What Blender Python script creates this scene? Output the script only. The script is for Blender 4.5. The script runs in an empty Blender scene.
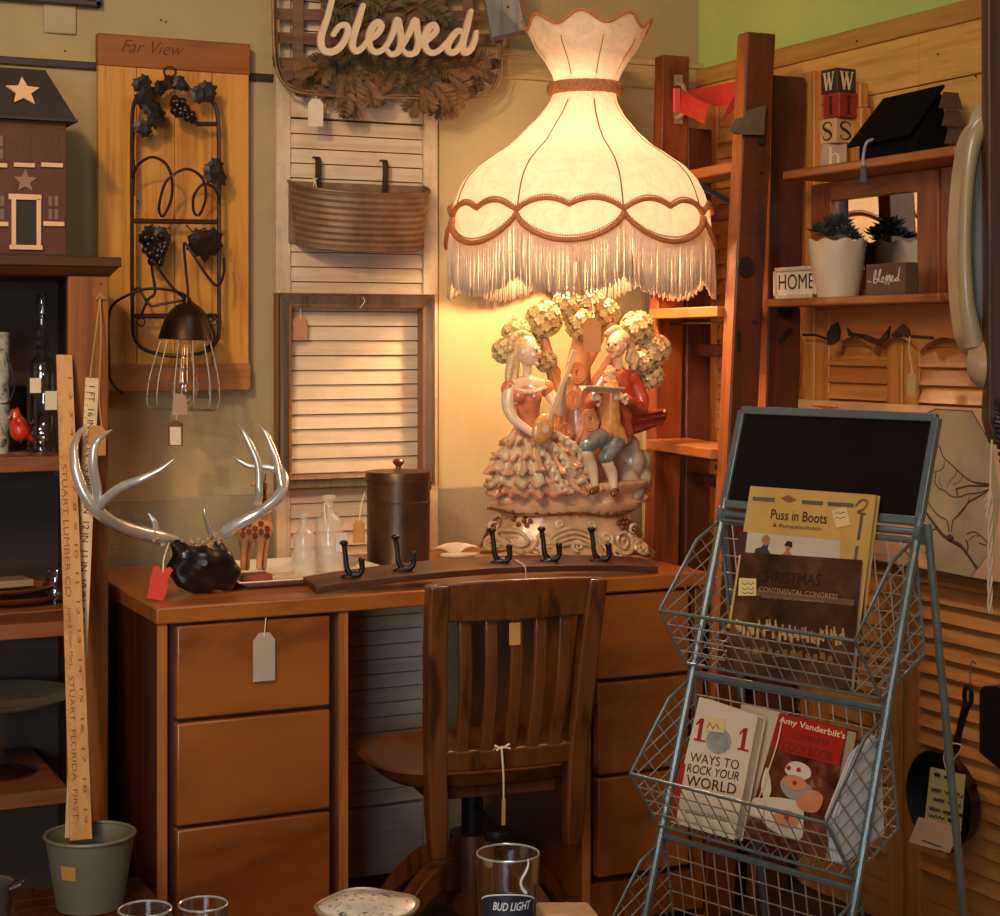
import bpy, math, random
from mathutils import Vector, Matrix
V = Vector
rnd = random.Random(7)
R = math.radians
S = bpy.context.scene
COL = S.collection

# ---------------------------------------------------------------- camera
F = 1763.0; TH = R(25.5); EYE = V((0, 0, 1.26)); HZ = 340.0
cd = bpy.data.cameras.new('camera'); cam = bpy.data.objects.new('camera', cd); COL.objects.link(cam)
cam.location = EYE; cam.rotation_euler = (R(90), 0, -TH)
cd.sensor_fit = 'HORIZONTAL'; cd.sensor_width = 36.0; cd.lens = F * 36.0 / 1000.0
cd.shift_y = (HZ - 458.0) / 1000.0; cd.clip_start = 0.05
S.camera = cam
S.view_settings.view_transform = 'Standard'
try: S.view_settings.look = 'None'
except Exception: pass
S.view_settings.exposure = 0.0; S.view_settings.gamma = 1.0; S.view_settings.use_curve_mapping = False
S.cycles.max_bounces = 8; S.cycles.transparent_max_bounces = 16; S.cycles.transmission_bounces = 10
S.cycles.caustics_reflective = False; S.cycles.caustics_refractive = False
S.cycles.sample_clamp_indirect = 4.0

# ---------------------------------------------------------------- world and lights
w = bpy.data.worlds.new('world'); S.world = w; w.use_nodes = True
w.node_tree.nodes['Background'].inputs[0].default_value = (1.0, 0.78, 0.6, 1)
w.node_tree.nodes['Background'].inputs[1].default_value = 0.09

def light(name, kind, loc, power, col, size=.1, target=None, size_y=None, spread=None, angle=None, blend=.5):
    l = bpy.data.lights.new(name, kind); l.energy = power; l.color = col
    if kind == 'AREA':
        l.size = size
        if size_y: l.shape = 'RECTANGLE'; l.size_y = size_y
        if spread: l.spread = spread
    elif kind == 'SPOT':
        l.shadow_soft_size = size; l.spot_size = angle; l.spot_blend = blend
    else: l.shadow_soft_size = size
    o = bpy.data.objects.new(name, l); COL.objects.link(o); o.location = loc
    if target is not None: o.rotation_euler = (V(target) - V(loc)).to_track_quat('-Z', 'Y').to_euler()
    return o
# the shop's ceiling lamps, out of frame: a warm spot over the camera's left and a cooler, weaker one
light('ceiling_spot_warm', 'SPOT', (-0.55, 1.0, 2.6), 150, (1, .72, .42), .06, (1.15, 3.8, 1.55), angle=R(62), blend=.9)
light('ceiling_panel_cool', 'AREA', (1.1, 2.2, 2.6), 6, (.85, .92, 1.0), .5, (1.1, 3.0, 0), size_y=.5)
light('warm_fill', 'AREA', (-.7, .5, 2.5), 50, (1, .70, .40), .9, (1.3, 3.7, 1.2), size_y=.9)  # added soft warm fill, not one of the ceiling lamps
# added cool fill from behind the camera, brightens the dark kneehole
light('cool_fill', 'AREA', (-1.1, -.9, 1.2), 9, (.62, .80, 1.0), 1.0, (.95, 3.5, .55), size_y=.9, spread=R(70))
# the bulb of the table lamp
LAMP = V((1.903, 3.56, 0))
BULB = 265.0   # radiance of the lit bulb inside the shade

# ---------------------------------------------------------------- the photo's rays on planes of the place
DV = V((math.sin(TH), math.cos(TH), 0)); RV = V((math.cos(TH), -math.sin(TH), 0)); UP = V((0, 0, 1))
def ray(px, py): return DV + RV * ((px - 500) / F) + UP * ((HZ - py) / F)
def PY(px, py, Y): d = ray(px, py); return EYE + d * (Y / d.y)
def PX(px, py, X): d = ray(px, py); return EYE + d * (X / d.x)
def PZ(px, py, Z): d = ray(px, py); return EYE + d * ((Z - EYE.z) / d.z)
def PD(px, py, D): return EYE + ray(px, py) * D
def hit(px, py, p0, n):
    d = ray(px, py); return EYE + d * ((V(p0) - EYE).dot(V(n)) / d.dot(V(n)))

# ---------------------------------------------------------------- materials
def lin(c):
    out = []
    for v in c[:3]:
        v = v / 255.0
        out.append(v / 12.92 if v <= .04045 else ((v + .055) / 1.055) ** 2.4)
    return tuple(out) + (1,)
MATS = {}
def newmat(name):
    m = bpy.data.materials.new(name); m.use_nodes = True
    return m, m.node_tree, m.node_tree.nodes['Principled BSDF']
def coords(nt, scale, kind='Object', rot=(0, 0, 0)):
    tc = nt.nodes.new('ShaderNodeTexCoord'); mp = nt.nodes.new('ShaderNodeMapping')
    mp.inputs['Scale'].default_value = scale; mp.inputs['Rotation'].default_value = rot
    nt.links.new(tc.outputs[kind], mp.inputs[0]); return mp.outputs[0]
def noise(nt, vec, sc, detail=4, rough=.55, dist=0):
    n = nt.nodes.new('ShaderNodeTexNoise'); n.inputs['Scale'].default_value = sc; n.inputs['Detail'].default_value = detail
    n.inputs['Roughness'].default_value = rough; n.inputs['Distortion'].default_value = dist
    nt.links.new(vec, n.inputs['Vector']); return n.outputs['Fac']
def ramp(nt, fac, stops):
    r = nt.nodes.new('ShaderNodeValToRGB'); e = r.color_ramp.elements
    while len(e) < len(stops): e.new(.5)
    for k, (p, c) in enumerate(stops): e[k].position = p; e[k].color = c
    nt.links.new(fac, r.inputs[0]); return r.outputs[0]
def bump(nt, b, fac, strength, dist=.002):
    n = nt.nodes.new('ShaderNodeBump'); n.inputs['Strength'].default_value = strength; n.inputs['Distance'].default_value = dist
    nt.links.new(fac, n.inputs['Height']); nt.links.new(n.outputs[0], b.inputs['Normal'])
def dirt(nt, col, vec, sc, amt, c=(0.25, .2, .15, 1)):
    n = noise(nt, vec, sc, 5, .6)
    r = ramp(nt, n, [(.45, (0, 0, 0, 1)), (.75, (amt, amt, amt, 1))])
    mx = nt.nodes.new('ShaderNodeMixRGB'); mx.blend_type = 'MULTIPLY'; mx.inputs[2].default_value = c
    nt.links.new(r, mx.inputs[0]); nt.links.new(col, mx.inputs[1]); return mx.outputs[0]
def paint(name, c, rough=.6, var=.12, sc=9, metal=0, bmp=.15, bsc=120, wear=0, coat=0):
    if name in MATS: return MATS[name]
    m, nt, b = newmat(name); L = lin(c); vec = coords(nt, (1, 1, 1))
    n = noise(nt, vec, sc, 5)
    col = ramp(nt, n, [(.3, tuple(x * (1 - var) for x in L[:3]) + (1,)), (.7, tuple(min(1, x * (1 + var)) for x in L[:3]) + (1,))])
    if wear: col = dirt(nt, col, vec, sc * 1.7, wear)
    nt.links.new(col, b.inputs['Base Color']); b.inputs['Roughness'].default_value = rough; b.inputs['Metallic'].default_value = metal
    if coat: b.inputs['Coat Weight'].default_value = coat; b.inputs['Coat Roughness'].default_value = .15
    if bmp: bump(nt, b, noise(nt, vec, bsc, 3), bmp)
    MATS[name] = m; return m
def wood(name, c1, c2, axis='z', sc=1.0, rough=.42, coat=0, bmp=.2, stretch=14, wear=0):
    if name in MATS: return MATS[name]
    m, nt, b = newmat(name)
    s = {'x': (1, stretch, stretch), 'y': (stretch, 1, stretch), 'z': (stretch, stretch, 1)}[axis]
    vec = coords(nt, s); n = noise(nt, vec, 2.2 * sc, 6, .6, 1.2); n2 = noise(nt, vec, 9 * sc, 3, .5, .3)
    mx = nt.nodes.new('ShaderNodeMath'); mx.operation = 'MULTIPLY_ADD'; mx.inputs[1].default_value = .3
    nt.links.new(n2, mx.inputs[0]); nt.links.new(n, mx.inputs[2])
    mid = tuple((a + 2 * c) / 3 for a, c in zip(lin(c1), lin(c2)))
    col = ramp(nt, mx.outputs[0], [(.50, lin(c1)), (.64, mid), (.80, lin(c2))])
    if wear: col = dirt(nt, col, coords(nt, (1, 1, 1)), 14, wear)
    nt.links.new(col, b.inputs['Base Color']); b.inputs['Roughness'].default_value = rough
    if coat: b.inputs['Coat Weight'].default_value = coat; b.inputs['Coat Roughness'].default_value = .2
    if bmp: bump(nt, b, mx.outputs[0], bmp, .0015)
    MATS[name] = m; return m
def glass(name, c=(255, 255, 255), rough=.02, tint=.1):
    if name in MATS: return MATS[name]
    m, nt, b = newmat(name); nt.nodes.remove(b)
    out = nt.nodes['Material Output']
    tr = nt.nodes.new('ShaderNodeBsdfTransparent'); g = nt.nodes.new('ShaderNodeBsdfGlossy'); g.inputs['Roughness'].default_value = rough
    k = lin(c); tr.inputs[0].default_value = tuple(1 - (1 - x) * tint * 4 for x in k[:3]) + (1,)
    fr = nt.nodes.new('ShaderNodeLayerWeight'); fr.inputs['Blend'].default_value = .35
    mx = nt.nodes.new('ShaderNodeMixShader')
    mul = nt.nodes.new('ShaderNodeMath'); mul.operation = 'MULTIPLY_ADD'; mul.inputs[1].default_value = .75; mul.inputs[2].default_value = .08
    nt.links.new(fr.outputs['Facing'], mul.inputs[0])
    nt.links.new(mul.outputs[0], mx.inputs[0]); nt.links.new(tr.outputs[0], mx.inputs[1]); nt.links.new(g.outputs[0], mx.inputs[2])
    nt.links.new(mx.outputs[0], out.inputs[0]); MATS[name] = m; return m
def fabric_translucent(name, c, ct, mix=.55, bsc=40):
    m, nt, b = newmat(name); out = nt.nodes['Material Output']; vec = coords(nt, (1, 1, 1))
    n = noise(nt, vec, bsc, 5, .7, 1.0)
    L = lin(c); col = ramp(nt, n, [(.4, tuple(x * .86 for x in L[:3]) + (1,)), (.6, L)])
    T = lin(ct); colt = ramp(nt, n, [(.42, tuple(x * .84 for x in T[:3]) + (1,)), (.58, T)])
    nt.links.new(col, b.inputs['Base Color']); b.inputs['Roughness'].default_value = .7
    t = nt.nodes.new('ShaderNodeBsdfTranslucent'); nt.links.new(colt, t.inputs[0])
    mx = nt.nodes.new('ShaderNodeMixShader'); mx.inputs[0].default_value = mix
    nt.links.new(b.outputs[0], mx.inputs[1]); nt.links.new(t.outputs[0], mx.inputs[2]); nt.links.new(mx.outputs[0], out.inputs[0])
    MATS[name] = m; return m

# ---------------------------------------------------------------- objects
def wm(o):
    M = o.matrix_basis.copy()
    while o.parent: o = o.parent; M = o.matrix_basis @ M
    return M
def tag(o, label=None, cat=None, group=None, kind=None):
    if label: o['label'] = label
    if cat: o['category'] = cat
    if group: o['group'] = group
    if kind: o['kind'] = kind
    return o
def thing(name, label, cat, loc, rz=0, group=None):
    o = bpy.data.objects.new(name, None); COL.objects.link(o); o.empty_display_size = .05
    o.location = loc; o.rotation_euler = (0, 0, rz); return tag(o, label, cat, group)

def catmull(pts, n=6, closed=False):
    pts = [V(p) for p in pts]; out = []; N = len(pts)
    if N < 3 and not closed: return pts
    for i in range(N if closed else N - 1):
        p1, p2 = pts[i], pts[(i + 1) % N]
        p0 = pts[i - 1] if (i > 0 or closed) else p1 * 2 - p2
        p3 = pts[(i + 2) % N] if (i + 2 < N or closed) else p2 * 2 - p1
        for k in range(n):
            t = k / n; t2 = t * t; t3 = t2 * t
            out.append(.5 * ((2 * p1) + (p2 - p0) * t + (2 * p0 - 5 * p1 + 4 * p2 - p3) * t2 + (3 * p1 - p0 - 3 * p2 + p3) * t3))
    if not closed: out.append(pts[-1])
    return out
def lerpl(vals, n):
    out = []
    for i in range(n):
        t = i / (n - 1) * (len(vals) - 1); k = min(int(t), len(vals) - 2); out.append(vals[k] + (vals[k + 1] - vals[k]) * (t - k))
    return out

class MB:
    def __init__(s): s.v = []; s.f = []
    def add(s, vs, fs):
        o = len(s.v); s.v += [V(p) for p in vs]; s.f += [tuple(i + o for i in f) for f in fs]; return s
    def hexa(s, p):  # 8 corners: bottom ring 0-3, top ring 4-7
        return s.add(p, [(3, 2, 1, 0), (4, 5, 6, 7), (0, 1, 5, 4), (1, 2, 6, 5), (2, 3, 7, 6), (3, 0, 4, 7)])
    def box(s, a, b):
        x0, y0, z0 = a; x1, y1, z1 = b
        return s.hexa([(x0, y0, z0), (x1, y0, z0), (x1, y1, z0), (x0, y1, z0), (x0, y0, z1), (x1, y0, z1), (x1, y1, z1), (x0, y1, z1)])
    def obox(s, o, ex, ey, ez):  # corner and three edge vectors
        o = V(o); ex = V(ex); ey = V(ey); ez = V(ez)
        return s.hexa([o, o + ex, o + ex + ey, o + ey, o + ez, o + ex + ez, o + ex + ey + ez, o + ey + ez])
    def bar(s, a, b, w, t, side=(0, 1, 0)):  # rectangular bar from a to b; w across, t along side
        a = V(a); b = V(b); d = (b - a).normalized(); sd = V(side); sd = (sd - d * sd.dot(d)).normalized(); x = d.cross(sd)
        return s.hexa([a - x*w/2 - sd*t/2, a + x*w/2 - sd*t/2, a + x*w/2 + sd*t/2, a - x*w/2 + sd*t/2,
                       b - x*w/2 - sd*t/2, b + x*w/2 - sd*t/2, b + x*w/2 + sd*t/2, b - x*w/2 + sd*t/2])
    def prism(s, pts, vec):
        pts = [V(p) for p in pts]; vec = V(vec); n = len(pts)
        return s.add(pts + [p + vec for p in pts], [tuple(range(n))[::-1], tuple(range(n, 2 * n))] + [(i, (i + 1) % n, n + (i + 1) % n, n + i) for i in range(n)])
    def tube(s, pts, r, n=8, closed=False, flat=1.0, side=None):
        pts = [V(p) for p in pts]; N = len(pts)
        rr = lerpl(r, N) if isinstance(r, (list, tuple)) else [r] * N
        nrm = None; vs = []
        for i, p in enumerate(pts):
            if closed: t = pts[(i + 1) % N] - pts[i - 1]
            else: t = pts[min(i + 1, N - 1)] - pts[max(i - 1, 0)]
            if t.length < 1e-9: t = V((0, 0, 1))
            t.normalize()
            if side is not None: nrm = V(side)
            elif nrm is None: nrm = V((0, 0, 1)) if abs(t.z) < .9 else V((1, 0, 0))
            nrm = nrm - t * nrm.dot(t)
            if nrm.length < 1e-6: nrm = t.orthogonal()
            nrm.normalize(); b = t.cross(nrm)
            for k in range(n):
                a = 2 * math.pi * k / n; vs.append(p + (nrm * math.cos(a) * flat + b * math.sin(a)) * rr[i])
        fs = []
        for i in range(N if closed else N - 1):
            j = (i + 1) % N
            for k in range(n): fs.append((i * n + k, i * n + (k + 1) % n, j * n + (k + 1) % n, j * n + k))
        if not closed: fs += [tuple(range(n))[::-1], tuple(range((N - 1) * n, N * n))]
        return s.add(vs, fs)
    def ribbon(s, pts, wd, nrm, th):  # flat strip: width wd in the plane, thickness th along -nrm..nrm/2
        pts = [V(p) for p in pts]; N = len(pts); nrm = V(nrm).normalized(); vs = []
        ww = lerpl(wd, N) if isinstance(wd, (list, tuple)) else [wd] * N
        for i, p in enumerate(pts):
            t = (pts[min(i + 1, N - 1)] - pts[max(i - 1, 0)]).normalized(); x = t.cross(nrm).normalized()
            vs += [p - x*ww[i]/2 - nrm*th/2, p + x*ww[i]/2 - nrm*th/2, p + x*ww[i]/2 + nrm*th/2, p - x*ww[i]/2 + nrm*th/2]
        fs = [(3, 2, 1, 0), tuple(range(4 * N - 4, 4 * N))]
        for i in range(N - 1):
            for k in range(4): fs.append((4*i + k, 4*i + (k + 1) % 4, 4*i + 4 + (k + 1) % 4, 4*i + 4 + k))
        return s.add(vs, fs)
    def disc(s, c, r, nrm, th, n=20):
        nrm = V(nrm).normalized(); a = nrm.orthogonal().normalized(); b = nrm.cross(a)
        return s.prism([V(c) + (a * math.cos(2*math.pi*k/n) + b * math.sin(2*math.pi*k/n)) * r for k in range(n)], nrm * th)
    def grid(s, fn, nu, nv, cu=False, cv=False):
        vs = [fn(i / (nu if cu else nu - 1), j / (nv if cv else nv - 1)) for i in range(nu) for j in range(nv)]
        fs = []
        for i in range(nu if cu else nu - 1):
            for j in range(nv if cv else nv - 1):
                a, b = i, (i + 1) % nu; c, d = j, (j + 1) % nv
                fs.append((a * nv + c, b * nv + c, b * nv + d, a * nv + d))
        return s.add(vs, fs)
    def lathe(s, prof, c=(0, 0, 0), n=32, M=None, sx=1, sy=1, cap=True):
        c = V(c); vs = []
        for r, z in prof:
            for k in range(n):
                a = 2 * math.pi * k / n; p = V((r * math.cos(a) * sx, r * math.sin(a) * sy, z)); vs.append((M @ p if M else p) + c)
        fs = []; N = len(prof)
        for i in range(N - 1):
            for k in range(n): fs.append((i * n + k, i * n + (k + 1) % n, (i + 1) * n + (k + 1) % n, (i + 1) * n + k))
        if cap: fs += [tuple(range(n))[::-1], tuple(range((N - 1) * n, N * n))]
        return s.add(vs, fs)
    def ball(s, c, r, n=12, M=None):
        r = (r, r, r) if not isinstance(r, (tuple, list)) else r; c = V(c)
        m = max(4, n // 2); vs = [c + (M @ V((0, 0, -r[2])) if M else V((0, 0, -r[2])))]
        for i in range(1, m):
            th = math.pi * i / m
            for k in range(n):
                a = 2 * math.pi * k / n; p = V((r[0]*math.sin(th)*math.cos(a), r[1]*math.sin(th)*math.sin(a), -r[2]*math.cos(th)))
                vs.append(c + (M @ p if M else p))
        vs.append(c + (M @ V((0, 0, r[2])) if M else V((0, 0, r[2]))))
        fs = [(0, 1 + (k + 1) % n, 1 + k) for k in range(n)]
        for i in range(m - 2):
            for k in range(n): fs.append((1 + i*n + k, 1 + i*n + (k + 1) % n, 1 + (i + 1)*n + (k + 1) % n, 1 + (i + 1)*n + k))
        L = len(vs) - 1; o = 1 + (m - 2) * n
        fs += [(L, o + k, o + (k + 1) % n) for k in range(n)]
        return s.add(vs, fs)
    def limb(s, pts, rr, n=10):  # tapered limb with round ends, for remeshing
        pts = [V(p) for p in pts]; s.tube(catmull(pts, 4) if len(pts) > 2 else pts, rr, n)
        s.ball(pts[0], rr[0] if isinstance(rr, (list, tuple)) else rr, n); s.ball(pts[-1], rr[-1] if isinstance(rr, (list, tuple)) else rr, n); return s
    def build(s, name, mat, parent=None, bevel=0, seg=2, ang=35, remesh=0, smooth_it=0, subsurf=0, flat=False):
        me = bpy.data.meshes.new(name)
        o = bpy.data.objects.new(name, me); COL.objects.link(o)
        if parent is not None: o.parent = parent; M = wm(parent).inverted(); vs = [M @ p for p in s.v]
        else:
            xs = [p.x for p in s.v]; ys = [p.y for p in s.v]; zs = [p.z for p in s.v]
            c = V(((min(xs) + max(xs)) / 2, (min(ys) + max(ys)) / 2, min(zs))); o.location = c; vs = [p - c for p in s.v]
        me.from_pydata([tuple(p) for p in vs], [], s.f)
        import bmesh
        bm = bmesh.new(); bm.from_mesh(me); bmesh.ops.recalc_face_normals(bm, faces=bm.faces); bm.to_mesh(me); bm.free()
        if mat: me.materials.append(mat)
        if not flat:
            me.polygons.foreach_set('use_smooth', [True] * len(me.polygons)); me.set_sharp_from_angle(angle=R(ang))
        if remesh:
            m = o.modifiers.new('Remesh', 'REMESH'); m.mode = 'VOXEL'; m.voxel_size = remesh; m.use_smooth_shade = True
            if smooth_it: m = o.modifiers.new('Smooth', 'SMOOTH'); m.iterations = smooth_it; m.factor = .5
        if bevel:
            m = o.modifiers.new('Bevel', 'BEVEL'); m.width = bevel; m.segments = seg; m.limit_method = 'ANGLE'; m.angle_limit = R(40); m.harden_normals = False
        if subsurf: m = o.modifiers.new('Subsurf', 'SUBSURF'); m.levels = m.render_levels = subsurf
        return o
def struct(o): o['kind'] = 'structure'; return o

def text(s, name, parent, O, ex, ey, W, H, mat, shear=0, bold=0, depth=.0006, fit=True):
    """Flat raised lettering: O bottom-left corner, ex along the line, ey up, fitted to W x H."""
    cu = bpy.data.curves.new('t', 'FONT'); cu.body = s; cu.shear = shear; cu.offset = bold; cu.resolution_u = 3; cu.align_x = 'LEFT'
    cu.space_line = .85
    to = bpy.data.objects.new('t', cu); me = bpy.data.meshes.new_from_object(to)
    ps = [v.co.copy() for v in me.vertices]; fs = [tuple(p.vertices) for p in me.polygons]
    bpy.data.objects.remove(to); bpy.data.curves.remove(cu); bpy.data.meshes.remove(me)
    x0 = min(p.x for p in ps); x1 = max(p.x for p in ps); y0 = min(p.y for p in ps); y1 = max(p.y for p in ps)
    ex = V(ex).normalized(); ey = V(ey).normalized(); nz = ex.cross(ey).normalized(); O = V(O)
    sx = W / (x1 - x0); sy = H / (y1 - y0)
    mb = MB(); mb.add([O + ex * (p.x - x0) * sx + ey * (p.y - y0) * sy + nz * depth for p in ps], fs)
    o = mb.build(name, mat, parent, flat=True); return o

def ptag(parent, O, ex, ey, w, h, mat, name='price_tag', hole=True, th=.0012, string=None, smat=None, label=None):
    """a paper tag, shoulders cut at the top, hung on its string"""
    ex = V(ex).normalized(); ey = V(ey).normalized(); nz = ex.cross(ey).normalized(); O = V(O)
    pts = [O, O + ex*w, O + ex*w + ey*h*.84, O + ex*w*.74 + ey*h, O + ex*w*.26 + ey*h, O + ey*h*.84]
    o = MB().prism(pts, nz * th).build(name, mat, parent)
    if label: o['label'] = label
    if string:
        MB().tube(catmull([O + ex*w*.5 + ey*h*.9 + nz*.002] + [V(p) for p in string], 5), .0011, 5).build('string', smat or MATS['string'], o)
    return o

# shared materials
paint('string', (225, 205, 165), .9, .1, 60)
paint('tag_paper', (225, 205, 175), .85, .05, 30)
paint('tag_tan', (190, 135, 70), .85, .08, 30)
paint('ink', (35, 25, 22), .7, .1, 50)
paint('black_iron', (34, 28, 26), .42, .2, 40, .35, .3, 90)
paint('dark_steel', (60, 52, 46), .4, .2, 30, .6)
glass('clear_glass', (250, 245, 235), .03, .04)
# ================================================================ the room
YW = 3.90; XW = 2.43
def plaster(name, c, c2, bsc=26, b=.35, rough=.75):
    m, nt, bs = newmat(name); vec = coords(nt, (1, 1, 1)); n = noise(nt, vec, 3.0, 6, .6, .5)
    col = ramp(nt, n, [(.35, lin(c)), (.65, lin(c2))]); nt.links.new(col, bs.inputs['Base Color']); bs.inputs['Roughness'].default_value = rough
    bump(nt, bs, noise(nt, vec, bsc, 6, .6), b, .004); MATS[name] = m; return m
M_wall = plaster('olive_tan_paint', (164, 142, 98), (178, 154, 108))
M_dado = plaster('rough_olive_plaster', (128, 118, 88), (150, 138, 104), 30, 1.0)
M_green = plaster('green_paint', (184, 206, 112), (194, 214, 120))
M_panel = plaster('cream_wallboard', (188, 168, 122), (200, 180, 132), 20, .2)
M_floor = wood('dark_floor_boards', (40, 26, 18), (66, 44, 30), 'y', 1, .6)
M_ceil = plaster('ceiling_paint', (120, 108, 84), (130, 116, 92))
M_plank = wood('yellow_pine_planks', (204, 146, 66), (232, 178, 94), 'y', .8, .55)

struct(MB().box((-1.6, YW, 0), (XW + .1, YW + .1, 2.7)).build('wall_back', M_wall))
struct(MB().box((XW, -1.2, 0), (XW + .1, YW, 2.7)).build('wall_right', M_green))
struct(MB().box((-1.6, -1.2, -.1), (XW + .1, YW + .1, 0)).build('floor', M_floor))
struct(MB().box((-1.6, -1.2, 2.7), (XW + .1, YW + .1, 2.8)).build('ceiling', M_ceil))
# lower part of the back wall, rougher, ends in a small ledge
struct(MB().box((-1.6, YW - .012, 0), (XW, YW, .905)).build('wall_back_lower', M_dado, bevel=.003))
# cream board above it, right half, with its cap strip
xl = PY(437, 300, YW).x
m = MB(); m.box((xl, YW - .010, .905), (XW, YW, 1.90)); struct(m.build('wall_back_panel', M_panel))
m = MB(); m.box((xl, YW - .020, 1.90), (XW, YW, 1.965)); m.box((xl, YW - .026, 1.957), (XW, YW, 1.972)); struct(m.build('trim_1', wood('cream_grained_strip', (168, 140, 92), (198, 170, 118), 'x', 1, .6), bevel=.002))
# dark strip on the left half of the wall
m = MB(); m.box((-1.6, YW - .012, 1.855), (xl, YW, 1.872)); struct(m.build('trim_2', paint('dark_strip', (48, 42, 38), .5), bevel=.002))
# planked lower part of the right wall
PL = MB(); zt = 1.955; zs = [0, .5, .80, 1.10, 1.40, 1.65, 1.80, zt]
prnd = random.Random(3)
for i in range(len(zs) - 1):
    y = -1.2
    while y < YW - .02:
        y2 = min(YW - .012, y + prnd.choice([.75, 1.0, 1.35]));
        if i == 5 and y < 2.9 < y2 : y2 = PX(764, 100, XW).y if False else 3.0
        PL.box((XW - .016, y, zs[i] + .0012), (XW - .0005, y2 - .003, zs[i + 1] - .0012)); y = y2
struct(PL.build('wall_right_planks', M_plank, bevel=.0015))
m = MB(); m.box((XW - .022, -1.2, zt - .045), (XW, YW - .02, zt)); struct(m.build('trim_3', wood('tan_cap_rail', (172, 120, 52), (200, 146, 72), 'y', 1, .55), bevel=.003))
# screw heads dotted on the planks and nail holes in the plaster
m = MB()
for px, py in [(161, 20), (65, 51), (483, 134), (108, 429), (287, 433), (166, 22)]:
    m.disc(PY(px, py, YW - .0005), .0022, (0, -1, 0), .001, 8)
struct(m.build('wall_back_nail', MATS['ink']))
m = MB()
for px, py in [(857, 41), (938, 54), (976, 76), (980, 120)]:
    m.disc(PX(px, py, XW - .0225), .0025, (-1, 0, 0), .0015, 8)
struct(m.build('wall_right_nail', MATS['ink']))

# blank switch plate and the bottom of a picture above it
a = PY(43, 33, YW); b = PY(76, 5, YW)
o = MB().box((a.x, YW - .008, a.z), (b.x, YW, b.z)).build('cover_plate', paint('plate_tan', (172, 152, 112), .5), bevel=.004, seg=3)
tag(o, 'blank tan switch cover plate on the wall under the dark picture frame', 'cover plate')
a = PY(99, 9, YW); t = thing('framed_picture', 'dark brown wooden framed picture, its lower edge only, above the blank cover plate', 'framed picture', (a.x - .3, YW - .01, a.z))
m = MB(); x1 = a.x; x0 = a.x - .62; z0 = a.z; z1 = a.z + .5
for q in [((x0, z0), (x1, z0 + .014)), ((x0, z1 - .014), (x1, z1)), ((x0, z0), (x0 + .014, z1)), ((x1 - .014, z0), (x1, z1))]:
    m.box((q[0][0], YW - .026, q[0][1]), (q[1][0], YW - .001, q[1][1]))
m.build('frame', paint('dark_frame', (60, 46, 40), .45), t, bevel=.003)
MB().box((x0 + .012, YW - .012, z0 + .012), (x1 - .012, YW - .001, z1 - .012)).build('picture', paint('brown_picture', (70, 30, 16), .5), t)

# ================================================================ desk
DX0, DX1, DY0, DY1, DZ = .841, 2.040, 3.255, 3.86, .76
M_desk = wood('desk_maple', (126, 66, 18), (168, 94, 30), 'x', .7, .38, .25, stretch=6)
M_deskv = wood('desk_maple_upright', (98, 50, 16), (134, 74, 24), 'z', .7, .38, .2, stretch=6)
M_deskend = wood('desk_side_shaded', (60, 26, 12), (84, 38, 16), 'z', .7, .38, .2)  # darker copy of the upright wood, paints shade on the left side
M_drawer = wood('desk_drawer', (116, 60, 18), (154, 85, 29), 'x', .6, .36, .3, stretch=3)
M_recess = paint('desk_recess', (52, 24, 12), .5)
desk = thing('desk', 'brown maple double pedestal desk with three drawers each side, along the back wall', 'desk', ((DX0 + DX1) / 2, (DY0 + DY1) / 2, 0))
MB().box((DX0 - .004, DY0 - .012, DZ - .032), (DX1 + .004, DY1, DZ)).build('desk_top', M_desk, desk, bevel=.004)
kx0, kx1 = 1.2217, 1.742
def pedestal(x0, x1, outer):
    for x in (x0, x1 - .02):
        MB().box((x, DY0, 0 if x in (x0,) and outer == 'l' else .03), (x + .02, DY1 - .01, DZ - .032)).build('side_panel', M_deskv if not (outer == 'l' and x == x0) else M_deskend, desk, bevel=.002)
    MB().box((x0 + .02, DY0 + .018, .04), (x1 - .02, DY0 + .03, DZ - .034)).build('face_board', M_recess, desk); MB().box((x0 + .02, DY1 - .03, .04), (x1 - .02, DY1 - .02, DZ - .034)).build('back_board', M_recess, desk)
    MB().box((x0 + .02, DY0 + .004, .03), (x1 - .02, DY0 + .03, .115)).build('plinth', M_deskv, desk, bevel=.002)
    for z0, z1 in ((.130, .338), (.345, .538), (.546, .722)):
        MB().box((x0 + .037, DY0 - .004, z0), (x1 - .038, DY0 + .30, z1)).build('drawer', M_drawer, desk, bevel=.004)
pedestal(DX0, kx0, 'l'); pedestal(kx1, DX1, 'r')
# front edge strips of the uprights, light on them painted as paler wood
for xa, za in ((DX0, 0), (kx0 - .02, .03), (kx1, .03)): MB().box((xa, DY0 - .003, za), (xa + .019, DY0 - .0005, DZ - .034)).build('lit_front_strip', wood('lit_strip_wood', (150, 84, 34), (176, 106, 46), 'z', 1, .4), desk)
p = PY(253, 682, DY0 - .012)
ptag(desk, p, (1, 0, 0), (0, 0, 1), .044, .093, paint('grey_tag', (176, 160, 140), .8), string=[PY(265, 628, DY0 - .014), PY(266, 618, DY0 - .008)], label='blank grey paper tag on the top left drawer')

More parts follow.
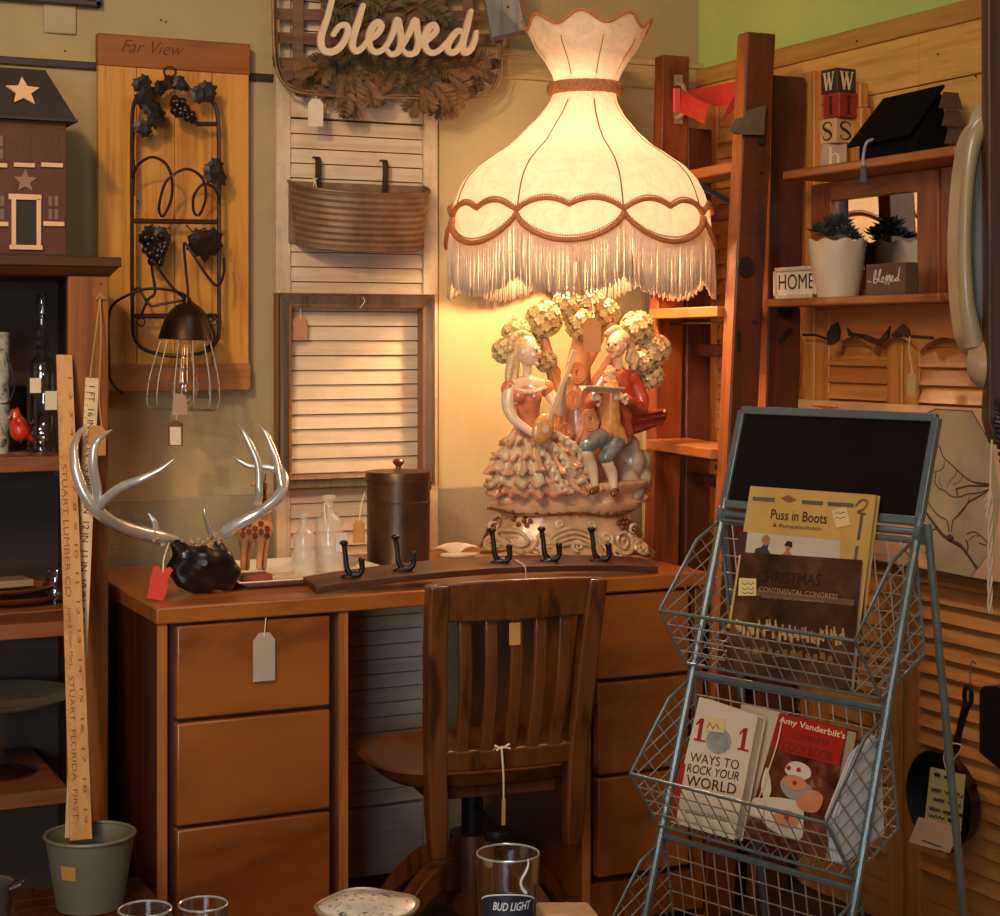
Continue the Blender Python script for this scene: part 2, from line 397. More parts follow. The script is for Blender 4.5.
# ================================================================ white louvred door behind the desk
M_white = wood('whitewashed_pine', (205, 176, 138), (222, 196, 160), 'z', .8, .6, wear=.5)
M_whitel = wood('whitewashed_slat', (205, 176, 140), (224, 198, 164), 'x', .8, .6, wear=.2)
YD = 3.872
x0 = PY(276, 300, YD).x; x1 = PY(437.5, 300, YD).x; s0 = PY(290.5, 300, YD).x; s1 = PY(423, 300, YD).x
door = thing('louvered_shutter', 'tall whitewashed louvred shutter standing against the back wall behind the desk', 'shutter', ((x0 + x1) / 2, YD, 0))
for a, b in ((x0, s0), (s1, x1)): MB().box((a, YD - .003, 0), (b, YD + .024, 2.35)).build('stile', M_white, door, bevel=.002)
zr = PY(350, 98, YD).z; zr2 = PY(350, 120, YD).z
MB().box((s0, YD, zr2), (s1, YD + .02, zr + .012)).build('rail', M_whitel, door, bevel=.002)
MB().box((s0, YD, .0), (s1, YD + .02, .16)).build('rail', M_whitel, door, bevel=.002)
MB().box((s0, YD, 2.25), (s1, YD + .02, 2.35)).build('rail', M_whitel, door, bevel=.002)
m = MB(); z = zr2 - .004; dz = .0342
def louver(m, xa, xb, zt, h, tilt=.007, th=.006, y=YD):
    m.hexa([(xa, y + .001 , zt - h), (xb, y + .001, zt - h), (xb, y + .001 + th, zt - h), (xa, y + .001 + th, zt - h),
            (xa, y + .001 + tilt, zt), (xb, y + .001 + tilt, zt), (xb, y + .001 + tilt + th, zt), (xa, y + .001 + tilt + th, zt)])
while z > .18: louver(m, s0, s1, z, dz - (.0016 if z > .8 else .0038), y=YD - .001); z -= dz
z = zr + .012 + dz
while z < 2.25: louver(m, s0, s1, z, dz - .0016); z += dz
m.build('louvers', M_whitel, door, bevel=.0008)
MB().box((s0, YD + .0205, 0), (s1, YD + .024, 2.3)).build('backing', paint('gap_shade', (84, 62, 44), .8), door)  # dark sheet stands in for the shade between the slats
# ================================================================ things hung on the back wall
# ---- "Far View" board
YB = 3.858
M_pine = wood('golden_pine', (178, 110, 34), (210, 146, 58), 'z', .9, .5)
M_redw = wood('red_stained_rail', (124, 64, 8), (152, 84, 14), 'x', .8, .5)
M_lightrail = wood('light_lower_rail', (150, 92, 40), (178, 116, 58), 'x', .8, .5)
def pz(px, py): return PY(px, py, YB)
a = pz(98, 390); b = pz(249, 36); xA, xB = a.x, b.x; zB0 = pz(175, 391).z; zB1 = pz(98, 33).z
brd = thing('wooden_board', 'tall golden pine board with a red stained top rail and scratched words', 'board', ((xA + xB) / 2, YB, zB0))
zr1 = pz(98, 65).z; zr0 = pz(175, 364).z
n = 4; ww = (xB - xA) / n; m = MB()
for i in range(n): m.box((xA + i * ww + .0006, YB, zr0 - .005), (xA + (i + 1) * ww - .0006, YB + .02, zr1 + .005))
m.build('planks', M_pine, brd, bevel=.0012)
MB().box((xA - .001, YB - .004, zr1), (xB + .002, YB + .022, zB1)).build('top_rail', M_redw, brd, bevel=.002)
MB().box((xA + .006, YB - .003, zB0), (xB + .003, YB + .022, zr0)).build('bottom_rail', M_lightrail, brd, bevel=.002)
m = MB()
for xx in (xA + .05, xB - .07): m.box((xx, YB + .02, zB0 + .05), (xx + .02, YW, zB1 - .05))
m.build('wall_batten', M_redw, brd)
p = pz(121, 54); text('Far View', 'lettering', brd, (p.x, YB - .0042, p.z + .004), (1, 0, 0), (0, 0, 1), .140, .028, paint('burnt_letter', (88, 40, 8), .8), shear=.45, bold=-.012)

# ---- wrought iron vine wine rack, hung on the board
YR = 3.80
M_iron = paint('rusty_dark_iron', (52, 30, 22), .5, .3, 50, .3, .4, 120)
M_leaf = paint('dark_leaf_iron', (44, 36, 28), .42, .3, 40, .4, .5, 160)
M_grape = paint('grape_iron', (40, 28, 24), .25, .2, 40, .3)
def pr(px, py, dy=0): return PY(px, py, YR + dy)
rack = thing('wine_rack', 'dark wrought iron wine rack with grapes, leaves and wire loops on the pine board', 'wine rack', pr(176, 345))
m = MB()
m.tube(catmull([pr(*q) for q in [(133, 330), (132, 280), (132, 200), (132, 130), (134, 104), (142, 92), (158, 88), (176, 87), (196, 92), (210, 100), (217, 112), (219, 150), (219, 230), (219, 300), (219, 330), (216, 342), (208, 350)]], 5), .0046, 7)
m.tube(catmull([pr(*q) for q in [(133, 325), (134, 336), (142, 348), (158, 354), (180, 356), (205, 352), (217, 340), (220, 320)]], 5), .0044, 7)
for ya, yb in ((221, 222), (316, 316)): m.tube([pr(132, ya), pr(219, yb)], .0055, 6)
m.tube([pr(196, 124), pr(218, 124)], .005, 6)
m.tube(catmull([pr(134, 129), pr(133, 150, .01), pr(134, 170, .01), pr(134, 196)], 5), .003, 6)
m.build('frame', M_iron, rack)
m = MB()
m.tube([pr(170 + 6 * math.cos(t / 8 * math.pi), 72 + 5 * math.sin(t / 8 * math.pi)) for t in range(17)], .0025, 6)
m.tube(catmull([pr(160, 88), pr(166, 80), pr(174, 78), pr(182, 80), pr(190, 90)], 5), .004, 6)
m.build('hanging_ring', M_iron, rack)
loops = [
 [(132, 178, 0), (138, 165, -.03), (152, 157, -.06), (166, 164, -.06), (172, 180, -.05), (171, 200, -.03), (163, 216, -.02), (159, 208, -.03), (164, 186, -.05), (173, 175, -.06), (188, 169, -.06), (202, 178, -.05), (206, 196, -.04), (200, 214, -.02), (194, 212, -.02), (194, 196, -.04), (204, 184, -.05), (216, 190, -.02), (220, 205, 0)],
 [(140, 318, 0), (148, 300, -.02), (155, 292, -.03), (152, 268, -.05), (154, 262, -.06), (168, 282, -.06), (184, 298, -.05), (188, 296, -.05), (186, 270, -.04), (184, 244, -.05), (190, 250, -.06), (206, 274, -.06), (218, 286, -.05), (224, 272, -.03), (224, 258, -.01)],
 [(133, 296, 0), (138, 288, -.01), (150, 305, -.03), (162, 304, -.04), (186, 300, -.05)]]
for L in loops: MB().tube(catmull([pr(*q) for q in L], 6), .0032, 7).build('bottle_loop', M_iron, rack)
m = MB()
for cx, cy, rr in ((141, 322, 4), (211, 318, 4), (214, 322, 3)):
    m.tube([pr(cx + rr * math.cos(t / 6 * math.pi), cy + rr * math.sin(t / 6 * math.pi), -.01) for t in range(13)], .002, 5)
for L in [(136, 215), (139, 205), (137, 200)], [(150, 222), (158, 230), (170, 228)], [(186, 225), (194, 232), (206, 228)]:
    m.tube(catmull([pr(q[0], q[1], -.008) for q in L], 5), .0018, 5)
m.build('tendril', M_iron, rack)
LEAF = [(0, -.72), (.22, -.66), (.5, -.86), (.66, -.55), (.95, -.42), (.86, -.1), (1.0, .28), (.72, .40), (.56, .74), (.30, .66), (0, 1.12), (-.30, .66), (-.56, .74), (-.72, .40), (-1.0, .28), (-.86, -.1), (-.95, -.42), (-.66, -.55), (-.5, -.86), (-.22, -.66)]
def vine_leaf(parent, c, r, rot, mat, ty=0.3, th=.0016, normal_y=-1):
    c = V(c); M = Matrix.Rotation(rot, 3, 'Y') @ Matrix.Rotation(ty, 3, 'X')
    rim = [M @ V((x * r, -.10 * r * (1 - (x * x + z * z)) , z * r)) + c for x, z in LEAF]
    mid = [M @ V((x * r * .5, -.14 * r, z * r * .5)) + c for x, z in LEAF]
    top = M @ V((0, -.10 * r, 0)) + c; n = len(LEAF); mb = MB(); off = M @ V((0, th, 0))
    vs = rim + mid + [top] + [p + off for p in rim + mid + [top]]; fs = []
    for i in range(n):
        j = (i + 1) % n
        for o, q in ((0, 1), (2 * n + 1, -1)):
            fs += [(o + i, o + j, o + n + j, o + n + i), (o + n + i, o + n + j, o + 2 * n)]
        fs.append((i, j, 2 * n + 1 + j, 2 * n + 1 + i))
    mb.add(vs, fs); return mb.build('leaf', mat, parent, ang=20)
for px, py, r, rot in [(142, 84, .021, 2.6), (146, 97, .026, 2.2), (143, 128, .020, .6), (155, 116, .026, 1.2), (207, 91, .022, 1.1), (199, 94, .020, -1.2), (215, 176, .026, .3), (214, 168, .022, 2.4), (168, 83, .016, 2.0), (180, 83, .016, -2.0), (205, 243, .038, 3.05), (148, 236, .022, 2.2), (162, 236, .02, 4.0), (152, 108, .022, 3.6), (160, 88, .016, 1.6)]:
    vine_leaf(rack, pr(px, py, -.016), r * 1.12, rot, M_leaf, rnd.uniform(-.4, .5))
def grapes(cx, cy, w_, h_, n, tilt=0):
    m = MB()
    for i in range(n):
        t = i / n; wd = w_ * (1 - t * .75) * (1 if t > .12 else .7)
        x = cx + rnd.uniform(-wd, wd) + tilt * t * h_; y = cy + t * h_
        m.ball(pr(x, y, -.012 - rnd.uniform(0, .018)), rnd.uniform(.0088, .0106), 10)
    m.build('grape_cluster', M_grape, rack)
m = MB()
for i in range(30):
    t = rnd.random(); m.ball(pr(172 + 22 * t + rnd.uniform(-2, 2), 106 + 14 * t * t + rnd.uniform(-9, 9) * (1 - .6 * t), -.012 - rnd.uniform(0, .018)), .0098, 10)
m.build('grape_cluster', M_grape, rack)
grapes(153, 236, 15, 28, 30, .1)

# ---- caged hanging lamp
YC = 3.665
M_shade = paint('bronze_dome', (52, 30, 20), .38, .2, 30, .6)
def pc(px, py, dy=0): return PY(px, py, YC + dy)
cl = thing('cage_lamp', 'bronze dome lamp with wire cage and clear bulb hanging below the wine rack', 'hanging lamp', pc(184, 408))
k = 3.87 / F  # metres per pixel here
A = pc(187, 303); ax = (pc(183, 408) - A).normalized(); Mx = ax.to_track_quat('-Z', 'Y').to_matrix()
prof = [(.001, 0), (.012, -.001), (.024, -.006), (.036, -.018), (.046, -.036), (.053, -.058), (.057, -.074), (.058, -.078), (.055, -.077), (.050, -.058), (.043, -.036), (.03, -.017), (.001, -.010)]
MB().lathe(prof, A, 28, Mx).build('lamp_shade', M_shade, cl)
MB().lathe([(.001, .012), (.008, .012), (.010, .004), (.010, -.004), (.001, -.004)], A, 14, Mx).build('cap', M_shade, cl)
MB().lathe([(.001, -.01), (.017, -.01), (.018, -.075), (.014, -.078), (.001, -.078)], A, 16, Mx).build('socket', paint('black_socket', (24, 18, 16), .5), cl)
MB().lathe([(.012, -.076), (.014, -.09), (.018, -.12), (.030, -.160), (.033, -.18), (.028, -.200), (.014, -.214), (.001, -.217)], A, 20, Mx, cap=False).build('bulb', MATS['clear_glass'], cl)
m = MB()
for i in range(4):
    a_ = i * math.pi / 2 + .4; m.tube([A + Mx @ V((.006 * math.cos(a_), .006 * math.sin(a_), -.09)), A + Mx @ V((.011 * math.cos(a_), .011 * math.sin(a_), -.17))], .0016, 5)
m.build('filament', paint('filament_brass', (190, 130, 60), .3, metal=.7), cl)
m = MB(); cage = paint('steel_wire', (130, 122, 108), .45, .1, 30, .5)
for i in range(12):
    a_ = 2 * math.pi * i / 12; ca, sa = math.cos(a_), math.sin(a_)
    m.tube(catmull([A + Mx @ V((r * ca, r * sa, z)) for r, z in ((.050, -.07), (.056, -.09), (.074, -.16), (.078, -.205), (.074, -.222), (.066, -.226))], 4), .0013, 5)
for r, z in ((.062, -.112), (.069, -.14), (.0755, -.17), (.078, -.2), (.066, -.2265)):
    m.tube([A + Mx @ V((r * math.cos(t / 14 * math.pi), r * math.sin(t / 14 * math.pi), z)) for t in range(28)], .0012, 5, closed=True)
m.build('wire_cage', cage, cl)
cord = [(108, 372, .10), (112, 384, .12), (122, 393, .13), (110, 376, .12), (107, 340, .1), (109, 315, .09), (122, 300, .06), (145, 291, .02), (170, 291, .0), (190, 300, 0), (206, 318, .01), (213, 337, .03), (206, 345, .06), (186, 352, .07)]
MB().tube(catmull([pc(*q) for q in [(187, 304, 0), (186, 296, .02), (170, 290, .05), (146, 289, .06), (124, 297, .07), (111, 308, .08), (108, 330, .09), (109, 358, .1), (110, 378, .10), (116, 388, .10), (123, 394, .1)]], 6), .0032, 7).build('power_cord', paint('black_cord', (26, 20, 18), .5), cl)
MB().tube(catmull([pc(*q) for q in [(190, 301, .01), (204, 313, .02), (213, 330, .04), (214, 342, .06), (206, 348, .08)]], 6), .0032, 7).build('power_cord', MATS['black_cord'], cl)
m = MB(); p0 = pc(178, 445); o1 = m.prism([pc(168, 446), pc(183, 446), pc(183, 424), pc(176, 419), pc(168, 425)], V((0, .0015, 0))).build('price_tag', paint('brown_card', (120, 72, 36), .8), cl)
MB().prism([pc(170, 445, -.001), pc(181, 445, -.001), pc(181, 427, -.001), pc(170, 427, -.001)], V((0, .0008, 0))).build('sticker', MATS['tag_paper'], o1)
MB().tube([pc(176, 421), pc(178, 408), pc(183, 385)], .0009, 5).build('string', MATS['string'], o1)
MB().prism([pc(172, 415, -.08), pc(188, 415, -.08), pc(186, 395, -.08), pc(174, 393, -.08)], V((0, .0012, 0))).build('price_tag', paint('pinkish_paper', (176, 140, 112), .8), cl)

# ---- galvanized half tub on two strap hooks
YT = YD - .004
M_galv = paint('aged_galvanized', (140, 108, 78), .55, .3, 14, .35, .3, 60, .5)
tub = thing('wall_tub', 'ribbed aged metal wall tub hanging by two straps from the white shutter', 'wall planter', PY(361, 252, YT))
cx = PY(357, 215, YT).x; zt = PY(288, 181, YT).z; zb = zt - .142
def tubf(u, v, off=0):
    a_ = math.pi * u; z = zt - (zt - zb) * v
    hw = .1685 - .017 * v - off; dp = .135 - .03 * v - off
    e = .0018 * math.sin(v * 2 * math.pi * 9) if off == 0 and .05 < v < .93 else 0
    s_ = math.sin(a_); c_ = math.cos(a_)
    return V((cx - (hw + e) * math.copysign(abs(c_) ** .75, c_), YT - (dp + e) * s_ ** .8 if s_ > 1e-9 else YT, z - .034 * max(0, s_) ** .8 * (1 - .4 * v)))
m = MB(); m.grid(lambda u, v: tubf(u, v), 40, 60); m.grid(lambda u, v: tubf(u, v, .003), 40, 20)
m.prism([tubf(i / 30, 1) for i in range(31)], V((0, 0, .003)))
m.build('tub_body', M_galv, tub, ang=60)
m = MB(); m.tube([tubf(i / 40, 0) for i in range(41)], .0035, 8); m.tube([tubf(i / 40, 1) for i in range(41)], .0025, 8)
m.build('rim', M_galv, tub)
o = tubf(.0, 0); e = tubf(1, 0)
MB().box((o.x, YT - .0045, zb), (e.x, YT - .001, zt)).build('back_plate', M_galv, tub)
for px in (315, 382):
    q = PY(px, 172, YT); MB().ribbon(catmull([(q.x, YT + .004, zt + .055), (q.x, YT - .012, zt + .058), (q.x, YT - .022, zt + .045), (q.x, YT - .022, zt + .01), (q.x, YT - .016, zt - .02)], 4), .014, (0, -1, .01), .003).build('strap_hook', paint('strap_iron', (66, 48, 36), .5, .2, 30, .4), tub)
q = PY(315, 180, YT - .03); m = MB(); m.tube(catmull([q + V((-.006, 0, .004)), q, q + V((.004, 0, -.022))], 4), .0014, 5); m.tube(catmull([q + V((.006, 0, .004)), q, q + V((-.004, 0, -.016))], 4), .0014, 5)
m.build('string_bow', MATS['string'], tub)

# ---- empty frame hung on the shutter
YF = YD - .034
a = PY(277.5, 492, YF); b = PY(434.5, 294.5, YF); c_ = PY(437, 492, YF)
M_fgrey = wood('grey_frame_wood', (66, 58, 48), (104, 90, 70), 'z', 1, .55)
M_fgold = wood('brown_frame_lip', (112, 72, 40), (150, 104, 62), 'z', 1, .45)
fr = thing('empty_frame', 'empty grey and brown wooden picture frame hung open on the white shutter', 'picture frame', ((a.x + b.x) / 2, YF, a.z))
def frame_ring(x0, x1, z0, z1, w_, y0, y1, mat, name):
    m = MB()
    O = [(x0, z0), (x1, z0), (x1, z1), (x0, z1)]; I = [(x0 + w_, z0 + w_), (x1 - w_, z0 + w_), (x1 - w_, z1 - w_), (x0 + w_, z1 - w_)]
    for i in range(4):
        j = (i + 1) % 4
        m.hexa([(O[i][0], y0, O[i][1]), (O[j][0], y0, O[j][1]), (O[j][0], y1, O[j][1]), (O[i][0], y1, O[i][1]),
                (I[i][0], y0 + .004, I[i][1]), (I[j][0], y0 + .004, I[j][1]), (I[j][0], y1, I[j][1]), (I[i][0], y1, I[i][1])])
    return m.build(name, mat, fr, bevel=.0012)
x0, x1, z0, z1 = a.x, c_.x - .004, a.z, b.z
frame_ring(x0, x1, z0, z1, .006, YF + .002, YF + .03, M_fgold, 'outer_edge')
frame_ring(x0 + .006, x1 - .006, z0 + .006, z1 - .006, .021, YF - .002, YF + .03, M_fgrey, 'moulding')
frame_ring(x0 + .026, x1 - .026, z0 + .026, z1 - .026, .008, YF - .006, YF + .03, M_fgold, 'inner_lip')
m = MB(); q = PY(363, 303, YF - .006); m.tube(catmull([q + V((-.008, 0, -.012)), q + V((-.002, -.003, -.004)), q + V((.004, 0, .004)), q + V((.0, 0, .014))], 5), .0012, 5); m.build('hanging_string', MATS['string'], fr)
p = PY(293, 340, YF + .012); ptag(fr, (p.x, YF + .012, p.z), (1, 0, 0), (0, 0, 1), .034, .052, paint('pink_tag', (190, 128, 92), .8), string=[(p.x + .016, YF + .006, z1 - .03)])

# ---- tobacco basket wreath with "blessed"
YBK = 3.845
M_splint = wood('basket_splint', (92, 62, 42), (128, 90, 62), 'x', 1, .65)
M_rim = wood('basket_rim', (120, 88, 56), (160, 122, 82), 'x', 1, .6)
def pb(px, py, dy=0): return PY(px, py, YBK + dy)
bk = thing('basket_wreath', 'flat woven basket with fern greenery and a white wooden word above the shutter', 'wreath', pb(388, 100))
rim = [(272, -80), (273, 20), (275, 60), (281, 80), (294, 91), (320, 95), (400, 98), (470, 99), (488, 96), (498, 84), (502, 60), (500, 0), (496, -80)]
for dy, o_ in ((-.045, 0), (-.02, 3)):
    MB().ribbon(catmull([pb(q[0] + (o_ if q[0] < 380 else -o_), q[1] - (o_ if q[1] > 85 else 0), dy) for q in rim], 8), .018, (0, 0, 1), .004) if False else MB().tube(catmull([pb(q[0] + (o_ if q[0] < 380 else -o_), q[1] - (o_ if q[1] > 85 else 0), dy) for q in rim], 8), .0055, 8, flat=.6).build('rim_hoop', M_rim, bk)
m = MB()
def splint(pts, w_=.026, th=.0022): m.ribbon(catmull([pb(*q) for q in pts], 5), w_, (0, -1, 0), th)
for yy in (-40, -12, 13, 37, 62): splint([(273, yy, -.045), (282, yy + 1, -.008), (330, yy + 2, 0 if yy % 2 else -.004), (440, yy + 3, 0), (490, yy + 2, -.008), (501, yy + 1, -.045)])
for xx in (298, 326, 440, 468): splint([(xx, -80, -.004), (xx, 20, -.006 if xx % 4 else -.001), (xx, 70, -.006), (xx + 3, 97, -.04)])
splint([(282, 76, -.03), (330, 55, -.010), (400, 10, -.010), (460, -30, -.008)], .030); splint([(494, 80, -.03), (450, 52, -.010), (400, 20, -.012), (340, -20, -.01)], .030)
m.build('woven_splints', M_splint, bk, bevel=.0005)
# greenery
def frond(m, p0, d, L, n=9, wl=.032, up=(0, -1, 0)):
    d = V(d).normalized(); up = V(up); x = d.cross(up).normalized(); prev = V(p0); pts = []
    for i in range(n + 1):
        t = i / n; pts.append(V(p0) + d * (L * t) + up * (.35 * L * t * (1 - t)) + V((0, 0, -.12 * L * t * t)))
    m.tube(pts, [.0014, .0006], 4)
    for i in range(1, n + 1):
        t = i / n; wl_ = wl * math.sin(math.pi * min(1, (1 - t) * .75 + .18)); c = pts[i]
        for sgn in (-1, 1):
            e = c + (x * sgn * .8 + d * .6) * wl_ + up * (rnd.uniform(-.3, .4) * wl_)
            s = (e - c).cross(up).normalized() * wl_ * .17; mid = (c + e) / 2 + up * wl_ * .06
            m.add([c, mid + s, e, mid - s, mid - up * wl_ * .07], [(0, 1, 4), (1, 2, 4), (2, 3, 4), (3, 0, 4)])
M_fern = paint('dusty_fern', (92, 76, 46), .75, .35, 25, bmp=0)
M_fern2 = paint('lamplit_fern', (120, 84, 44), .75, .3, 25, bmp=0)  # warmer colour paints orange lamplight on the lower fronds
g1 = MB(); g2 = MB()
for i in range(150):
    t = rnd.random(); px = 312 + 158 * t; py = rnd.choice([rnd.uniform(-30, 5), rnd.uniform(50, 74), rnd.uniform(45, 76), rnd.uniform(0, 60)])
    if 2 < py < 48 and rnd.random() < .55: py += 50
    a_ = rnd.uniform(-2.7, -.45) if py > 45 else rnd.uniform(0, 6.28)
    L = rnd.uniform(.045, .08) if py < 55 else rnd.uniform(.03, .05)
    (g2 if (py > 60 and rnd.random() < .45) else g1).__class__
    frond(g2 if (py > 58 and rnd.random() < .4) else g1, pb(px, py, -.012 - rnd.uniform(0, .022)), (math.cos(a_), rnd.uniform(-.3, 0), math.sin(a_)), L)
for px, py, dx, dz, L in [(345, 72, -.1, -1, .085), (352, 70, .05, -1, .06), (440, 70, .9, -.4, .07), (448, 62, 1, -.1, .09), (432, 82, .7, -.7, .06), (440, 84, .9, -.5, .065), (422, 86, .3, -1, .05), (366, 78, .2, -1, .055), (452, 56, .9, -.3, .07), (320, 66, -.9, -.2, .06), (455, 60, .9, .1, .08)]:
    frond(g2, pb(px, py, -.06), (dx, -.15, dz), L, 11, .034)
o = g1.build('fern_greenery', M_fern, bk, ang=180); o = g2.build('lamplit_fern_tips', M_fern2, bk, ang=180)
# the word
C = {'b': [(240, -12), (222, 60), (205, 110), (194, 150), (200, 188), (225, 202), (258, 190), (284, 158), (298, 120), (288, 98), (262, 104), (240, 135)],
     'l': [(356, 22), (338, 80), (320, 138), (314, 178), (328, 198), (350, 186), (372, 158)],
     'e1': [(372, 160), (404, 137), (424, 108), (416, 88), (396, 98), (378, 138), (380, 182), (402, 203), (432, 190), (456, 158)],
     's1': [(456, 158), (472, 122), (486, 78), (494, 112), (500, 160), (488, 200), (462, 212), (446, 198)],
     's2': [(498, 190), (530, 130), (554, 80), (560, 118), (566, 164), (554, 202), (526, 212), (508, 200)],
     'e2': [(562, 186), (604, 152), (632, 122), (624, 100), (604, 110), (588, 150), (594, 190), (616, 207), (646, 194), (672, 166)],
     'd': [(736, 130), (716, 122), (690, 150), (674, 186), (690, 206), (716, 190), (742, 140), (764, 46)],
     'd2': [(764, 46), (748, 110), (734, 168), (738, 204), (760, 196), (778, 160), (784, 128)]}
M_word = paint('word_white_wood', (226, 196, 158), .6, .06, 20)
for key, L in C.items():
    wd = [.012, .0155, .0155, .014, .011]
    pts = catmull([PY(270 + x / 3.846, y / 3.846, 3.715) for x, y in L], 6)
    off = list(C).index(key) * .0013
    pts = [p + V((0, -.0035 * i / len(pts) - off, 0)) for i, p in enumerate(pts)]
    m = MB(); m.ribbon(pts, wd, (0, -1, 0), .009)
    for e_ in (0, -1): m.disc(pts[e_] + V((0, -.0048, 0)), .0057, (0, 1, 0), .009, 14)
    m.build('letter', M_word, bk)
m = MB()
for px in (325, 400, 455): m.tube([PY(px, 45, 3.72), PY(px, 45, 3.845)], .003, 6)
m.build('letter_peg', M_splint, bk)
p = PY(308, 126, 3.80); ptag(bk, p, (1, 0, .02), (0, 0, 1), .036, .062, MATS['tag_paper'], string=[PY(316, 96, 3.80)])

# ---- blue-grey board hanging at the top
YS = 3.70
M_bluegrey = wood('blue_grey_wood', (88, 92, 96), (118, 122, 122), 'z', 1, .65, wear=.4)
t = thing('hanging_board', 'weathered blue-grey wooden board, lower end only, hanging beside the tobacco basket', 'board', PY(505, 38, YS))
q = [PY(*c, YS) for c in ((493, 41), (525, 33), (513, -40), (478, -40))]
m = MB(); m.prism(q, V((0, .012, 0))); m.build('board', M_bluegrey, t, bevel=.001)
q = [PY(*c, YS - .001) for c in ((493.5, 41.5), (525, 34), (524, 30), (492.5, 37))]
MB().prism(q, V((0, .014, 0))).build('rough_end', paint('rough_brown_end', (92, 70, 54), .9, .4, 60), t)
MB().disc(PY(508, 7, YS - .001), .003, (0, -1, 0), .002, 10).build('screw', MATS['ink'], t)
# its hanger reaches the wall above the frame
MB().tube([PY(496, -38, YS + .006), PY(497, -60, 3.898)], .002, 6).build('hanger', MATS['black_iron'], t)
# ================================================================ big table lamp with figurine base
M_shadef = fabric_translucent('shade_damask', (240, 208, 176), (255, 240, 222), .13, 30)
M_fringe = fabric_translucent('fringe_thread', (252, 236, 212), (252, 232, 206), .4, 90)
M_braid = paint('brown_braid', (206, 124, 70), .8, .3, 300, bmp=.8, bsc=500)
M_gbraid = paint('gold_pink_braid', (196, 122, 76), .7, .45, 260, bmp=1, bsc=420)
lx, ly = LAMP.x, LAMP.y; SCL = 435.0
def zy(py): return EYE.z + (HZ - py) / (441 + 16 * min(1, max(0, (py - 80) / 60)))
lamp = thing('table_lamp', 'large fringed cream shade table lamp with painted porcelain garden couple base, on the desk', 'lamp', (lx, ly, DZ))
camdir = math.atan2(-ly, -lx) - R(4.8)   # panel centre turned to the room
def panel_ang(k): return camdir + k * math.pi / 4
PROF = [(16, 65), (26, 61), (45, 53), (60, 42), (75, 34), (86, 32), (96, 34), (110, 43), (122, 55), (136, 70), (150, 90), (162, 106), (176, 117), (190, 123), (204, 127), (222, 129), (246, 131)]
def prof_r(py):
    for i in range(len(PROF) - 1):
        a, b = PROF[i], PROF[i + 1]
        if a[0] <= py <= b[0]:
            t = (py - a[0]) / (b[0] - a[0]); 
            p0 = PROF[max(i - 1, 0)][1]; p3 = PROF[min(i + 2, len(PROF) - 1)][1]
            m1 = (b[1] - p0) / 2; m2 = (p3 - a[1]) / 2; t2 = t*t; t3 = t2*t
            return ((2*t3 - 3*t2 + 1)*a[1] + (t3 - 2*t2 + t)*m1*.8 + (-2*t3 + 3*t2)*b[1] + (t3 - t2)*m2*.8) / SCL * .98
    return PROF[-1][1] / SCL * .98
def S_(phi, py, off=0):  # phi in panel units: k + f, f in -.5 .5 around the panel centre
    f = phi - math.floor(phi + .5); a = camdir + phi * math.pi / 4
    r = prof_r(min(max(py, 16), 246)) + (.006 * ((40 - py) / 24) ** 2 if py < 40 else 0); sq = math.cos(math.pi / 8) / math.cos(f * math.pi / 4)
    puff = 1 + .035 * math.cos(f * math.pi) * min(1, max(0, (py - 100) / 80)); k_ = .72
    r = r * (1 - k_ + k_ * sq * 1.06) * puff - .006 * math.exp(-((abs(f) - .5) / .05) ** 2)
    r += off; sx_ = .014 * min(1, max(0, (125 - py) / 50)); return V((lx + sx_ + r * math.cos(a), ly + r * math.sin(a), zy(py)))
def bot(f): f = abs(f) * 2; return 216 + 27 * (1 - f ** 2) ** .75 if f < 1 else 216
def top(f): f = abs(f) * 2; return 215 - 14 * math.sin(math.pi * min(1, f) ** .8 * .86 + .42) ** 1.0 + (0 if f < .9 else (f - .9) * 60)
def topy(f):
    f = min(1, abs(f) * 2); return 212 + (-12) * math.sin(math.pi * (f * .88 + .06)) ** .8 + 4 * f
def rimtop(f): return 23.5 - 5.5 * math.cos(2 * math.pi * f)
m = MB()
def shadefn(u, v):
    phi = u * 8 - .5; f = phi - math.floor(phi + .5); y0 = rimtop(f); y1 = bot(f)
    s = v; return S_(phi, y0 + (y1 - y0) * s)
m.grid(shadefn, 8 * 16, 60, cu=True)
o = m.build('lamp_shade', M_shadef, lamp, ang=60)
# seams, rim piping, neck braid
m = MB()
for k in range(8): m.tube([S_(k + .5, y, .0008) for y in range(98, 216, 4)], .0016, 5)
for k in range(8): m.tube([S_(k + .5, y, .0006) for y in range(40, 78, 6)], .0012, 5)
m.build('seam_piping', paint('brown_piping', (120, 66, 36), .8), lamp)
m = MB(); m.tube([S_(i / 24 - .5, rimtop((i / 24) - .5 - math.floor(i / 24)) , .001) for i in range(192)], .0035, 6, closed=True)
m.build('rim_piping', M_braid, lamp)
m = MB(); nt_ = 26
for s_ in range(3):
    m.tube([V((lx + .011 + (prof_r(86) + .006 + .0045 * math.cos(t * 2 * math.pi * 22 / 220 + s_ * 2.1)) * math.cos(t / 220 * 2 * math.pi), ly + (prof_r(86) + .006 + .0045 * math.cos(t * 2 * math.pi * 22 / 220 + s_ * 2.1)) * math.sin(t / 220 * 2 * math.pi), zy(86) + .009 * math.sin(t * 2 * math.pi * 22 / 220 + s_ * 2.1))) for t in range(220)], .0065, 6, closed=True)
m.build('neck_braid', M_gbraid, lamp, ang=60)
m = MB()
for k in range(8):
    N = 28
    lo = []; up = []
    for i in range(N + 1):
        f = -.5 + i / N; lo.append(S_(k + f * .9999, bot(f), .006)); up.append(S_(k + f * .9999, topy(f), .006))
    m.tube(lo, .0078, 7, flat=.7); m.tube(up, .0072, 7, flat=.7)
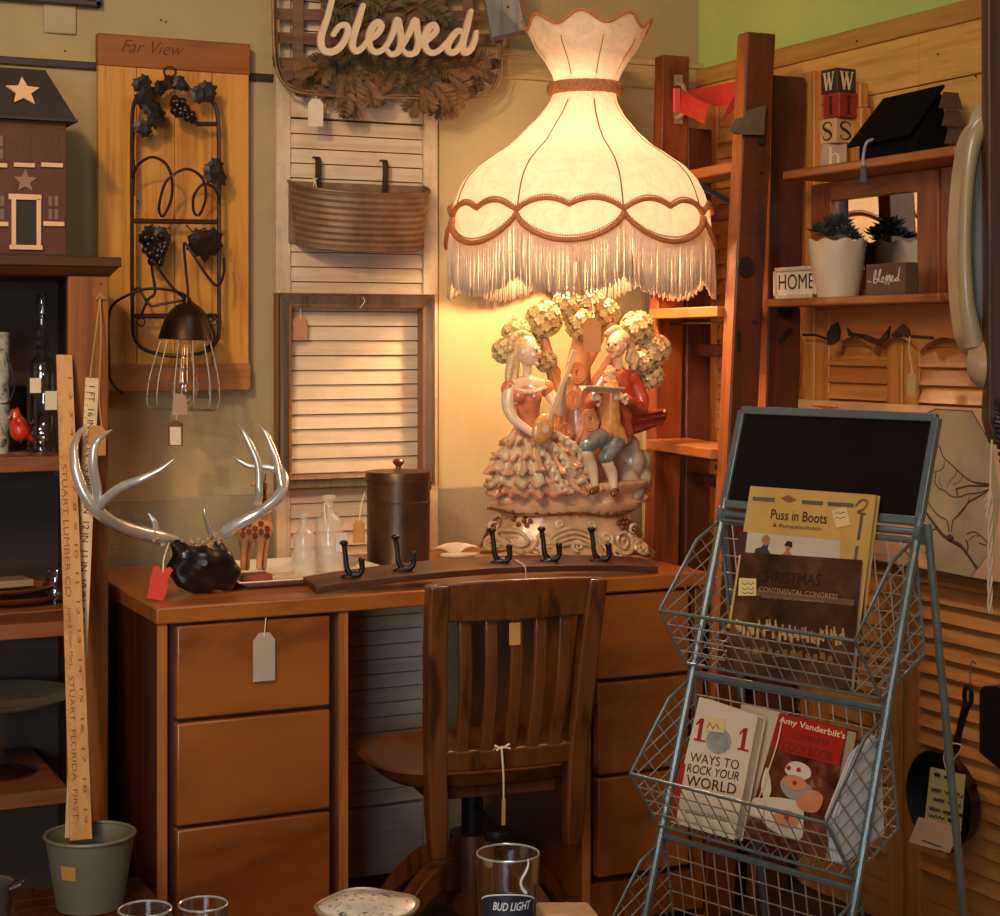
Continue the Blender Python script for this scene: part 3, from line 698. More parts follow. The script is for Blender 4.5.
m.build('braid_trim', M_braid, lamp, ang=70)
# small picots along the braid
m = MB()
for k in range(8):
    for i in range(46):
        f = -.5 + (i + .5) / 46
        for yy, d in ((bot(f) - 4.2, 0), (topy(f) + 3.6 * (-1 if True else 1), 0)):
            m.ball(S_(k + f * .9999, yy, .006), .0023, 5)
m.build('braid_picots', M_braid, lamp)
# fringe: single threads hanging from the lower braid
m = MB(); nf = 105
for k in range(8):
    for i in range(nf):
        f = -.5 + (i + .5) / nf; y0 = bot(f) + 1
        yend = 279 + 17 * (1 - (2 * f) ** 2) + rnd.uniform(-3, 3)
        a = S_(k + f * .9999, y0, .002); c = V((a.x - lx, a.y - ly, 0)).normalized(); sw = rnd.uniform(-.002, .002); T = V((-c.y, c.x, 0))
        b = V((a.x, a.y, zy(yend))) + c * rnd.uniform(-.004, .004) + T * rnd.uniform(-.003, .003)
        mid = (a + b) / 2 + T * sw + c * .001
        m.tube([a, mid, b], [.0016, .0017, .0019], 4)
m.build('fringe', M_fringe, lamp, ang=180)
# stem, bulb, finial wire frame
m = MB(); m.tube([(lx, ly, 1.26), (lx, ly, 1.47)], .008, 10); m.lathe([(.001, 1.44), (.02, 1.44), (.022, 1.465), (.018, 1.485), (.001, 1.485)], (lx, ly, 0), 16)
m.build('lamp_stem', paint('brass_stem', (150, 110, 60), .35, metal=.8), lamp)
mm, nt, bs = newmat('lit_bulb'); bs.inputs['Base Color'].default_value = (1, .9, .7, 1); bs.inputs['Emission Color'].default_value = (1, .66, .36, 1); bs.inputs['Emission Strength'].default_value = BULB; bs.inputs['Alpha'].default_value = 1
MB().ball((lx, ly, 1.55), .048, 18).build('bulb', mm, lamp)
MB().ball((lx, ly, 1.875), .013, 12).build('crown_bulb', mm, lamp)
MB().tube([(lx, ly, 1.48), (lx + .03, ly, 1.60), (lx + .03, ly, 1.70), (lx, ly, 1.862)], .004, 6).build('crown_stem', MATS['brass_stem'], lamp)
# ---- the porcelain group under the shade
M_porc = paint('cream_porcelain', (226, 200, 160), .3, .14, 22, coat=.25, bmp=.1, bsc=60)
M_porcp = paint('pink_tinged_porcelain', (224, 178, 142), .3, .2, 26, coat=.3, bmp=.15, bsc=80)
M_gold = paint('worn_gilt', (150, 92, 48), .3, .3, 60, .55)
M_skin = paint('porcelain_skin', (240, 208, 174), .22, .05, 30, coat=.5)
M_bodice = paint('rose_bodice', (208, 130, 96), .22, .3, 50, coat=.5)
M_coat = paint('red_coat', (184, 84, 60), .22, .35, 45, coat=.5)
M_blue = paint('slate_blue_breeches', (112, 128, 134), .22, .35, 50, coat=.5)
M_vest = paint('ochre_vest', (218, 158, 90), .25, .2, 50, coat=.5)
M_hairw = paint('pale_gold_hair', (224, 186, 136), .35, .25, 90, coat=.4, bmp=.8, bsc=200)
M_hairm = paint('grey_blond_wig', (206, 180, 140), .35, .25, 90, coat=.4, bmp=.8, bsc=200)
M_trunk = paint('terracotta_trunk', (222, 158, 108), .25, .3, 16, coat=.5, bmp=.5, bsc=60)
M_flower = paint('cream_blossom', (222, 204, 150), .35, .2, 50, coat=.3)
M_flowsh = paint('olive_blossom_ground', (176, 150, 96), .5, .3, 60)
M_rock = paint('grey_cream_rock', (186, 168, 138), .28, .3, 30, coat=.5, bmp=.6, bsc=50)
def Q(px, py, dy=0): return PY(px, py, 3.55 + dy)
QS = (F / 4.09)          # px per metre at the group
def mm_(px): return px / QS
base_c = Q(571, 530)
def ring(hw, hd, z, cx=0, n=64, pw=.8, wob=0, fr=9):
    out = []
    for i in range(n):
        a = 2 * math.pi * i / n; c, s_ = math.cos(a), math.sin(a)
        k = 1 + wob * math.sin(a * fr + 1)
        out.append(V((base_c.x + cx + hw * k * math.copysign(abs(c) ** pw, c), 3.57 + hd * k * math.copysign(abs(s_) ** pw, s_), z)))
    return out
def stack(rings, name, mat, parent, ang=50):
    m = MB(); n = len(rings[0]); vs = [p for r in rings for p in r]; fs = []
    for i in range(len(rings) - 1):
        for k in range(n): fs.append((i*n + k, i*n + (k + 1) % n, (i + 1)*n + (k + 1) % n, (i + 1)*n + k))
    fs += [tuple(range(n))[::-1], tuple(range((len(rings) - 1) * n, len(rings) * n))]
    m.add(vs, fs); return m.build(name, mat, parent, ang=ang)
rows = [(DZ + .0005, 84, 0), (DZ + .012, 85, .01), (DZ + .022, 80, .015), (DZ + .034, 73, .02), (DZ + .060, 67, .02), (DZ + .085, 62, .02), (DZ + .105, 60, .015), (DZ + .112, 64, .01), (DZ + .120, 70, .01), (DZ + .130, 71, .01), (DZ + .136, 64, .01), (DZ + .150, 62, .02), (DZ + .158, 68, .03), (DZ + .166, 74, .03), (DZ + .174, 76, .03), (DZ + .180, 72, .04)]
ped = stack([ring(mm_(hw) * 1.10, .118 * (hw / 84) ** .7, z, wob=wb) for z, hw, wb in rows], 'pedestal', paint('peach_porcelain', (222, 174, 132), .3, .2, 26, coat=.3, bmp=.3, bsc=60), lamp)
# relief scrolls and rosettes on the pedestal front
def on_ped(px, py, off=.004):
    p = PY(px, py, 3.475); z = p.z; u = (p.x - base_c.x)
    hw = next((mm_(r[1]) * 1.10 for r in reversed(rows) if r[0] <= z + .001), .19); hd = .118 * (hw / mm_(84) / 1.1) ** .7
    t = max(0, 1 - abs(u / hw) ** 2.5) ** (1 / 2.5); return V((p.x, 3.57 - hd * t - off, z))
def spiral(cx, cy, r0, turns, sgn=1, a0=0, n=40):
    return [on_ped(cx + r0 * (1 - t / n * .85) * math.cos(a0 + sgn * t / n * turns * 6.28), cy + r0 * (1 - t / n * .85) * math.sin(a0 + sgn * t / n * turns * 6.28)) for t in range(n + 1)]
M_edge2 = paint('tinted_scroll', (214, 178, 132), .28, .2, 50, coat=.3)
m = MB()
for cx, cy, r, sg, a0 in ((523, 541, 13, 1, 0), (622, 541, 13, -1, 3.1), (508, 548, 8, -1, 0), (641, 548, 8, 1, 3), (548, 549, 8, -1, 1), (600, 549, 8, 1, 2)):
    m.tube(spiral(cx, cy, r, 1.9, sg, a0), [.0065, .0028], 7)
for k in range(4): m.tube(catmull([on_ped(545 + 4*k, 549 - k), on_ped(553 + 3*k, 535 + 3*k), on_ped(573, 527 + 5*k), on_ped(592 - 3*k, 535 + 3*k), on_ped(602 - 4*k, 549 - k)], 6), .0045, 6)
m.build('scrollwork', M_edge2, ped)
m = MB()
for cx, cy, r, sg in ((512, 530, 6, 1), (636, 530, 6, -1), (545, 537, 6, 1), (604, 537, 6, -1), (575, 545, 6, 1), (536, 551, 5, -1), (613, 551, 5, 1), (560, 524, 4, 1), (590, 524, 4, -1)):
    MB().tube(spiral(cx, cy, r, 1.3, sg, cx % 3), [.0045, .0020], 6).build('small_scroll', M_porc, ped)
for k in range(3): m.tube(catmull([on_ped(498 + 3*k, 552 - 8*k), on_ped(504 + 3*k, 540 - 7*k), on_ped(513 + 2*k, 531 - 5*k)], 5), .0035, 6); m.tube(catmull([on_ped(652 - 3*k, 552 - 8*k), on_ped(646 - 3*k, 540 - 7*k), on_ped(636 - 2*k, 531 - 5*k)], 5), .0035, 6)
m.tube(catmull([on_ped(505, 512), on_ped(535, 516), on_ped(575, 513), on_ped(612, 516), on_ped(642, 510)], 6), .0035, 6)
m.tube(catmull([on_ped(498, 557), on_ped(530, 552), on_ped(575, 556), on_ped(620, 552), on_ped(650, 556)], 6), .0035, 6)
for k in range(12): m.ball(on_ped(520 + k * 9.6, 513.5, .005), .0052, 8)
for cx, cy in ((530, 522), (624, 523)):
    for j in range(6): m.ball(on_ped(cx + 5 * math.cos(j * 1.05), cy + 5 * math.sin(j * 1.05), .005), .0062, 8)
    m.ball(on_ped(cx, cy, .009), .0058, 8)
m.build('gilt_relief', M_gold, ped)
# ground and rock
gz = DZ + .178
m = MB()
for px, py, dy, r in [(510, 496, 0, .035), (545, 495, -.02, .045), (580, 494, 0, .05), (612, 494, -.01, .045), (635, 494, 0, .035), (560, 492, .05, .05), (600, 492, .05, .05), (640, 485, .04, .03), (578, 500, -.05, .03), (606, 499, -.06, .03)]:
    m.ball(Q(px, py + 3, dy), (r, r * .9, r * .45), 14)
m.build('ground_mound', M_porcp, lamp, remesh=.005, smooth_it=3)
m = MB()
for px, py, dy, r in [(625, 482, 0, .036), (632, 462, .01, .032), (628, 448, .01, .030), (615, 468, .02, .034), (640, 478, .02, .028), (634, 490, -.02, .026), (612, 450, .03, .026), (643, 460, .03, .022)]:
    m.ball(Q(px, py, dy), (r, r, r * 1.15), 14)
m.build('rock_seat', M_rock, lamp, remesh=.0045, smooth_it=2)
# tree
m = MB()
m.limb([Q(585, 497, .03), Q(583, 460, .03), Q(578, 420, .03), Q(577, 385, .03), Q(580, 350, .04), Q(584, 318, .04)], [.052, .046, .042, .034, .024, .014], 14)
for L, rr in [([(570, 420), (556, 385), (548, 355), (543, 330)], [.03, .016, .013, .010]), ([(590, 400), (604, 372), (618, 350), (634, 335)], [.026, .015, .012, .009]), ([(556, 372), (535, 352), (520, 345)], [.013, .010, .008]), ([(597, 385), (615, 378), (640, 368)], [.016, .012, .008]), ([(580, 372), (596, 346), (604, 325)], [.018, .012, .009]), ([(560, 470), (552, 440), (562, 405)], [.03, .022, .016]), ([(606, 470), (604, 430), (596, 400)], [.03, .02, .014])]:
    m.limb([Q(x, y, .035) for x, y in L], rr, 10)
m.build('tree_trunk', M_trunk, lamp, remesh=.004, smooth_it=2)
m = MB()
for cx, cy, r0 in ((577, 373, 9), (573, 400, 8), (590, 420, 9), (566, 432, 7)):
    for s_ in range(2):
        pts = []
        for t in range(41):
            rr = r0 * (1 - t / 40 * .8); a_ = t / 40 * 11 + s_ * 3.14
            pts.append(Q(cx + rr * math.cos(a_), cy + rr * 1.3 * math.sin(a_), -.012 - .004 * (1 - t / 40)))
        m.tube(pts, .003, 6)
for L in ([(568, 470), (560, 440), (566, 410), (560, 385)], [(580, 480), (574, 450), (584, 425), (580, 400), (586, 380)], [(596, 470), (600, 440), (592, 410), (596, 390)]):
    m.tube(catmull([Q(x, y, -.010) for x, y in L], 6), .0045, 6)
m.build('bark_swirls', M_trunk, lamp)
# blossom balls
balls = [(544, 319, 18, 0), (567, 305, 15, 0), (590, 303, 15, 0), (606, 313, 14, -.01), (580, 324, 15, -.02), (517, 334, 15, 0), (504, 351, 12, .0), (546, 361, 11, .01), (637, 328, 17, 0), (655, 350, 16, 0), (641, 362, 13, -.02), (651, 376, 13, 0), (532, 344, 10, .02), (620, 336, 12, .02), (575, 296, 12, .02)]
for px, py, r, dy in balls:
    c = Q(px, py, .02 + dy); rr = mm_(r); m = MB(); m2 = MB(); m2.ball(c, rr * .88, 16)
    N = 40
    for i in range(N):
        y_ = 1 - 2 * (i + .5) / N; a_ = i * 2.39996; q = math.sqrt(1 - y_ * y_); d = V((q * math.cos(a_), q * math.sin(a_), y_))
        if d.y > .55: continue
        cc = c + d * rr * .93; t1 = d.orthogonal().normalized(); t2 = d.cross(t1); a0 = rnd.uniform(0, 6)
        for j in range(5):
            b_ = a0 + j * 1.2566; dd = t1 * math.cos(b_) + t2 * math.sin(b_); tt = d.cross(dd)
            L = rr * .34; pc0 = cc + d * rr * .02; tip = cc + dd * L + d * rr * .07; s1 = cc + dd * L * .6 + tt * L * .38 + d * rr * .09; s2 = cc + dd * L * .6 - tt * L * .38 + d * rr * .09
            m.add([pc0, s1, tip, s2, cc + dd * L * .55 - d * rr * .03], [(0, 1, 4), (1, 2, 4), (2, 3, 4), (3, 0, 4), (0, 3, 2, 1)])
        m.ball(cc + d * rr * .08, rr * .07, 6)
    b_ = m2.build('blossom_ball', M_flowsh, lamp); m.build('petals', M_flower, b_, ang=25)
# ---- the lady with a mandolin
def head(c, r, mat, parent, look, name, up=V((0, 0, 1))):
    """small porcelain head: skull, jaw, nose, brow, lips, ears, eyes"""
    c = V(c); f = V(look).normalized(); sd = f.cross(up).normalized(); u = sd.cross(f); Mh = Matrix((sd, f, u)).transposed()
    m = MB(); m.ball(c, (r * .80, r * .92, r), 16, Mh); m.ball(c + f * r * .22 - u * r * .45, (r * .55, r * .62, r * .58), 12, Mh)
    m.ball(c + f * r * .95 - u * r * .08, (r * .12, r * .2, r * .2), 8, Mh); m.ball(c + f * r * .88 + u * r * .02, (r * .09, r * .12, r * .25), 8, Mh)
    m.ball(c + f * r * .80 + u * r * .22, (r * .5, r * .14, r * .1), 8, Mh)
    m.ball(c + f * r * .70 - u * r * .9, (r * .22, r * .2, r * .16), 8, Mh)
    for s_ in (-1, 1):
        m.ball(c + sd * s_ * r * .8 - u * r * .05 - f * r * .05, (r * .1, r * .16, r * .24), 8, Mh); m.ball(c + sd * s_ * r * .38 + f * r * .66 - u * r * .28, (r * .26, r * .2, r * .24), 8, Mh)
    o = m.build(name, mat, parent, remesh=.0014, smooth_it=2)
    m = MB()
    for s_ in (-1, 1): m.ball(c + sd * s_ * r * .3 + f * r * .86 + u * r * .03, (r * .12, r * .06, r * .07), 8, Mh)
    m.build('eyes', MATS['ink'], o)
    MB().ball(c + f * r * .90 - u * r * .50, (r * .2, r * .09, r * .08), 8, Mh).build('lips', M_coat, o)
    return o, Mh
hc = Q(528, 352, -.055); hr = .030
lo_, Mh = head(hc, hr, M_skin, lamp, (.55, -.75, .05), 'lady_head')
m = MB()
m.ball(hc + V((-.004, .012, .010)), (hr * 1.0, hr * .95, hr * 1.02), 14)
for i in range(12):
    a_ = i / 11 * 3.6 - .4; m.ball(hc + V((-.012 + .030 * math.cos(a_) * .95, .006, .010 + .030 * math.sin(a_))), .0095, 8)
for L in ([(517, 345), (511, 362), (508, 380), (512, 396)], [(514, 352), (516, 370), (513, 388)], [(520, 340), (512, 352), (514, 372)]):
    m.limb([Q(x, y, -.045) for x, y in L], [.011, .010, .008, .006], 8)
m.build('lady_hair', M_hairw, lo_, remesh=.0018, smooth_it=1)
m = MB()   # neck, shoulders and both arms: one body
m.limb([Q(527, 362, -.045), Q(527, 376, -.04), Q(526, 392, -.04)], [.011, .011, .024], 12); m.limb([Q(512, 385, -.04), Q(528, 384, -.045), Q(544, 386, -.04)], [.016, .02, .016], 12)
m.limb([Q(510, 388, -.045), Q(508, 405, -.06), Q(514, 419, -.075), Q(528, 430, -.095), Q(540, 438, -.105)], [.017, .0145, .012, .0095, .0075], 10)
m.limb([Q(546, 388, -.04), Q(556, 404, -.06), Q(560, 412, -.075), Q(562, 398, -.09), Q(564, 386, -.098)], [.015, .013, .011, .009, .0075], 10)
for c0, d0 in ((Q(541, 439, -.107), V((.6, -.3, -.6))), (Q(565, 384, -.10), V((.5, -.2, .7)))):
    d0 = d0.normalized(); sd = d0.cross(V((0, 1, 0))).normalized(); m.ball(c0 + d0 * .004, (.0085, .006, .0085), 8)
    for j in range(4): m.limb([c0 + d0 * .008 + sd * (j - 1.5) * .0042, c0 + d0 * (.020 - abs(j - 1.3) * .002) + sd * (j - 1.5) * .0046, c0 + d0 * (.026 - abs(j - 1.3) * .002) + sd * (j - 1.5) * .0044 + V((0, .005, 0))], [.0023, .002, .0017], 6)
    m.limb([c0 + sd * .008, c0 + d0 * .012 + sd * .013], [.0026, .002], 6)
m.build('lady_body', M_skin, lamp, remesh=.0016, smooth_it=2)
m = MB()
m.limb([Q(527, 397, -.045), Q(528, 412, -.04), Q(530, 428, -.04)], [.034, .026, .024], 14)
for px, py in ((509, 389), (546, 388)): m.ball(Q(px, py, -.045), (.019, .018, .021), 12)
m.ball(Q(519, 396, -.068), .016, 10); m.ball(Q(535, 396, -.068), .016, 10)
m.build('lady_bodice', M_bodice, lamp, remesh=.003, smooth_it=2)
m = MB()
for i in range(22):
    t = i / 21; m.ball(Q(510 + 38 * t, 386 + 6 * math.sin(math.pi * t), -.052 - .028 * math.sin(math.pi * t)), .0052 + .001 * (i % 2), 8)
for i in range(9): m.ball(Q(504 + i * 1.6, 402 + (i % 2), -.062), .0048, 7)
m.build('neck_ruffle', M_skin, lamp)
# tiered ruffled skirt
M_edge = paint('tan_ruffle_edge', (206, 156, 112), .3, .25, 60)
def skirt_fn(k):
    tiers = [((532, 424), (534, 440), 13, 27), ((533, 435), (536, 454), 23, 35), ((535, 448), (538, 468), 32, 42), ((537, 461), (543, 480), 37, 45), ((542, 474), (548, 490), 41, 49)]
    a, b, ha, hb = tiers[k]
    def fn(u, v):
        an = 2 * math.pi * u; h = (ha + (hb - ha) * v ** .85); fold = 1 + (.04 + .06 * v) * math.sin(an * 15 + k * 2) + .035 * math.sin(an * 31 + k)
        px = a[0] + (b[0] - a[0]) * v; py = a[1] + (b[1] - a[1]) * v + (2.6 * v ** 6) * math.sin(an * 22 + k)
        c = Q(px, py, -.01); r = mm_(h) * fold
        flare = 1 + .12 * v ** 8
        return V((c.x + r * math.cos(an) * flare, 3.545 + min(.115, r * .78) * math.sin(an) * flare * fold, c.z + .006 * math.cos(an) * v))
    return fn
for k, mt in ((0, M_porcp), (1, M_porc), (2, M_porcp), (3, M_porc), (4, M_porcp)):
    m = MB(); m.grid(skirt_fn(k), 150, 14, cu=True); o = m.build('skirt_tier', mt, lamp, ang=80)
    fn = skirt_fn(k)
    MB().tube([fn(i / 150, 1) for i in range(150)], .0034, 6, closed=True).build('ruffle_edge', M_bodice if k == 4 else M_edge, o)
m = MB()   # swags of ruffle running down to the right, over her knee
for j, L in enumerate([[(545, 440), (560, 452), (572, 470), (586, 486)], [(540, 448), (552, 465), (560, 482), (570, 492)], [(550, 432), (566, 440), (578, 452), (590, 478)]]):
    pts = catmull([Q(x, y, -.105 if 500 < x < 580 else -.07) for x, y in L], 10)
    for i, p in enumerate(pts): m.ball(p + V((.0035 * math.sin(i * 1.3), 0, .0035 * math.cos(i * 1.3))), (.0085, .006, .0065), 8)
m.build('skirt_swag', M_porc, lamp, remesh=.0024, smooth_it=1)
m = MB()
mc = Q(543, 429, -.128); md = (Q(572, 357, -.115) - Q(545, 424, -.128)).normalized(); mn = V((0, -1, 0)); mn = (mn - md * mn.dot(md)).normalized(); ms = md.cross(mn)
Mm = Matrix((ms, mn, md)).transposed()
m.ball(mc, (.026, .012, .036), 16, Mm); m.build('mandolin_body', M_vest, lamp)
m = MB(); m.bar(mc + md * .02 + mn * .008, mc + md * .165 + mn * .006, .009, .006, mn); m.bar(mc + md * .16 + mn * .006, mc + md * .19 + mn * .002, .015, .006, mn); m.disc(mc + mn * .0115, .009, mn, .001, 16)
m.build('mandolin_neck', M_porc, lamp, bevel=.001)
# ---- the gentleman with an open book
hc = Q(616, 345, -.05); hr = .029
ho_, Mh = head(hc, hr, M_skin, lamp, (-.78, -.62, -.02), 'gentleman_head')
m = MB(); m.ball(hc + V((.010, .008, .010)), (hr * .95, hr * .95, hr * .95), 14)
for L in ([(607, 334), (616, 329), (628, 338)], [(626, 340), (633, 350), (632, 362)], [(628, 346), (636, 356), (634, 368)], [(622, 336), (630, 346), (628, 360)]):
    m.limb([Q(x, y, -.045) for x, y in L], [.008, .009, .007], 8)
m.build('gentleman_wig', M_hairm, ho_, remesh=.0018, smooth_it=1)
m = MB(); m.limb([Q(617, 358, -.045), Q(618, 370, -.04)], [.011, .012], 10)
for px, py in ((598, 398), (622, 397)):
    c0 = Q(px, py, -.105); m.ball(c0, (.009, .007, .008), 8); d0 = V((-.85, -.2, .1)).normalized(); sd = V((0, 0, 1))
    for j in range(4): m.limb([c0 + d0 * .006 + sd * (j - 1.5) * .004, c0 + d0 * .017 + sd * (j - 1.5) * .0042 , c0 + d0 * .021 + sd * (j - 1.5) * .004 + V((0, .005, 0))], [.0022, .002, .0017], 6)
    m.limb([c0 + sd * .006, c0 + d0 * .009 + sd * .012], [.0025, .002], 6)
m.build('gentleman_skin', M_skin, lamp, remesh=.0015, smooth_it=1)
m = MB()
m.limb([Q(618, 378, -.035), Q(620, 398, -.03), Q(619, 420, -.02), Q(620, 432, -.01)], [.028, .033, .030, .032], 14)
m.limb([Q(606, 380, -.04), Q(632, 380, -.03)], [.018, .019], 12)
m.limb([Q(634, 382, -.03), Q(642, 400, -.04), Q(640, 408, -.055), Q(628, 400, -.095)], [.019, .017, .0155, .0115], 10)
m.limb([Q(603, 382, -.045), Q(594, 396, -.07), Q(590, 404, -.085), Q(596, 399, -.10)], [.017, .014, .013, .0105], 10)
m.build('gentleman_coat', M_coat, lamp, remesh=.0028, smooth_it=2)
m = MB()
def tailf(u, v):
    x = 618 + 46 * u; w_ = math.sin(v * math.pi * 3.2 + u * 1.5) * 1.8
    return Q(x + 3 * math.sin(v * 5), 425 + (28 - 12 * u) * (v - .5) - 8 * u ** 2 + w_, -.06 + .09 * v + .02 * u + .010 * math.sin(v * 14))
m.grid(tailf, 26, 30); o = m.build('coat_tails', M_coat, lamp, ang=80); md_ = o.modifiers.new('Solidify', 'SOLIDIFY'); md_.thickness = .006
m = MB(); m.tube([tailf(1, i / 29) for i in range(30)], .0035, 6); m.tube([tailf(i / 25, 1) for i in range(26)], .0025, 6); m.build('coat_trim', M_gold, lamp)
m = MB(); m.limb([Q(612, 386, -.062), Q(611, 410, -.058), Q(611, 432, -.055)], [.019, .022, .024], 12); m.limb([Q(607, 430, -.065), Q(604, 440, -.08)], [.018, .012], 10); m.limb([Q(618, 432, -.06), Q(623, 442, -.06)], [.018, .012], 10)
m.build('gentleman_vest', M_vest, lamp, remesh=.003, smooth_it=2)
m = MB()
for i in range(10): m.ball(Q(610 + 3 * math.sin(i * 2.1), 368 + i * 2.2, -.068 - .004 * math.sin(i)), (.009, .006, .007), 8)
for px, py in ((625, 399), (598, 401)):
    for j in range(5): m.ball(Q(px + 2 * math.cos(j * 1.3), py + 4 * math.sin(j * 1.3), -.10), .0052, 7)
m.build('jabot_and_cuffs', M_skin, lamp)
m = MB()
m.limb([Q(614, 436, -.03), Q(600, 438, -.075), Q(586, 447, -.10)], [.024, .021, .017], 12); m.limb([Q(622, 440, -.02), Q(614, 446, -.07), Q(606, 458, -.09)], [.024, .021, .017], 12)
m.build('breeches', M_blue, lamp, remesh=.003, smooth_it=2)
m = MB()
m.limb([Q(586, 452, -.10), Q(592, 468, -.09), Q(595, 486, -.09)], [.0145, .0135, .0085], 10); m.limb([Q(607, 462, -.09), Q(612, 474, -.085), Q(614, 489, -.09)], [.0145, .0135, .0085], 10)
m.build('stockings', M_skin, lamp, remesh=.0025, smooth_it=1)
m = MB()
m.limb([Q(596, 489, -.09), Q(592, 492, -.112)], [.010, .0075], 10); m.limb([Q(615, 491, -.09), Q(613, 494, -.112)], [.010, .0075], 10)
m.build('buckled_shoes', M_gold, lamp, remesh=.0025, smooth_it=1)
m = MB(); a = Q(582, 392, -.125); b = Q(620, 394, -.115)
m.obox(a, b - a, V((.004, .022, .010)), V((0, 0, .004))); m.obox(a + V((0, 0, .002)), (b - a) * .98, V((.002, -.024, .010)), V((0, 0, .004)))
m.build('open_book', M_porc, lamp, bevel=.001)
p = Q(583, 352, -.13); ptag(lamp, p, (1, -.3, 0), (0, 0, 1), .040, .075, paint('tan_pink_tag', (206, 146, 98), .85), string=[Q(594, 318, -.10), Q(592, 300, -.06)])
# ================================================================ things on the desk
def onz(px, py): return PZ(px, py, DZ)
# ---- deer antlers on a black velvet skull mount
M_antler = paint('polished_antler', (206, 200, 190), .25, .15, 18, .55, .15, 60, coat=.5)
M_burr = paint('gold_brown_burr', (172, 140, 96), .4, .4, 90, .1, .8, 260)
M_blackv = paint('black_velvet', (12, 10, 12), .35, .3, 40, bmp=.5, bsc=60, coat=.4)
YA = 3.42
def an(px, py, dy=0): return PY(px, py, YA + dy)
c0 = PZ(203, 596, DZ)
ant = thing('antler_mount', 'silvery deer antlers on a black padded mount with a red tag on the desk', 'antlers', (an(203, 590).x, YA, DZ))
def tine(m, L, rr): m.tube(catmull([an(*q) for q in L], 7), rr, 12)
m = MB()
tine(m, [(176, 541, 0), (158, 537, -.02), (134, 531, -.05), (112, 522, -.08), (97, 510, -.10), (84, 492, -.10), (76, 470, -.09), (74, 448, -.07), (80, 432, -.05), (86, 426, -.04)], [.011, .015, .0135, .0125, .0125, .0115, .010, .008, .0055, .0015])
tine(m, [(96, 510, -.10), (97, 492, -.11), (93, 465, -.12), (95, 446, -.12), (103, 435, -.11), (112, 430, -.10)], [.010, .010, .009, .008, .0055, .0015])
tine(m, [(98, 509, -.10), (107, 498, -.12), (122, 487, -.14), (142, 479, -.16), (160, 470, -.17), (174, 459, -.18)], [.010, .010, .0095, .008, .005, .0012])
tine(m, [(157, 534, -.02), (155, 524, -.03), (151, 517, -.03), (148, 513, -.03)], [.008, .006, .004, .001])
tine(m, [(216, 540, .02), (226, 531, .0), (243, 521, -.02), (262, 511, -.03), (278, 497, -.02), (284, 482, .0), (280, 471, .02), (268, 467, .03), (250, 466, .04), (238, 460, .05), (231, 456, .06)], [.010, .014, .0125, .012, .012, .011, .010, .008, .0065, .0045, .0012])
tine(m, [(258, 503, .0), (259, 490, .02), (258, 465, .03), (250, 445, .04), (243, 432, .05), (238, 425, .06)], [.009, .0085, .0085, .0075, .0045, .0012])
tine(m, [(282, 486, -.01), (279, 470, .0), (273, 450, .02), (266, 434, .03), (259, 425, .04)], [.009, .009, .0075, .005, .0012])
tine(m, [(212, 535, .02), (208, 525, .01), (205, 514, .0), (204, 508, 0)], [.008, .006, .004, .001])
m.build('antlers', M_antler, ant, ang=60)
m = MB()
for i in range(60):
    t = i / 59; side = i % 2
    if side: cx, cy, dy = 168 - 14 * t, 543 - 7 * t, -.01 - .02 * t
    else: cx, cy, dy = 211 + 14 * t, 541 - 9 * t, .02 - .015 * t
    a_ = rnd.uniform(0, 6.28); m.ball(an(cx + 4.5 * math.cos(a_) * (1 - .4 * t), cy + 4.5 * math.sin(a_), dy - .012 * rnd.random()), rnd.uniform(.003, .0052), 7)
for i in range(34): m.ball(an(rnd.uniform(182, 222), rnd.uniform(539, 552), rnd.uniform(-.045, -.02)), rnd.uniform(.003, .006), 7)
for L in ([(151, 517), (150, 508)], [(205, 514), (203, 502), (202, 498)]): pass
m.build('burr', M_burr, ant)
m = MB()
for px, py, r, dy in [(202, 562, .040, -.03), (186, 556, .026, -.04), (178, 568, .026, -.03), (184, 580, .022, -.035), (194, 590, .022, -.03), (204, 592, .020, -.03), (222, 558, .026, -.03), (232, 572, .022, -.03), (226, 586, .022, -.03), (214, 578, .028, -.03), (178, 546, .018, -.03), (218, 547, .018, -.01), (206, 574, .045, .0)]:
    p = an(px, py, dy); p.z = max(p.z, DZ + r * .86); m.ball(p, (r, r, r * .9), 14)
m.build('velvet_mount', M_blackv, ant, remesh=.005, smooth_it=26)
m = MB(); m.disc(an(204, 563, -.078), .0065, (0, -1, .1), .002, 12); m.build('rivet', paint('grey_rivet', (120, 120, 124), .4, metal=.5), ant)
p = an(149, 599, -.10); q = an(148, 570, -.10)
pts = [an(x, y, -.10) for x, y in [(147, 598), (163, 601), (168, 588), (167, 580), (173, 570), (170, 567), (162, 570), (158, 566), (153, 567), (152, 573), (150, 580), (149, 590)]]
rt = MB().prism(pts, V((0, .002, 0))).build('red_tag', paint('red_card', (214, 64, 50), .8, .05), ant)
MB().tube(catmull([an(163, 572, -.101), an(164, 558, -.08), an(169, 543, -.03)], 5), .0015, 6).build('string', MATS['string'], rt)

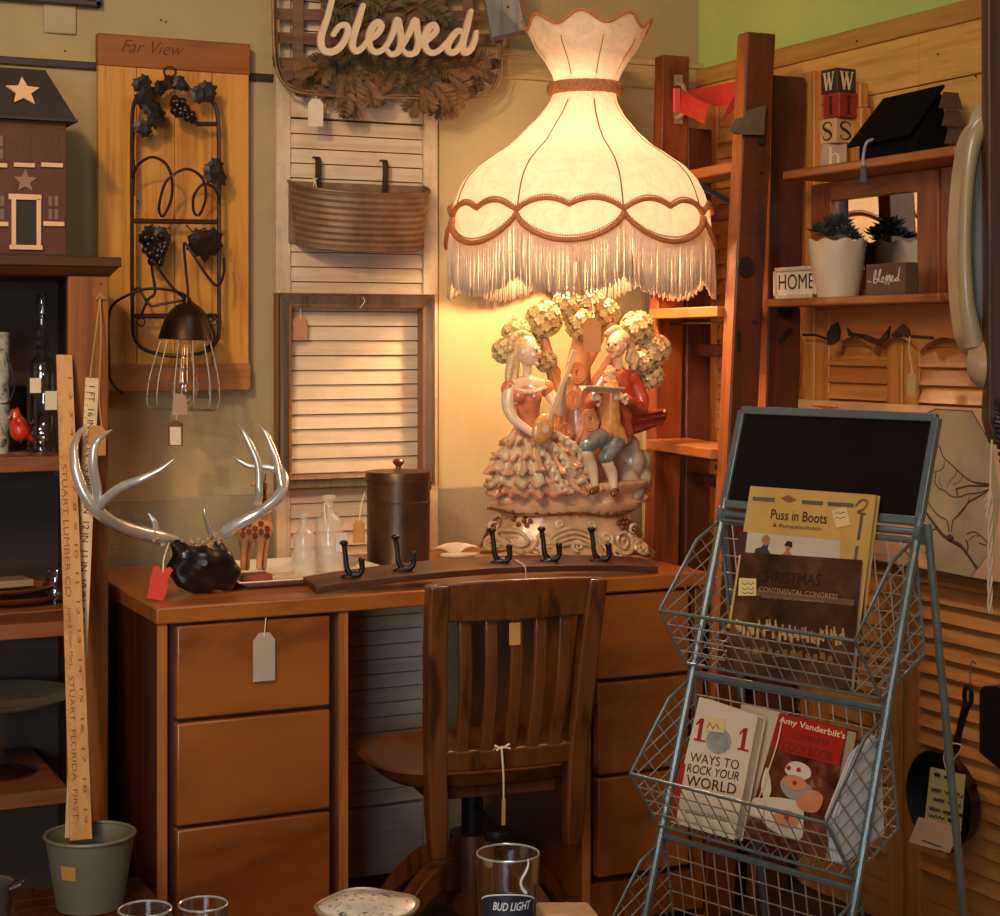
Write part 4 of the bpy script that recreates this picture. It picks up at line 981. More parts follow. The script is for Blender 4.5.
# ---- tray
M_trayw = paint('white_enamel', (246, 236, 216), .3, .06, 10, coat=.3)
ty0, ty1 = 3.40, 3.72; tx0 = PY(243, 575, ty0).x; tx1 = tx0 + .33
tray = thing('tray', 'long shallow white tray under the giraffe and glass bottles on the desk', 'tray', ((tx0 + tx1) / 2, (ty0 + ty1) / 2, DZ))
def trayf(o_, z): return [V((tx0 - o_, ty0 - o_, z)), V((tx1 + o_, ty0 - o_, z)), V((tx1 + o_, ty1 + o_, z)), V((tx0 - o_, ty1 + o_, z))]
m = MB(); r0 = trayf(-.02, DZ + .001); r1 = trayf(0, DZ + .016); r2 = trayf(.012, DZ + .018); r3 = trayf(.012, DZ + .0155); r4 = trayf(-.002, DZ + .011); r5 = trayf(-.022, DZ + .004)
m.add(r0 + r1[:0] + r3 + r2 + r1 + r5, [(3, 2, 1, 0)] + [(i, (i + 1) % 4, 4 + (i + 1) % 4, 4 + i) for i in range(4)] + [(4 + i, 4 + (i + 1) % 4, 8 + (i + 1) % 4, 8 + i) for i in range(4)] + [(8 + i, 8 + (i + 1) % 4, 12 + (i + 1) % 4, 12 + i) for i in range(4)] + [(12 + i, 12 + (i + 1) % 4, 16 + (i + 1) % 4, 16 + i) for i in range(4)] + [(16, 17, 18, 19)])
m.build('tray_body', M_trayw, tray, bevel=.002)
TZ = DZ + .0045
# ---- giraffe
g = thing('giraffe_figurine', 'small carved wooden giraffe with patterned coat standing behind the antlers', 'giraffe figurine', (PY(254, 570, 3.50).x, 3.50, TZ))
M_gir = paint('giraffe_brown', (134, 62, 30), .45, .1, 20)
M_girs = paint('giraffe_tan', (204, 136, 80), .5, .1, 20)
def gp(px, py, dy=0): p = PY(px, py, 3.50 + dy); return p
MB().box((gp(239, 570).x, 3.475, TZ), (gp(269, 570).x, 3.525, TZ + .014)).build('base', M_gir, g, bevel=.002)
m = MB()
m.limb([gp(246, 531), gp(262, 529)], [.022, .024], 12)
for px, dy in ((244, -.010), (248, .012), (260, -.010), (265, .012)): m.limb([gp(px, 534, dy), gp(px - .5, 552, dy), gp(px - 1, 568, dy)], [.0115, .007, .006], 8)
m.limb([gp(263, 526), gp(264, 505), gp(263, 488)], [.018, .011, .009], 10); m.limb([gp(263, 486), gp(257, 482), gp(253, 484)], [.012, .009, .006], 10)
for dy in (-.006, .006): m.limb([gp(265, 481, dy), gp(266, 474, dy)], [.002, .0026], 6)
for dy in (-.012, .012): m.ball(gp(266, 484, dy), (.005, .007, .003), 8)
m.limb([gp(241, 530), gp(239, 545)], [.0025, .002], 6)
m.build('giraffe_body', M_girs, g, remesh=.0022, smooth_it=1)
m = MB()   # light lines of the coat pattern, standing on the hide
cells = [(243, 527), (249, 524), (255, 529), (261, 524), (267, 529), (249, 532), (261, 532), (243, 535), (267, 536), (255, 536), (264, 517), (264, 509), (263, 501), (263, 493)]
for cx, cy in cells:
    pts = [gp(cx + 3.0 * math.cos(t * 1.047 + .4) * (1 + .15 * math.sin(t * 7 + cx)), cy + 3.6 * math.sin(t * 1.047 + .4), -.0235 if 522 < cy else -.014) for t in range(6)]
    m.prism(pts, V((0, .003, 0)))
m.build('coat_pattern', M_gir, g)
# ---- flat driftwood bit on the tray
o = MB().limb([V((gp(266, 572).x, 3.43, TZ + .008)), V((gp(280, 572).x + .01, 3.44, TZ + .010)), V((gp(290, 572).x + .01, 3.43, TZ + .006))], [.006, .008, .004], 8).build('driftwood_piece', paint('pale_driftwood', (186, 150, 104), .8), None)
tag(o, 'small pale stick of driftwood lying on the white tray before the giraffe', 'driftwood')
# ---- two old glass bottles
def bottle(px, yb, ytop, wpx, name, label, Yb, neck=.34, flat=1, cork=False, z0=None):
    p = PY(px, yb, Yb); k = F / (p - EYE).dot(DV); r = wpx / 2 / k; H = (yb - ytop) / k; z = z0 if z0 is not None else TZ
    t = thing(name, label, 'bottle', (p.x, Yb, z))
    prof = [(r * .3, .002), (r * .9, 0), (r, .004), (r, H * .60), (r * .92, H * .68), (r * neck * 1.2, H * .76), (r * neck, H * .80), (r * neck, H * .93), (r * neck * 1.45, H * .94), (r * neck * 1.5, H * .985), (r * neck * 1.1, H)]
    inner = [(max(a - .0025, .0006), b) for a, b in prof[::-1] if b > .003]; inner.append((.0006, .007))
    MB().lathe(prof + inner, (p.x, Yb, z), 28, sy=flat).build('bottle_glass', M_frost, t)
    return t, p, r, H
m_, nt, b_ = newmat('old_bottle_glass'); b_.inputs['Base Color'].default_value = lin((226, 214, 190)); b_.inputs['Roughness'].default_value = .22; b_.inputs['Alpha'].default_value = .28; b_.inputs['IOR'].default_value = 1.45; b_.inputs['Coat Weight'].default_value = 1; M_frost = m_
t, p, r, H = bottle(304, 571, 507, 23, 'glass_bottle', 'small empty clear glass bottle, the shorter of two on the white tray', 3.50, .36)
t, p, r, H = bottle(329, 567, 490, 29, 'glass_bottle', 'taller square shouldered clear glass bottle with a paper label, beside the canister', 3.56, .34)
q = V((p.x + .004, 3.56 - r - .0015, DZ + .05)); MB().box((q.x, q.y, q.z), (q.x + .024, q.y + .0008, q.z + .040)).build('paper_label', paint('small_label', (206, 196, 176), .8), t)
MB().tube(catmull([V((p.x - .02, 3.52, DZ + .10)), V((p.x - .018, 3.54, DZ + .15)), V((p.x - .008, 3.545, DZ + H * .9)), V((p.x, 3.545, DZ + H * .88))], 5), .0018, 6).build('string', MATS['string'], t)
# ---- canister
M_can = paint('dark_patina_tin', (88, 62, 42), .36, .4, 12, .5, .25, 40, .4)
cc = PY(398.5, 560, 3.67); cc.z = DZ; kk = F / (cc - EYE).dot(DV); r = 33 / kk
can = thing('canister', 'tall dark brown metal canister with a knobbed lid, beneath the empty frame', 'canister', cc)
Hc = .205
MB().lathe([(.001, 0), (r * .96, 0), (r * .97, .003), (r * .955, .006), (r * .955, Hc * .66), (r * .975, Hc * .665), (r * .975, Hc * .68), (r * .955, Hc * .685), (r * .955, Hc - .004), (.001, Hc - .004)], cc, 44).build('canister_body', M_can, can)
lid = MB().lathe([(r * .97, Hc - .022), (r * 1.0, Hc - .022), (r * 1.01, Hc - .002), (r * .99, Hc + .001), (r * .6, Hc + .003), (.012, Hc + .005), (.001, Hc + .005)], cc, 44).build('lid', M_can, can)
MB().lathe([(.001, Hc + .004), (.007, Hc + .004), (.006, Hc + .012), (.012, Hc + .018), (.013, Hc + .023), (.009, Hc + .028), (.001, Hc + .029)], cc, 20).build('knob', paint('red_brown_knob', (110, 44, 22), .35, coat=.5), lid)
m = MB()
for s_ in (-1, 1):
    e = cc + V((s_ * r * .97 * .9, -r * .35, Hc * .86)); m.tube([e + V((s_ * .006 * math.cos(t) - s_ * .002, 0, .014 * math.sin(t))) for t in [k * .4 for k in range(16)]], .0018, 6)
m.build('side_ring', MATS['dark_steel'], can)
p = PY(353, 543, 3.56); tg = ptag(can, p, (1, -.1, 0), (0, 0, 1), .026, .048, MATS['tag_tan'], string=[PY(361, 505, 3.60), PY(365, 492, 3.64)])
# ---- small white shell
M_shell = paint('white_ceramic', (228, 206, 172), .25, .08, 20, coat=.5)
p = PZ(456, 557, DZ); sh = thing('shell_ornament', 'small white ruffled ceramic shell lying on the desk right of the canister', 'shell', p)
def shf(u, v):
    a_ = (u - .5) * 2.7; r_ = .005 + .046 * v; rp = 1 + .09 * math.sin(u * 44) * v
    return V((p.x + r_ * rp * math.sin(a_) * 1.15, p.y + .005 + r_ * .5 * (math.cos(a_) - .5), DZ + .006 + .026 * math.sin(v * 2.2) * (.55 + .45 * math.cos(a_)) ))
m = MB(); m.grid(shf, 60, 16); o = m.build('shell', M_shell, sh, ang=80); q = o.modifiers.new('Solidify', 'SOLIDIFY'); q.thickness = .003
MB().limb([p + V((-.035, 0, .006)), p + V((0, -.02, .006)), p + V((.05, -.008, .005))], [.005, .007, .004], 8).build('lip', M_shell, sh)

# ---- barrel stave coat rack
M_stave = wood('dark_stave', (52, 26, 12), (88, 48, 24), 'x', .8, .5, wear=.3)
st = thing('coat_rack', 'curved dark wooden coat rack with five black double hooks lying on the desk', 'coat rack', (1.5, 3.30, DZ))
sx0 = PY(310, 590, 3.31).x; sx1 = PY(646, 575, 3.31).x
def sv(u, w_, t):  # u along, w across (0 front..1 back), t thickness
    x = sx0 + (sx1 - sx0) * u; arch = .019 * (1 - (2 * u - 1) ** 2); wd = .075 + .022 * math.sin(math.pi * u)
    y = 3.315 - wd * .5 + wd * w_ ; return V((x, y - .02 * u, DZ + .002 + arch + .012 * w_ + .013 * t))
m = MB(); N = 40; vs = []
for i in range(N): 
    u = i / (N - 1); vs += [sv(u, 0, 0), sv(u, 1, 0), sv(u, 1, 1), sv(u, 0, 1)]
fs = [(3, 2, 1, 0), tuple(range(4 * N - 4, 4 * N))]
for i in range(N - 1):
    for k in range(4): fs.append((4*i + k, 4*i + (k + 1) % 4, 4*i + 4 + (k + 1) % 4, 4*i + 4 + k))
m.add(vs, fs); m.build('stave', M_stave, st, bevel=.0015)
for px in (351, 402, 497, 546, 595):
    x = PY(px, 560, 3.31).x; u = (x - sx0) / (sx1 - sx0); b0 = sv(u, .45, 1)
    m = MB(); m.lathe([(.001, 0), (.017, 0), (.016, .003), (.006, .006), (.001, .006)], b0 + V((0, 0, -.0005)), 16, sx=1.25, sy=.8)
    m.tube(catmull([b0 + V((.0, .004, .004)), b0 + V((-.007, .006, .016)), b0 + V((-.009, .008, .040)), b0 + V((-.011, .010, .058)), b0 + V((-.012, .010, .064))], 5), [.0068, .0056, .0050, .0052, .006], 8); m.ball(b0 + V((-.012, .010, .066)), (.0095, .008, .006), 10)
    m.tube(catmull([b0 + V((.002, -.004, .004)), b0 + V((.012, -.010, .004)), b0 + V((.018, -.013, .014)), b0 + V((.017, -.013, .030))], 5), [.0070, .0062, .0056, .006], 8); m.ball(b0 + V((.017, -.013, .033)), (.0075, .007, .006), 10)
    m.build('coat_hook', MATS['black_iron'], st, ang=60)
m = MB(); u = .58; q = sv(u, -.05, 1); m.tube(catmull([sv(u, .4, 1) + V((0, 0, .005)), q, q + V((.001, -.004, -.03)), q + V((.001, -.014, -.060))], 5), .0011, 5); m.build('string', MATS['string'], st)
# ================================================================ swivel desk chair
M_chair = wood('chair_oak', (60, 32, 14), (112, 62, 26), 'z', .9, .34, .35, .25, 8)
M_seat = wood('chair_seat_wood', (84, 40, 18), (140, 74, 34), 'y', .8, .3, .5, .25, 6)
Xc = V((.9936, -.113, 0)); Yc = V((.113, .9936, 0)); CO = V((1.456, 3.02, 0)) + Yc * .215
def ch(x, y, z): return CO + Xc * x + Yc * y + UP * z
chair = thing('desk_chair', 'brown wooden slat back swivel chair pushed into the desk kneehole', 'chair', CO)
def backy(z): return -.215 - .055 * ((z - .45) / .35) ** 1.6 if z > .45 else -.215 + .01
for s_ in (-1, 1):
    prof = [(.285, .136), (.36, .138), (.45, .141), (.55, .146), (.68, .152), (.808, .157)]
    m = MB(); vs = []
    for z, hx in prof:
        hw = .019 if z > .32 else .015; hy = .021 if z > .32 else .016; yb = backy(z)
        x = s_ * hx
        vs += [ch(x - hw, yb - hy, z), ch(x + hw, yb - hy, z), ch(x + hw, yb + hy, z), ch(x - hw, yb + hy, z)]
    fs = [(3, 2, 1, 0), tuple(range(4 * len(prof) - 4, 4 * len(prof)))]
    for i in range(len(prof) - 1):
        for k in range(4): fs.append((4*i + k, 4*i + (k + 1) % 4, 4*i + 4 + (k + 1) % 4, 4*i + 4 + k))
    m.add(vs, fs); m.build('back_post', M_chair, chair, bevel=.005, seg=3)
def rail(z0, z1, hx, th, bow, name, dy=0, scal=False):
    m = MB(); N = 21; vs = []
    for i in range(N):
        t = i / (N - 1); x = -hx + 2 * hx * t; b = bow * (1 - (2 * t - 1) ** 2); zt_ = z1 + (.006 * (1 - (2 * t - 1) ** 2) if not scal else .004 * abs(math.sin(t * math.pi * 6)))
        y0 = backy(z0) - b + dy; y1 = backy(z1) - b + dy
        vs += [ch(x, y0 - th / 2, z0), ch(x, y0 + th / 2, z0), ch(x, y1 + th / 2, zt_), ch(x, y1 - th / 2, zt_)]
    fs = [(3, 2, 1, 0), tuple(range(4 * N - 4, 4 * N))]
    for i in range(N - 1):
        for k in range(4): fs.append((4*i + k, 4*i + (k + 1) % 4, 4*i + 4 + (k + 1) % 4, 4*i + 4 + k))
    m.add(vs, fs); return m.build(name, M_chair, chair, bevel=.004, seg=3)
rail(.738, .810, .157, .024, .018, 'top_rail')
rail(.448, .486, .142, .022, .012, 'lower_rail', scal=True)
for i in range(5):
    x0_ = -.092 + i * .046; x1_ = -.100 + i * .050
    m = MB(); N = 13; vs = []
    for k in range(N):
        t = k / (N - 1); z = .485 + .255 * t; x = x0_ + (x1_ - x0_) * t; bow = .018 * (1 - (x / .16) ** 2) + .020 * math.sin(math.pi * t); y = backy(z) - bow + .018 * t * 0 + .010; hw = .0125
        vs += [ch(x - hw, y - .007, z), ch(x + hw, y - .007, z), ch(x + hw, y + .007, z), ch(x - hw, y + .007, z)]
    fs = [(3, 2, 1, 0), tuple(range(4 * N - 4, 4 * N))]
    for q in range(N - 1):
        for k in range(4): fs.append((4*q + k, 4*q + (k + 1) % 4, 4*q + 4 + (k + 1) % 4, 4*q + 4 + k))
    m.add(vs, fs); m.build('back_slat', M_chair, chair, bevel=.003)
# saddle seat
def seat_out(a):
    c, s_ = math.cos(a), math.sin(a); e = .62
    return .236 * math.copysign(abs(c) ** e, c) * (1 - .06 * (s_ < 0) * abs(s_)), .200 * math.copysign(abs(s_) ** e, s_)
def seatf(u, v):
    a = 2 * math.pi * u; ox, oy = seat_out(a)
    if v < .5: r = v * 2; x, y = ox * r, oy * r; z = .440 - .020 * (1 - min(1, r) ** 3) * (1 - .5 * math.exp(-(x / .03) ** 2) * (y > 0)) - .006 * max(0, r - .9) * 10
    else:
        r = 1 - (v - .5) * 2; x, y = ox * (r * .97 + .0), oy * (r * .97); z = .434 - .036 * min(1, (v - .5) * 12) 
    return ch(x, y + .005, z)
m = MB(); m.grid(seatf, 72, 40, cu=True); m.build('seat', M_seat, chair, ang=70)
m = MB(); m.obox(ch(-.13, -.13, .372), Xc * .26, Yc * .26, UP * .03); m.build('seat_frame', M_chair, chair, bevel=.003)
m = MB(); m.lathe([(.001, .40), (.055, .40), (.055, .385), (.022, .375), (.022, .21), (.03, .20), (.001, .20)], CO, 24); m.tube([ch(.0, 0, .33), ch(.0, -.16, .31)], .006, 8); m.lathe([(.001, 0), (.026, 0), (.028, .01), (.026, .02), (.001, .02)], ch(0, -.16, .296), 16)
m.build('tilt_spindle', MATS['black_iron'], chair)
MB().lathe([(.001, .27), (.045, .27), (.052, .22), (.05, .13), (.04, .11), (.001, .11)], CO, 24).build('hub', M_chair, chair)
for k in range(4):
    a = R(28 + 90 * k); d = Xc * math.cos(a) + Yc * math.sin(a); pts = catmull([CO + d * .03 + UP * .19, CO + d * .12 + UP * .195, CO + d * .21 + UP * .13, CO + d * .27 + UP * .065], 6)
    m = MB(); N = len(pts); sd = UP.cross(d); vs = []
    for i, p in enumerate(pts):
        h = .032 - .014 * i / N; w_ = .019; vs += [p - sd * w_ - UP * h, p + sd * w_ - UP * h, p + sd * w_ + UP * h, p - sd * w_ + UP * h]
    fs = [(3, 2, 1, 0), tuple(range(4 * N - 4, 4 * N))]
    for q in range(N - 1):
        for j in range(4): fs.append((4*q + j, 4*q + (j + 1) % 4, 4*q + 4 + (j + 1) % 4, 4*q + 4 + j))
    m.add(vs, fs); lg = m.build('leg', M_chair, chair, bevel=.004)
    c_ = CO + d * .262; m = MB(); m.lathe([(.001, -.012), (.021, -.012), (.024, -.008), (.024, .008), (.021, .012), (.001, .012)], c_ + UP * .024, 20, Matrix.Rotation(R(90), 3, 'X')); m.tube([c_ + UP * .024, c_ + UP * .055], .007, 8); m.build('caster', MATS['black_iron'], lg)
# string bow and little wooden tag
m = MB(); b0 = ch(-.022, -.245, .492)
m.tube(catmull([b0 + Xc * -.014 + UP * .006, b0, b0 + Xc * .016 + UP * .007], 5), .0022, 6); m.tube(catmull([b0, b0 + V((.002, -.004, -.05)), b0 + V((.004, 0, -.10))], 5), [.0022, .0018], 6); m.tube(catmull([b0 + Xc * -.01 - UP * .004, b0 + UP * .002, b0 + Xc * .018 - UP * .002], 5), .002, 6)
m.build('string_bow', MATS['string'], chair)
MB().bar(b0 + V((.004, -.001, -.095)), b0 + V((.003, -.001, -.145)), .007, .002, Yc).build('wood_sliver', MATS['tag_tan'], chair)
o = MB(); q = ch(-.017, -.275, .690); o.obox(q, Xc * .022, Yc * .0015, UP * .042); o.build('price_tag', MATS['tag_tan'], chair)

# ================================================================ step ladder
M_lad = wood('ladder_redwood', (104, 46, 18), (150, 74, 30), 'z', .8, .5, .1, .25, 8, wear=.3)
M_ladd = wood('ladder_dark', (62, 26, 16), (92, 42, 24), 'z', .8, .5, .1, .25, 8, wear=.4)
M_tread = wood('ladder_tread', (158, 88, 40), (188, 116, 60), 'y', .8, .5)
lad = thing('step_ladder', 'tall old reddish wooden step ladder standing between the desk and the shuttered wall', 'ladder', (2.15, 3.5, 0))
def post(x_top, x_mid, z_top, y0, y1, wd, mat, name, par=lad, zmid=.78):
    k = (x_top - x_mid) / (z_top - zmid); xb = x_mid - k * zmid
    m = MB(); m.hexa([(xb, y0, 0), (xb + wd, y0, 0), (xb + wd, y1, 0), (xb, y1, 0), (x_top, y0, z_top), (x_top + wd, y0, z_top), (x_top + wd, y1, z_top), (x_top, y1, z_top)])
    return m.build(name, mat, par, bevel=.004)
M_rail = wood('ladder_rail_shaded', (70, 30, 14), (104, 48, 22), 'z', .8, .5, .1, .25, 8, wear=.3)  # darker wood, shade of the near rail's wide face painted in
M_edge_ = wood('ladder_lit_edge', (140, 72, 28), (180, 100, 44), 'z', .8, .5)  # lighter wood, lamplight on the left-facing edges painted in
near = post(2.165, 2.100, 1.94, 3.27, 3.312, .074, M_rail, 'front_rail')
post(2.1635, 2.0985, 1.936, 3.272, 3.310, .0017, M_edge_, 'lit_edge', near)
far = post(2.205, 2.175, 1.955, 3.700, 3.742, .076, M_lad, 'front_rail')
def xl_(y, z):  # left face of the front rails
    a = 2.10 + (z - .78) * .056; b = 2.175 + (z - .78) * .0255; t = (y - 3.29) / (3.72 - 3.29); return a + (b - a) * t
for z in (1.665, 1.335, 1.020, .70, .37):
    m = MB(); y0, y1 = 3.312, 3.700; e = -.022 if z < 1.6 else .032
    m.hexa([(xl_(y0, z) + e, y0, z - .024), (xl_(y0, z) + .10, y0, z - .024), (xl_(y1, z) + .10, y1, z - .024), (xl_(y1, z) + e, y1, z - .024),
            (xl_(y0, z) + e, y0, z), (xl_(y0, z) + .10, y0, z), (xl_(y1, z) + .10, y1, z), (xl_(y1, z) + e, y1, z)])
    m.build('tread', M_tread, lad, bevel=.003)
    MB().tube([(xl_(y0, z) + .045, 3.262, z - .035), (xl_(y1, z) + .045, 3.745, z - .035)], .003, 6).build('tie_rod', MATS['dark_steel'], lad)
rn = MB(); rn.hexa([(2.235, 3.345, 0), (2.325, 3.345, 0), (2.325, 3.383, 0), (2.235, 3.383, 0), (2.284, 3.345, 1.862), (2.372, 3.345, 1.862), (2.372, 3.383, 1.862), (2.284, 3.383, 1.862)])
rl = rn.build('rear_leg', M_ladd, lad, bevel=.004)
MB().hexa([(2.2335, 3.347, 0), (2.2352, 3.347, 0), (2.2352, 3.381, 0), (2.2335, 3.381, 0), (2.2825, 3.347, 1.86), (2.2842, 3.347, 1.86), (2.2842, 3.381, 1.86), (2.2825, 3.381, 1.86)]).build('lit_edge', M_edge_, rl)
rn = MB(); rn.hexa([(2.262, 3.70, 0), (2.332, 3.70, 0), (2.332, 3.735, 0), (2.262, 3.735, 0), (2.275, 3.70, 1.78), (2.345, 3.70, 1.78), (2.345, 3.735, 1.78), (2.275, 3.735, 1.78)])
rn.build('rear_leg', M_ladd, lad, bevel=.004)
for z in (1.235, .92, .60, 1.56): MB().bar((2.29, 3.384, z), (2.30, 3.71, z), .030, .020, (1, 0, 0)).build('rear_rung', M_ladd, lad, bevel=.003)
# iron: disc stains / bolts, bracket, pull handle, spreader braces
m = MB()
for z, y in ((1.76, 3.2695), (1.70, 3.2695)): MB().lathe([(.001, 0), (.012, 0), (.010, .004), (.001, .006)], (2.200, y, z), 14, Matrix.Rotation(R(90), 3, 'X')).build('bolt_washer', MATS['dark_steel'], lad)
m = MB()
for z in (1.42,): m.lathe([(.001, 0), (.024, 0), (.022, .002), (.001, .002)], (2.16, 3.2695, z), 22, Matrix.Rotation(R(90), 3, 'X'))
m.build('iron_plate', MATS['dark_steel'], lad); m = MB()
for z in (1.33,): m.lathe([(.001, 0), (.024, 0), (.022, .002), (.001, .002)], (2.315, 3.3445, z), 22, Matrix.Rotation(R(90), 3, 'X'))
m.build('iron_plate', MATS['dark_steel'], lad)
MB().bar((2.30, 3.3435, 1.255), (2.33, 3.3435, 1.285), .011, .003).build('iron_staple', MATS['dark_steel'], lad)
MB().bar((2.14, 3.2695, 1.235), (2.14, 3.2695, 1.28), .008, .003).build('iron_staple', MATS['dark_steel'], lad)
q = [PY(*c, 3.255) for c in ((733, 134), (764, 135), (766, 105), (748, 110))]
m = MB(); m.prism(q, V((0, .0025, 0))); q2 = [PY(*c, 3.253) for c in ((729, 132), (742, 134), (744, 117), (735, 119))]; m.prism(q2, V((0, .003, 0)))
m.build('steel_bracket', paint('grey_bracket', (126, 110, 92), .45, .2, 30, .4), lad)
m = MB(); X_ = 2.186
def fx(px, py, d=0): return PX(px, py, X_ - d)
def hf(px, py, d=0): return PY(px, py, 3.695 - d)
for py0, py1 in ((75, 86), (112, 124)): m.prism([hf(674, py0), hf(682, py0), hf(682, py1), hf(674, py1)], V((0, -.004, 0)))
m.tube(catmull([hf(678, 82, .004), hf(683, 86, .025), hf(686, 100, .03), hf(684, 112, .025), hf(677, 118, .004)], 5), .0058, 8)
m.build('pull_handle', paint('worn_nickel', (206, 176, 136), .35, metal=.6), lad)
for q in (((2.11, 3.40, 1.615), (2.175, 3.33, 1.56)), ((2.12, 3.33, .98), (2.28, 3.33, .90))): MB().bar(*q, .012, .004).build('spreader', MATS['black_iron'], lad)
# red folded banner strung between the rails
M_red = paint('red_felt', (206, 54, 36), .9, .12, 60)
rb = thing('red_ribbon', 'bright red folded felt ribbon strung across the top of the wooden ladder', 'ribbon', PY(712, 110, 3.5))
def rq(L, th=.004):
    m = MB(); m.prism([PY(a, b, y) for a, b, y in L], V((-.003, th, 0))); return m
rq([(684, 92, 3.69), (743, 80, 3.32), (741, 106, 3.32), (716, 106, 3.46), (690, 95, 3.66)]).build('band', M_red, rb)
rq([(683, 90, 3.66), (708, 104, 3.44), (705, 123, 3.44), (682, 112, 3.66)]).build('folded_end', M_red, rb)
rq([(743, 85, 3.31), (743, 101, 3.31), (723, 121, 3.36), (731, 105, 3.34)]).build('pointed_tail', paint('dark_red_felt', (150, 26, 20), .9, .12, 60), rb)
rq([(675, 88, 3.685), (680, 88, 3.685), (680, 112, 3.685), (675, 112, 3.685)]).build('loop', paint('pink_felt', (226, 80, 84), .9), rb)
# ================================================================ wire basket display rack
M_rk = paint('blue_grey_steel', (116, 128, 128), .35, .12, 40, .45, .2, 200)
M_wire = paint('zinc_wire', (190, 188, 176), .35, .15, 40, .7, 0)
RWv = V((.284, -.959, 0)).normalized(); RN = V((-RWv.y * -1, 0, 0)); RN = V((RWv.y, -RWv.x, 0)).normalized()
RO = V((1.721, 2.614, 0)); RW = .40
def rk(u, n, z): return RO + RWv * u + RN * n + UP * z
def legn(z): return .30 * (1.14 - z)
rackd = thing('display_rack', 'blue grey steel display rack with a chalkboard header over three wire baskets', 'display rack', rk(.2, .15, 0))
for u in (0, RW):
    MB().tube([rk(u, legn(.985), .985), rk(u, legn(0), 0)], .0075, 10).build('front_leg', M_rk, rackd)
    MB().tube([rk(u + (.012 if u else -.012), .045, .97), rk(u + (.012 if u else -.012), -.11, 0)], .0065, 10).build('rear_leg', M_rk, rackd)
    MB().disc(rk(u - .006 if not u else u - .002, .05, .955), .016, RWv, .012, 16).build('hinge_disc', M_rk, rackd)
# chalkboard header
def hd(u, z): return rk(u, legn(z) * 1.0, z)
up_h = (hd(0, 1.14) - hd(0, .955)).normalized(); hn = up_h.cross(RWv).normalized()
if hn.dot(RN) < 0: hn = -hn
m = MB()
L = [hd(0, .975), hd(RW, .975), hd(RW, 1.136), hd(0, 1.136)]
for i in range(4):
    m.bar(L[i], L[(i + 1) % 4], .014, .012, hn)
m.tube([hd(-.004, .958), hd(RW + .004, .958)], .006, 8); m.tube([hd(-.004, .944), hd(RW + .004, .944)], .0045, 8)
m.build('header_frame', M_rk, rackd, bevel=.003)
m = MB(); m.obox(L[0] - hn * .003, L[1] - L[0], L[3] - L[0], hn * .004); m.build('chalkboard', paint('chalkboard_black', (24, 16, 12), .9, .15, 14), rackd)
MATS['chalkboard_black'].node_tree.nodes['Principled BSDF'].inputs['Specular IOR Level'].default_value = .12
SEC = [(.062, .947), (.122, .918), (.216, .806), (.150, .710), (.036, .765)]
def inter(poly, axis, val):
    out = []
    for i in range(len(poly)):
        a, b = poly[i], poly[(i + 1) % len(poly)]
        da = a[0] * axis[0] + a[1] * axis[1] - val; db = b[0] * axis[0] + b[1] * axis[1] - val
        if (da < 0) != (db < 0):
            t = da / (da - db); out.append((a[0] + (b[0] - a[0]) * t, a[1] + (b[1] - a[1]) * t))
    return out
def basket(dn, dz):
    sec = [(n + dn, z + dz) for n, z in SEC]; b = MB()
    P_ = lambda u, q: rk(u, q[0], q[1])
    rim = [P_(0, sec[0]), P_(0, sec[1]), P_(0, sec[2]), P_(RW, sec[2]), P_(RW, sec[1]), P_(RW, sec[0])]
    r = MB(); r.tube(rim, .0034, 8, closed=True)
    for u in (0, RW): r.tube([P_(u, sec[2]), P_(u, sec[3]), P_(u, sec[4]), P_(u, sec[0])], .0028, 7)
    r.tube([P_(0, sec[3]), P_(RW, sec[3])], .0028, 7); r.tube([P_(0, sec[4]), P_(RW, sec[4])], .0028, 7)
    bk_ = r.build('wire_basket', M_rk, rackd)
    N = 15
    for i in range(1, N):
        u = RW * i / N; b.tube([P_(u, sec[2]), P_(u, sec[3]), P_(u, sec[4]), P_(u, sec[0])], .0013, 5)
    def along(a, c, n):
        for i in range(1, n): q = (a[0] + (c[0] - a[0]) * i / n, a[1] + (c[1] - a[1]) * i / n); b.tube([P_(0, q), P_(RW, q)], .0013, 5)
    along(sec[2], sec[3], 4); along(sec[3], sec[4], 5); along(sec[4], sec[0], 6)
    for u in (0, RW):
        for ax, n in (((-.75, .66), 8), ((.45, .89), 8)):
            vals = [q[0] * ax[0] + q[1] * ax[1] for q in sec]; lo, hi = min(vals), max(vals)
            for i in range(1, n):
                it = inter(sec, ax, lo + (hi - lo) * i / n)
                if len(it) == 2: b.tube([P_(u, it[0]), P_(u, it[1])], .0013, 5)
    b.build('wire_grid', M_wire, bk_)
    z = sec[3][1] - .018; MB().bar(rk(0, legn(z), z), rk(RW, legn(z), z), .010, .008, RN).build('crossbar', M_rk, rackd, bevel=.002)
TIER = [(0, 0), (.07, -.262), (.14, -.524)]
for dn, dz in TIER: basket(dn, dz)

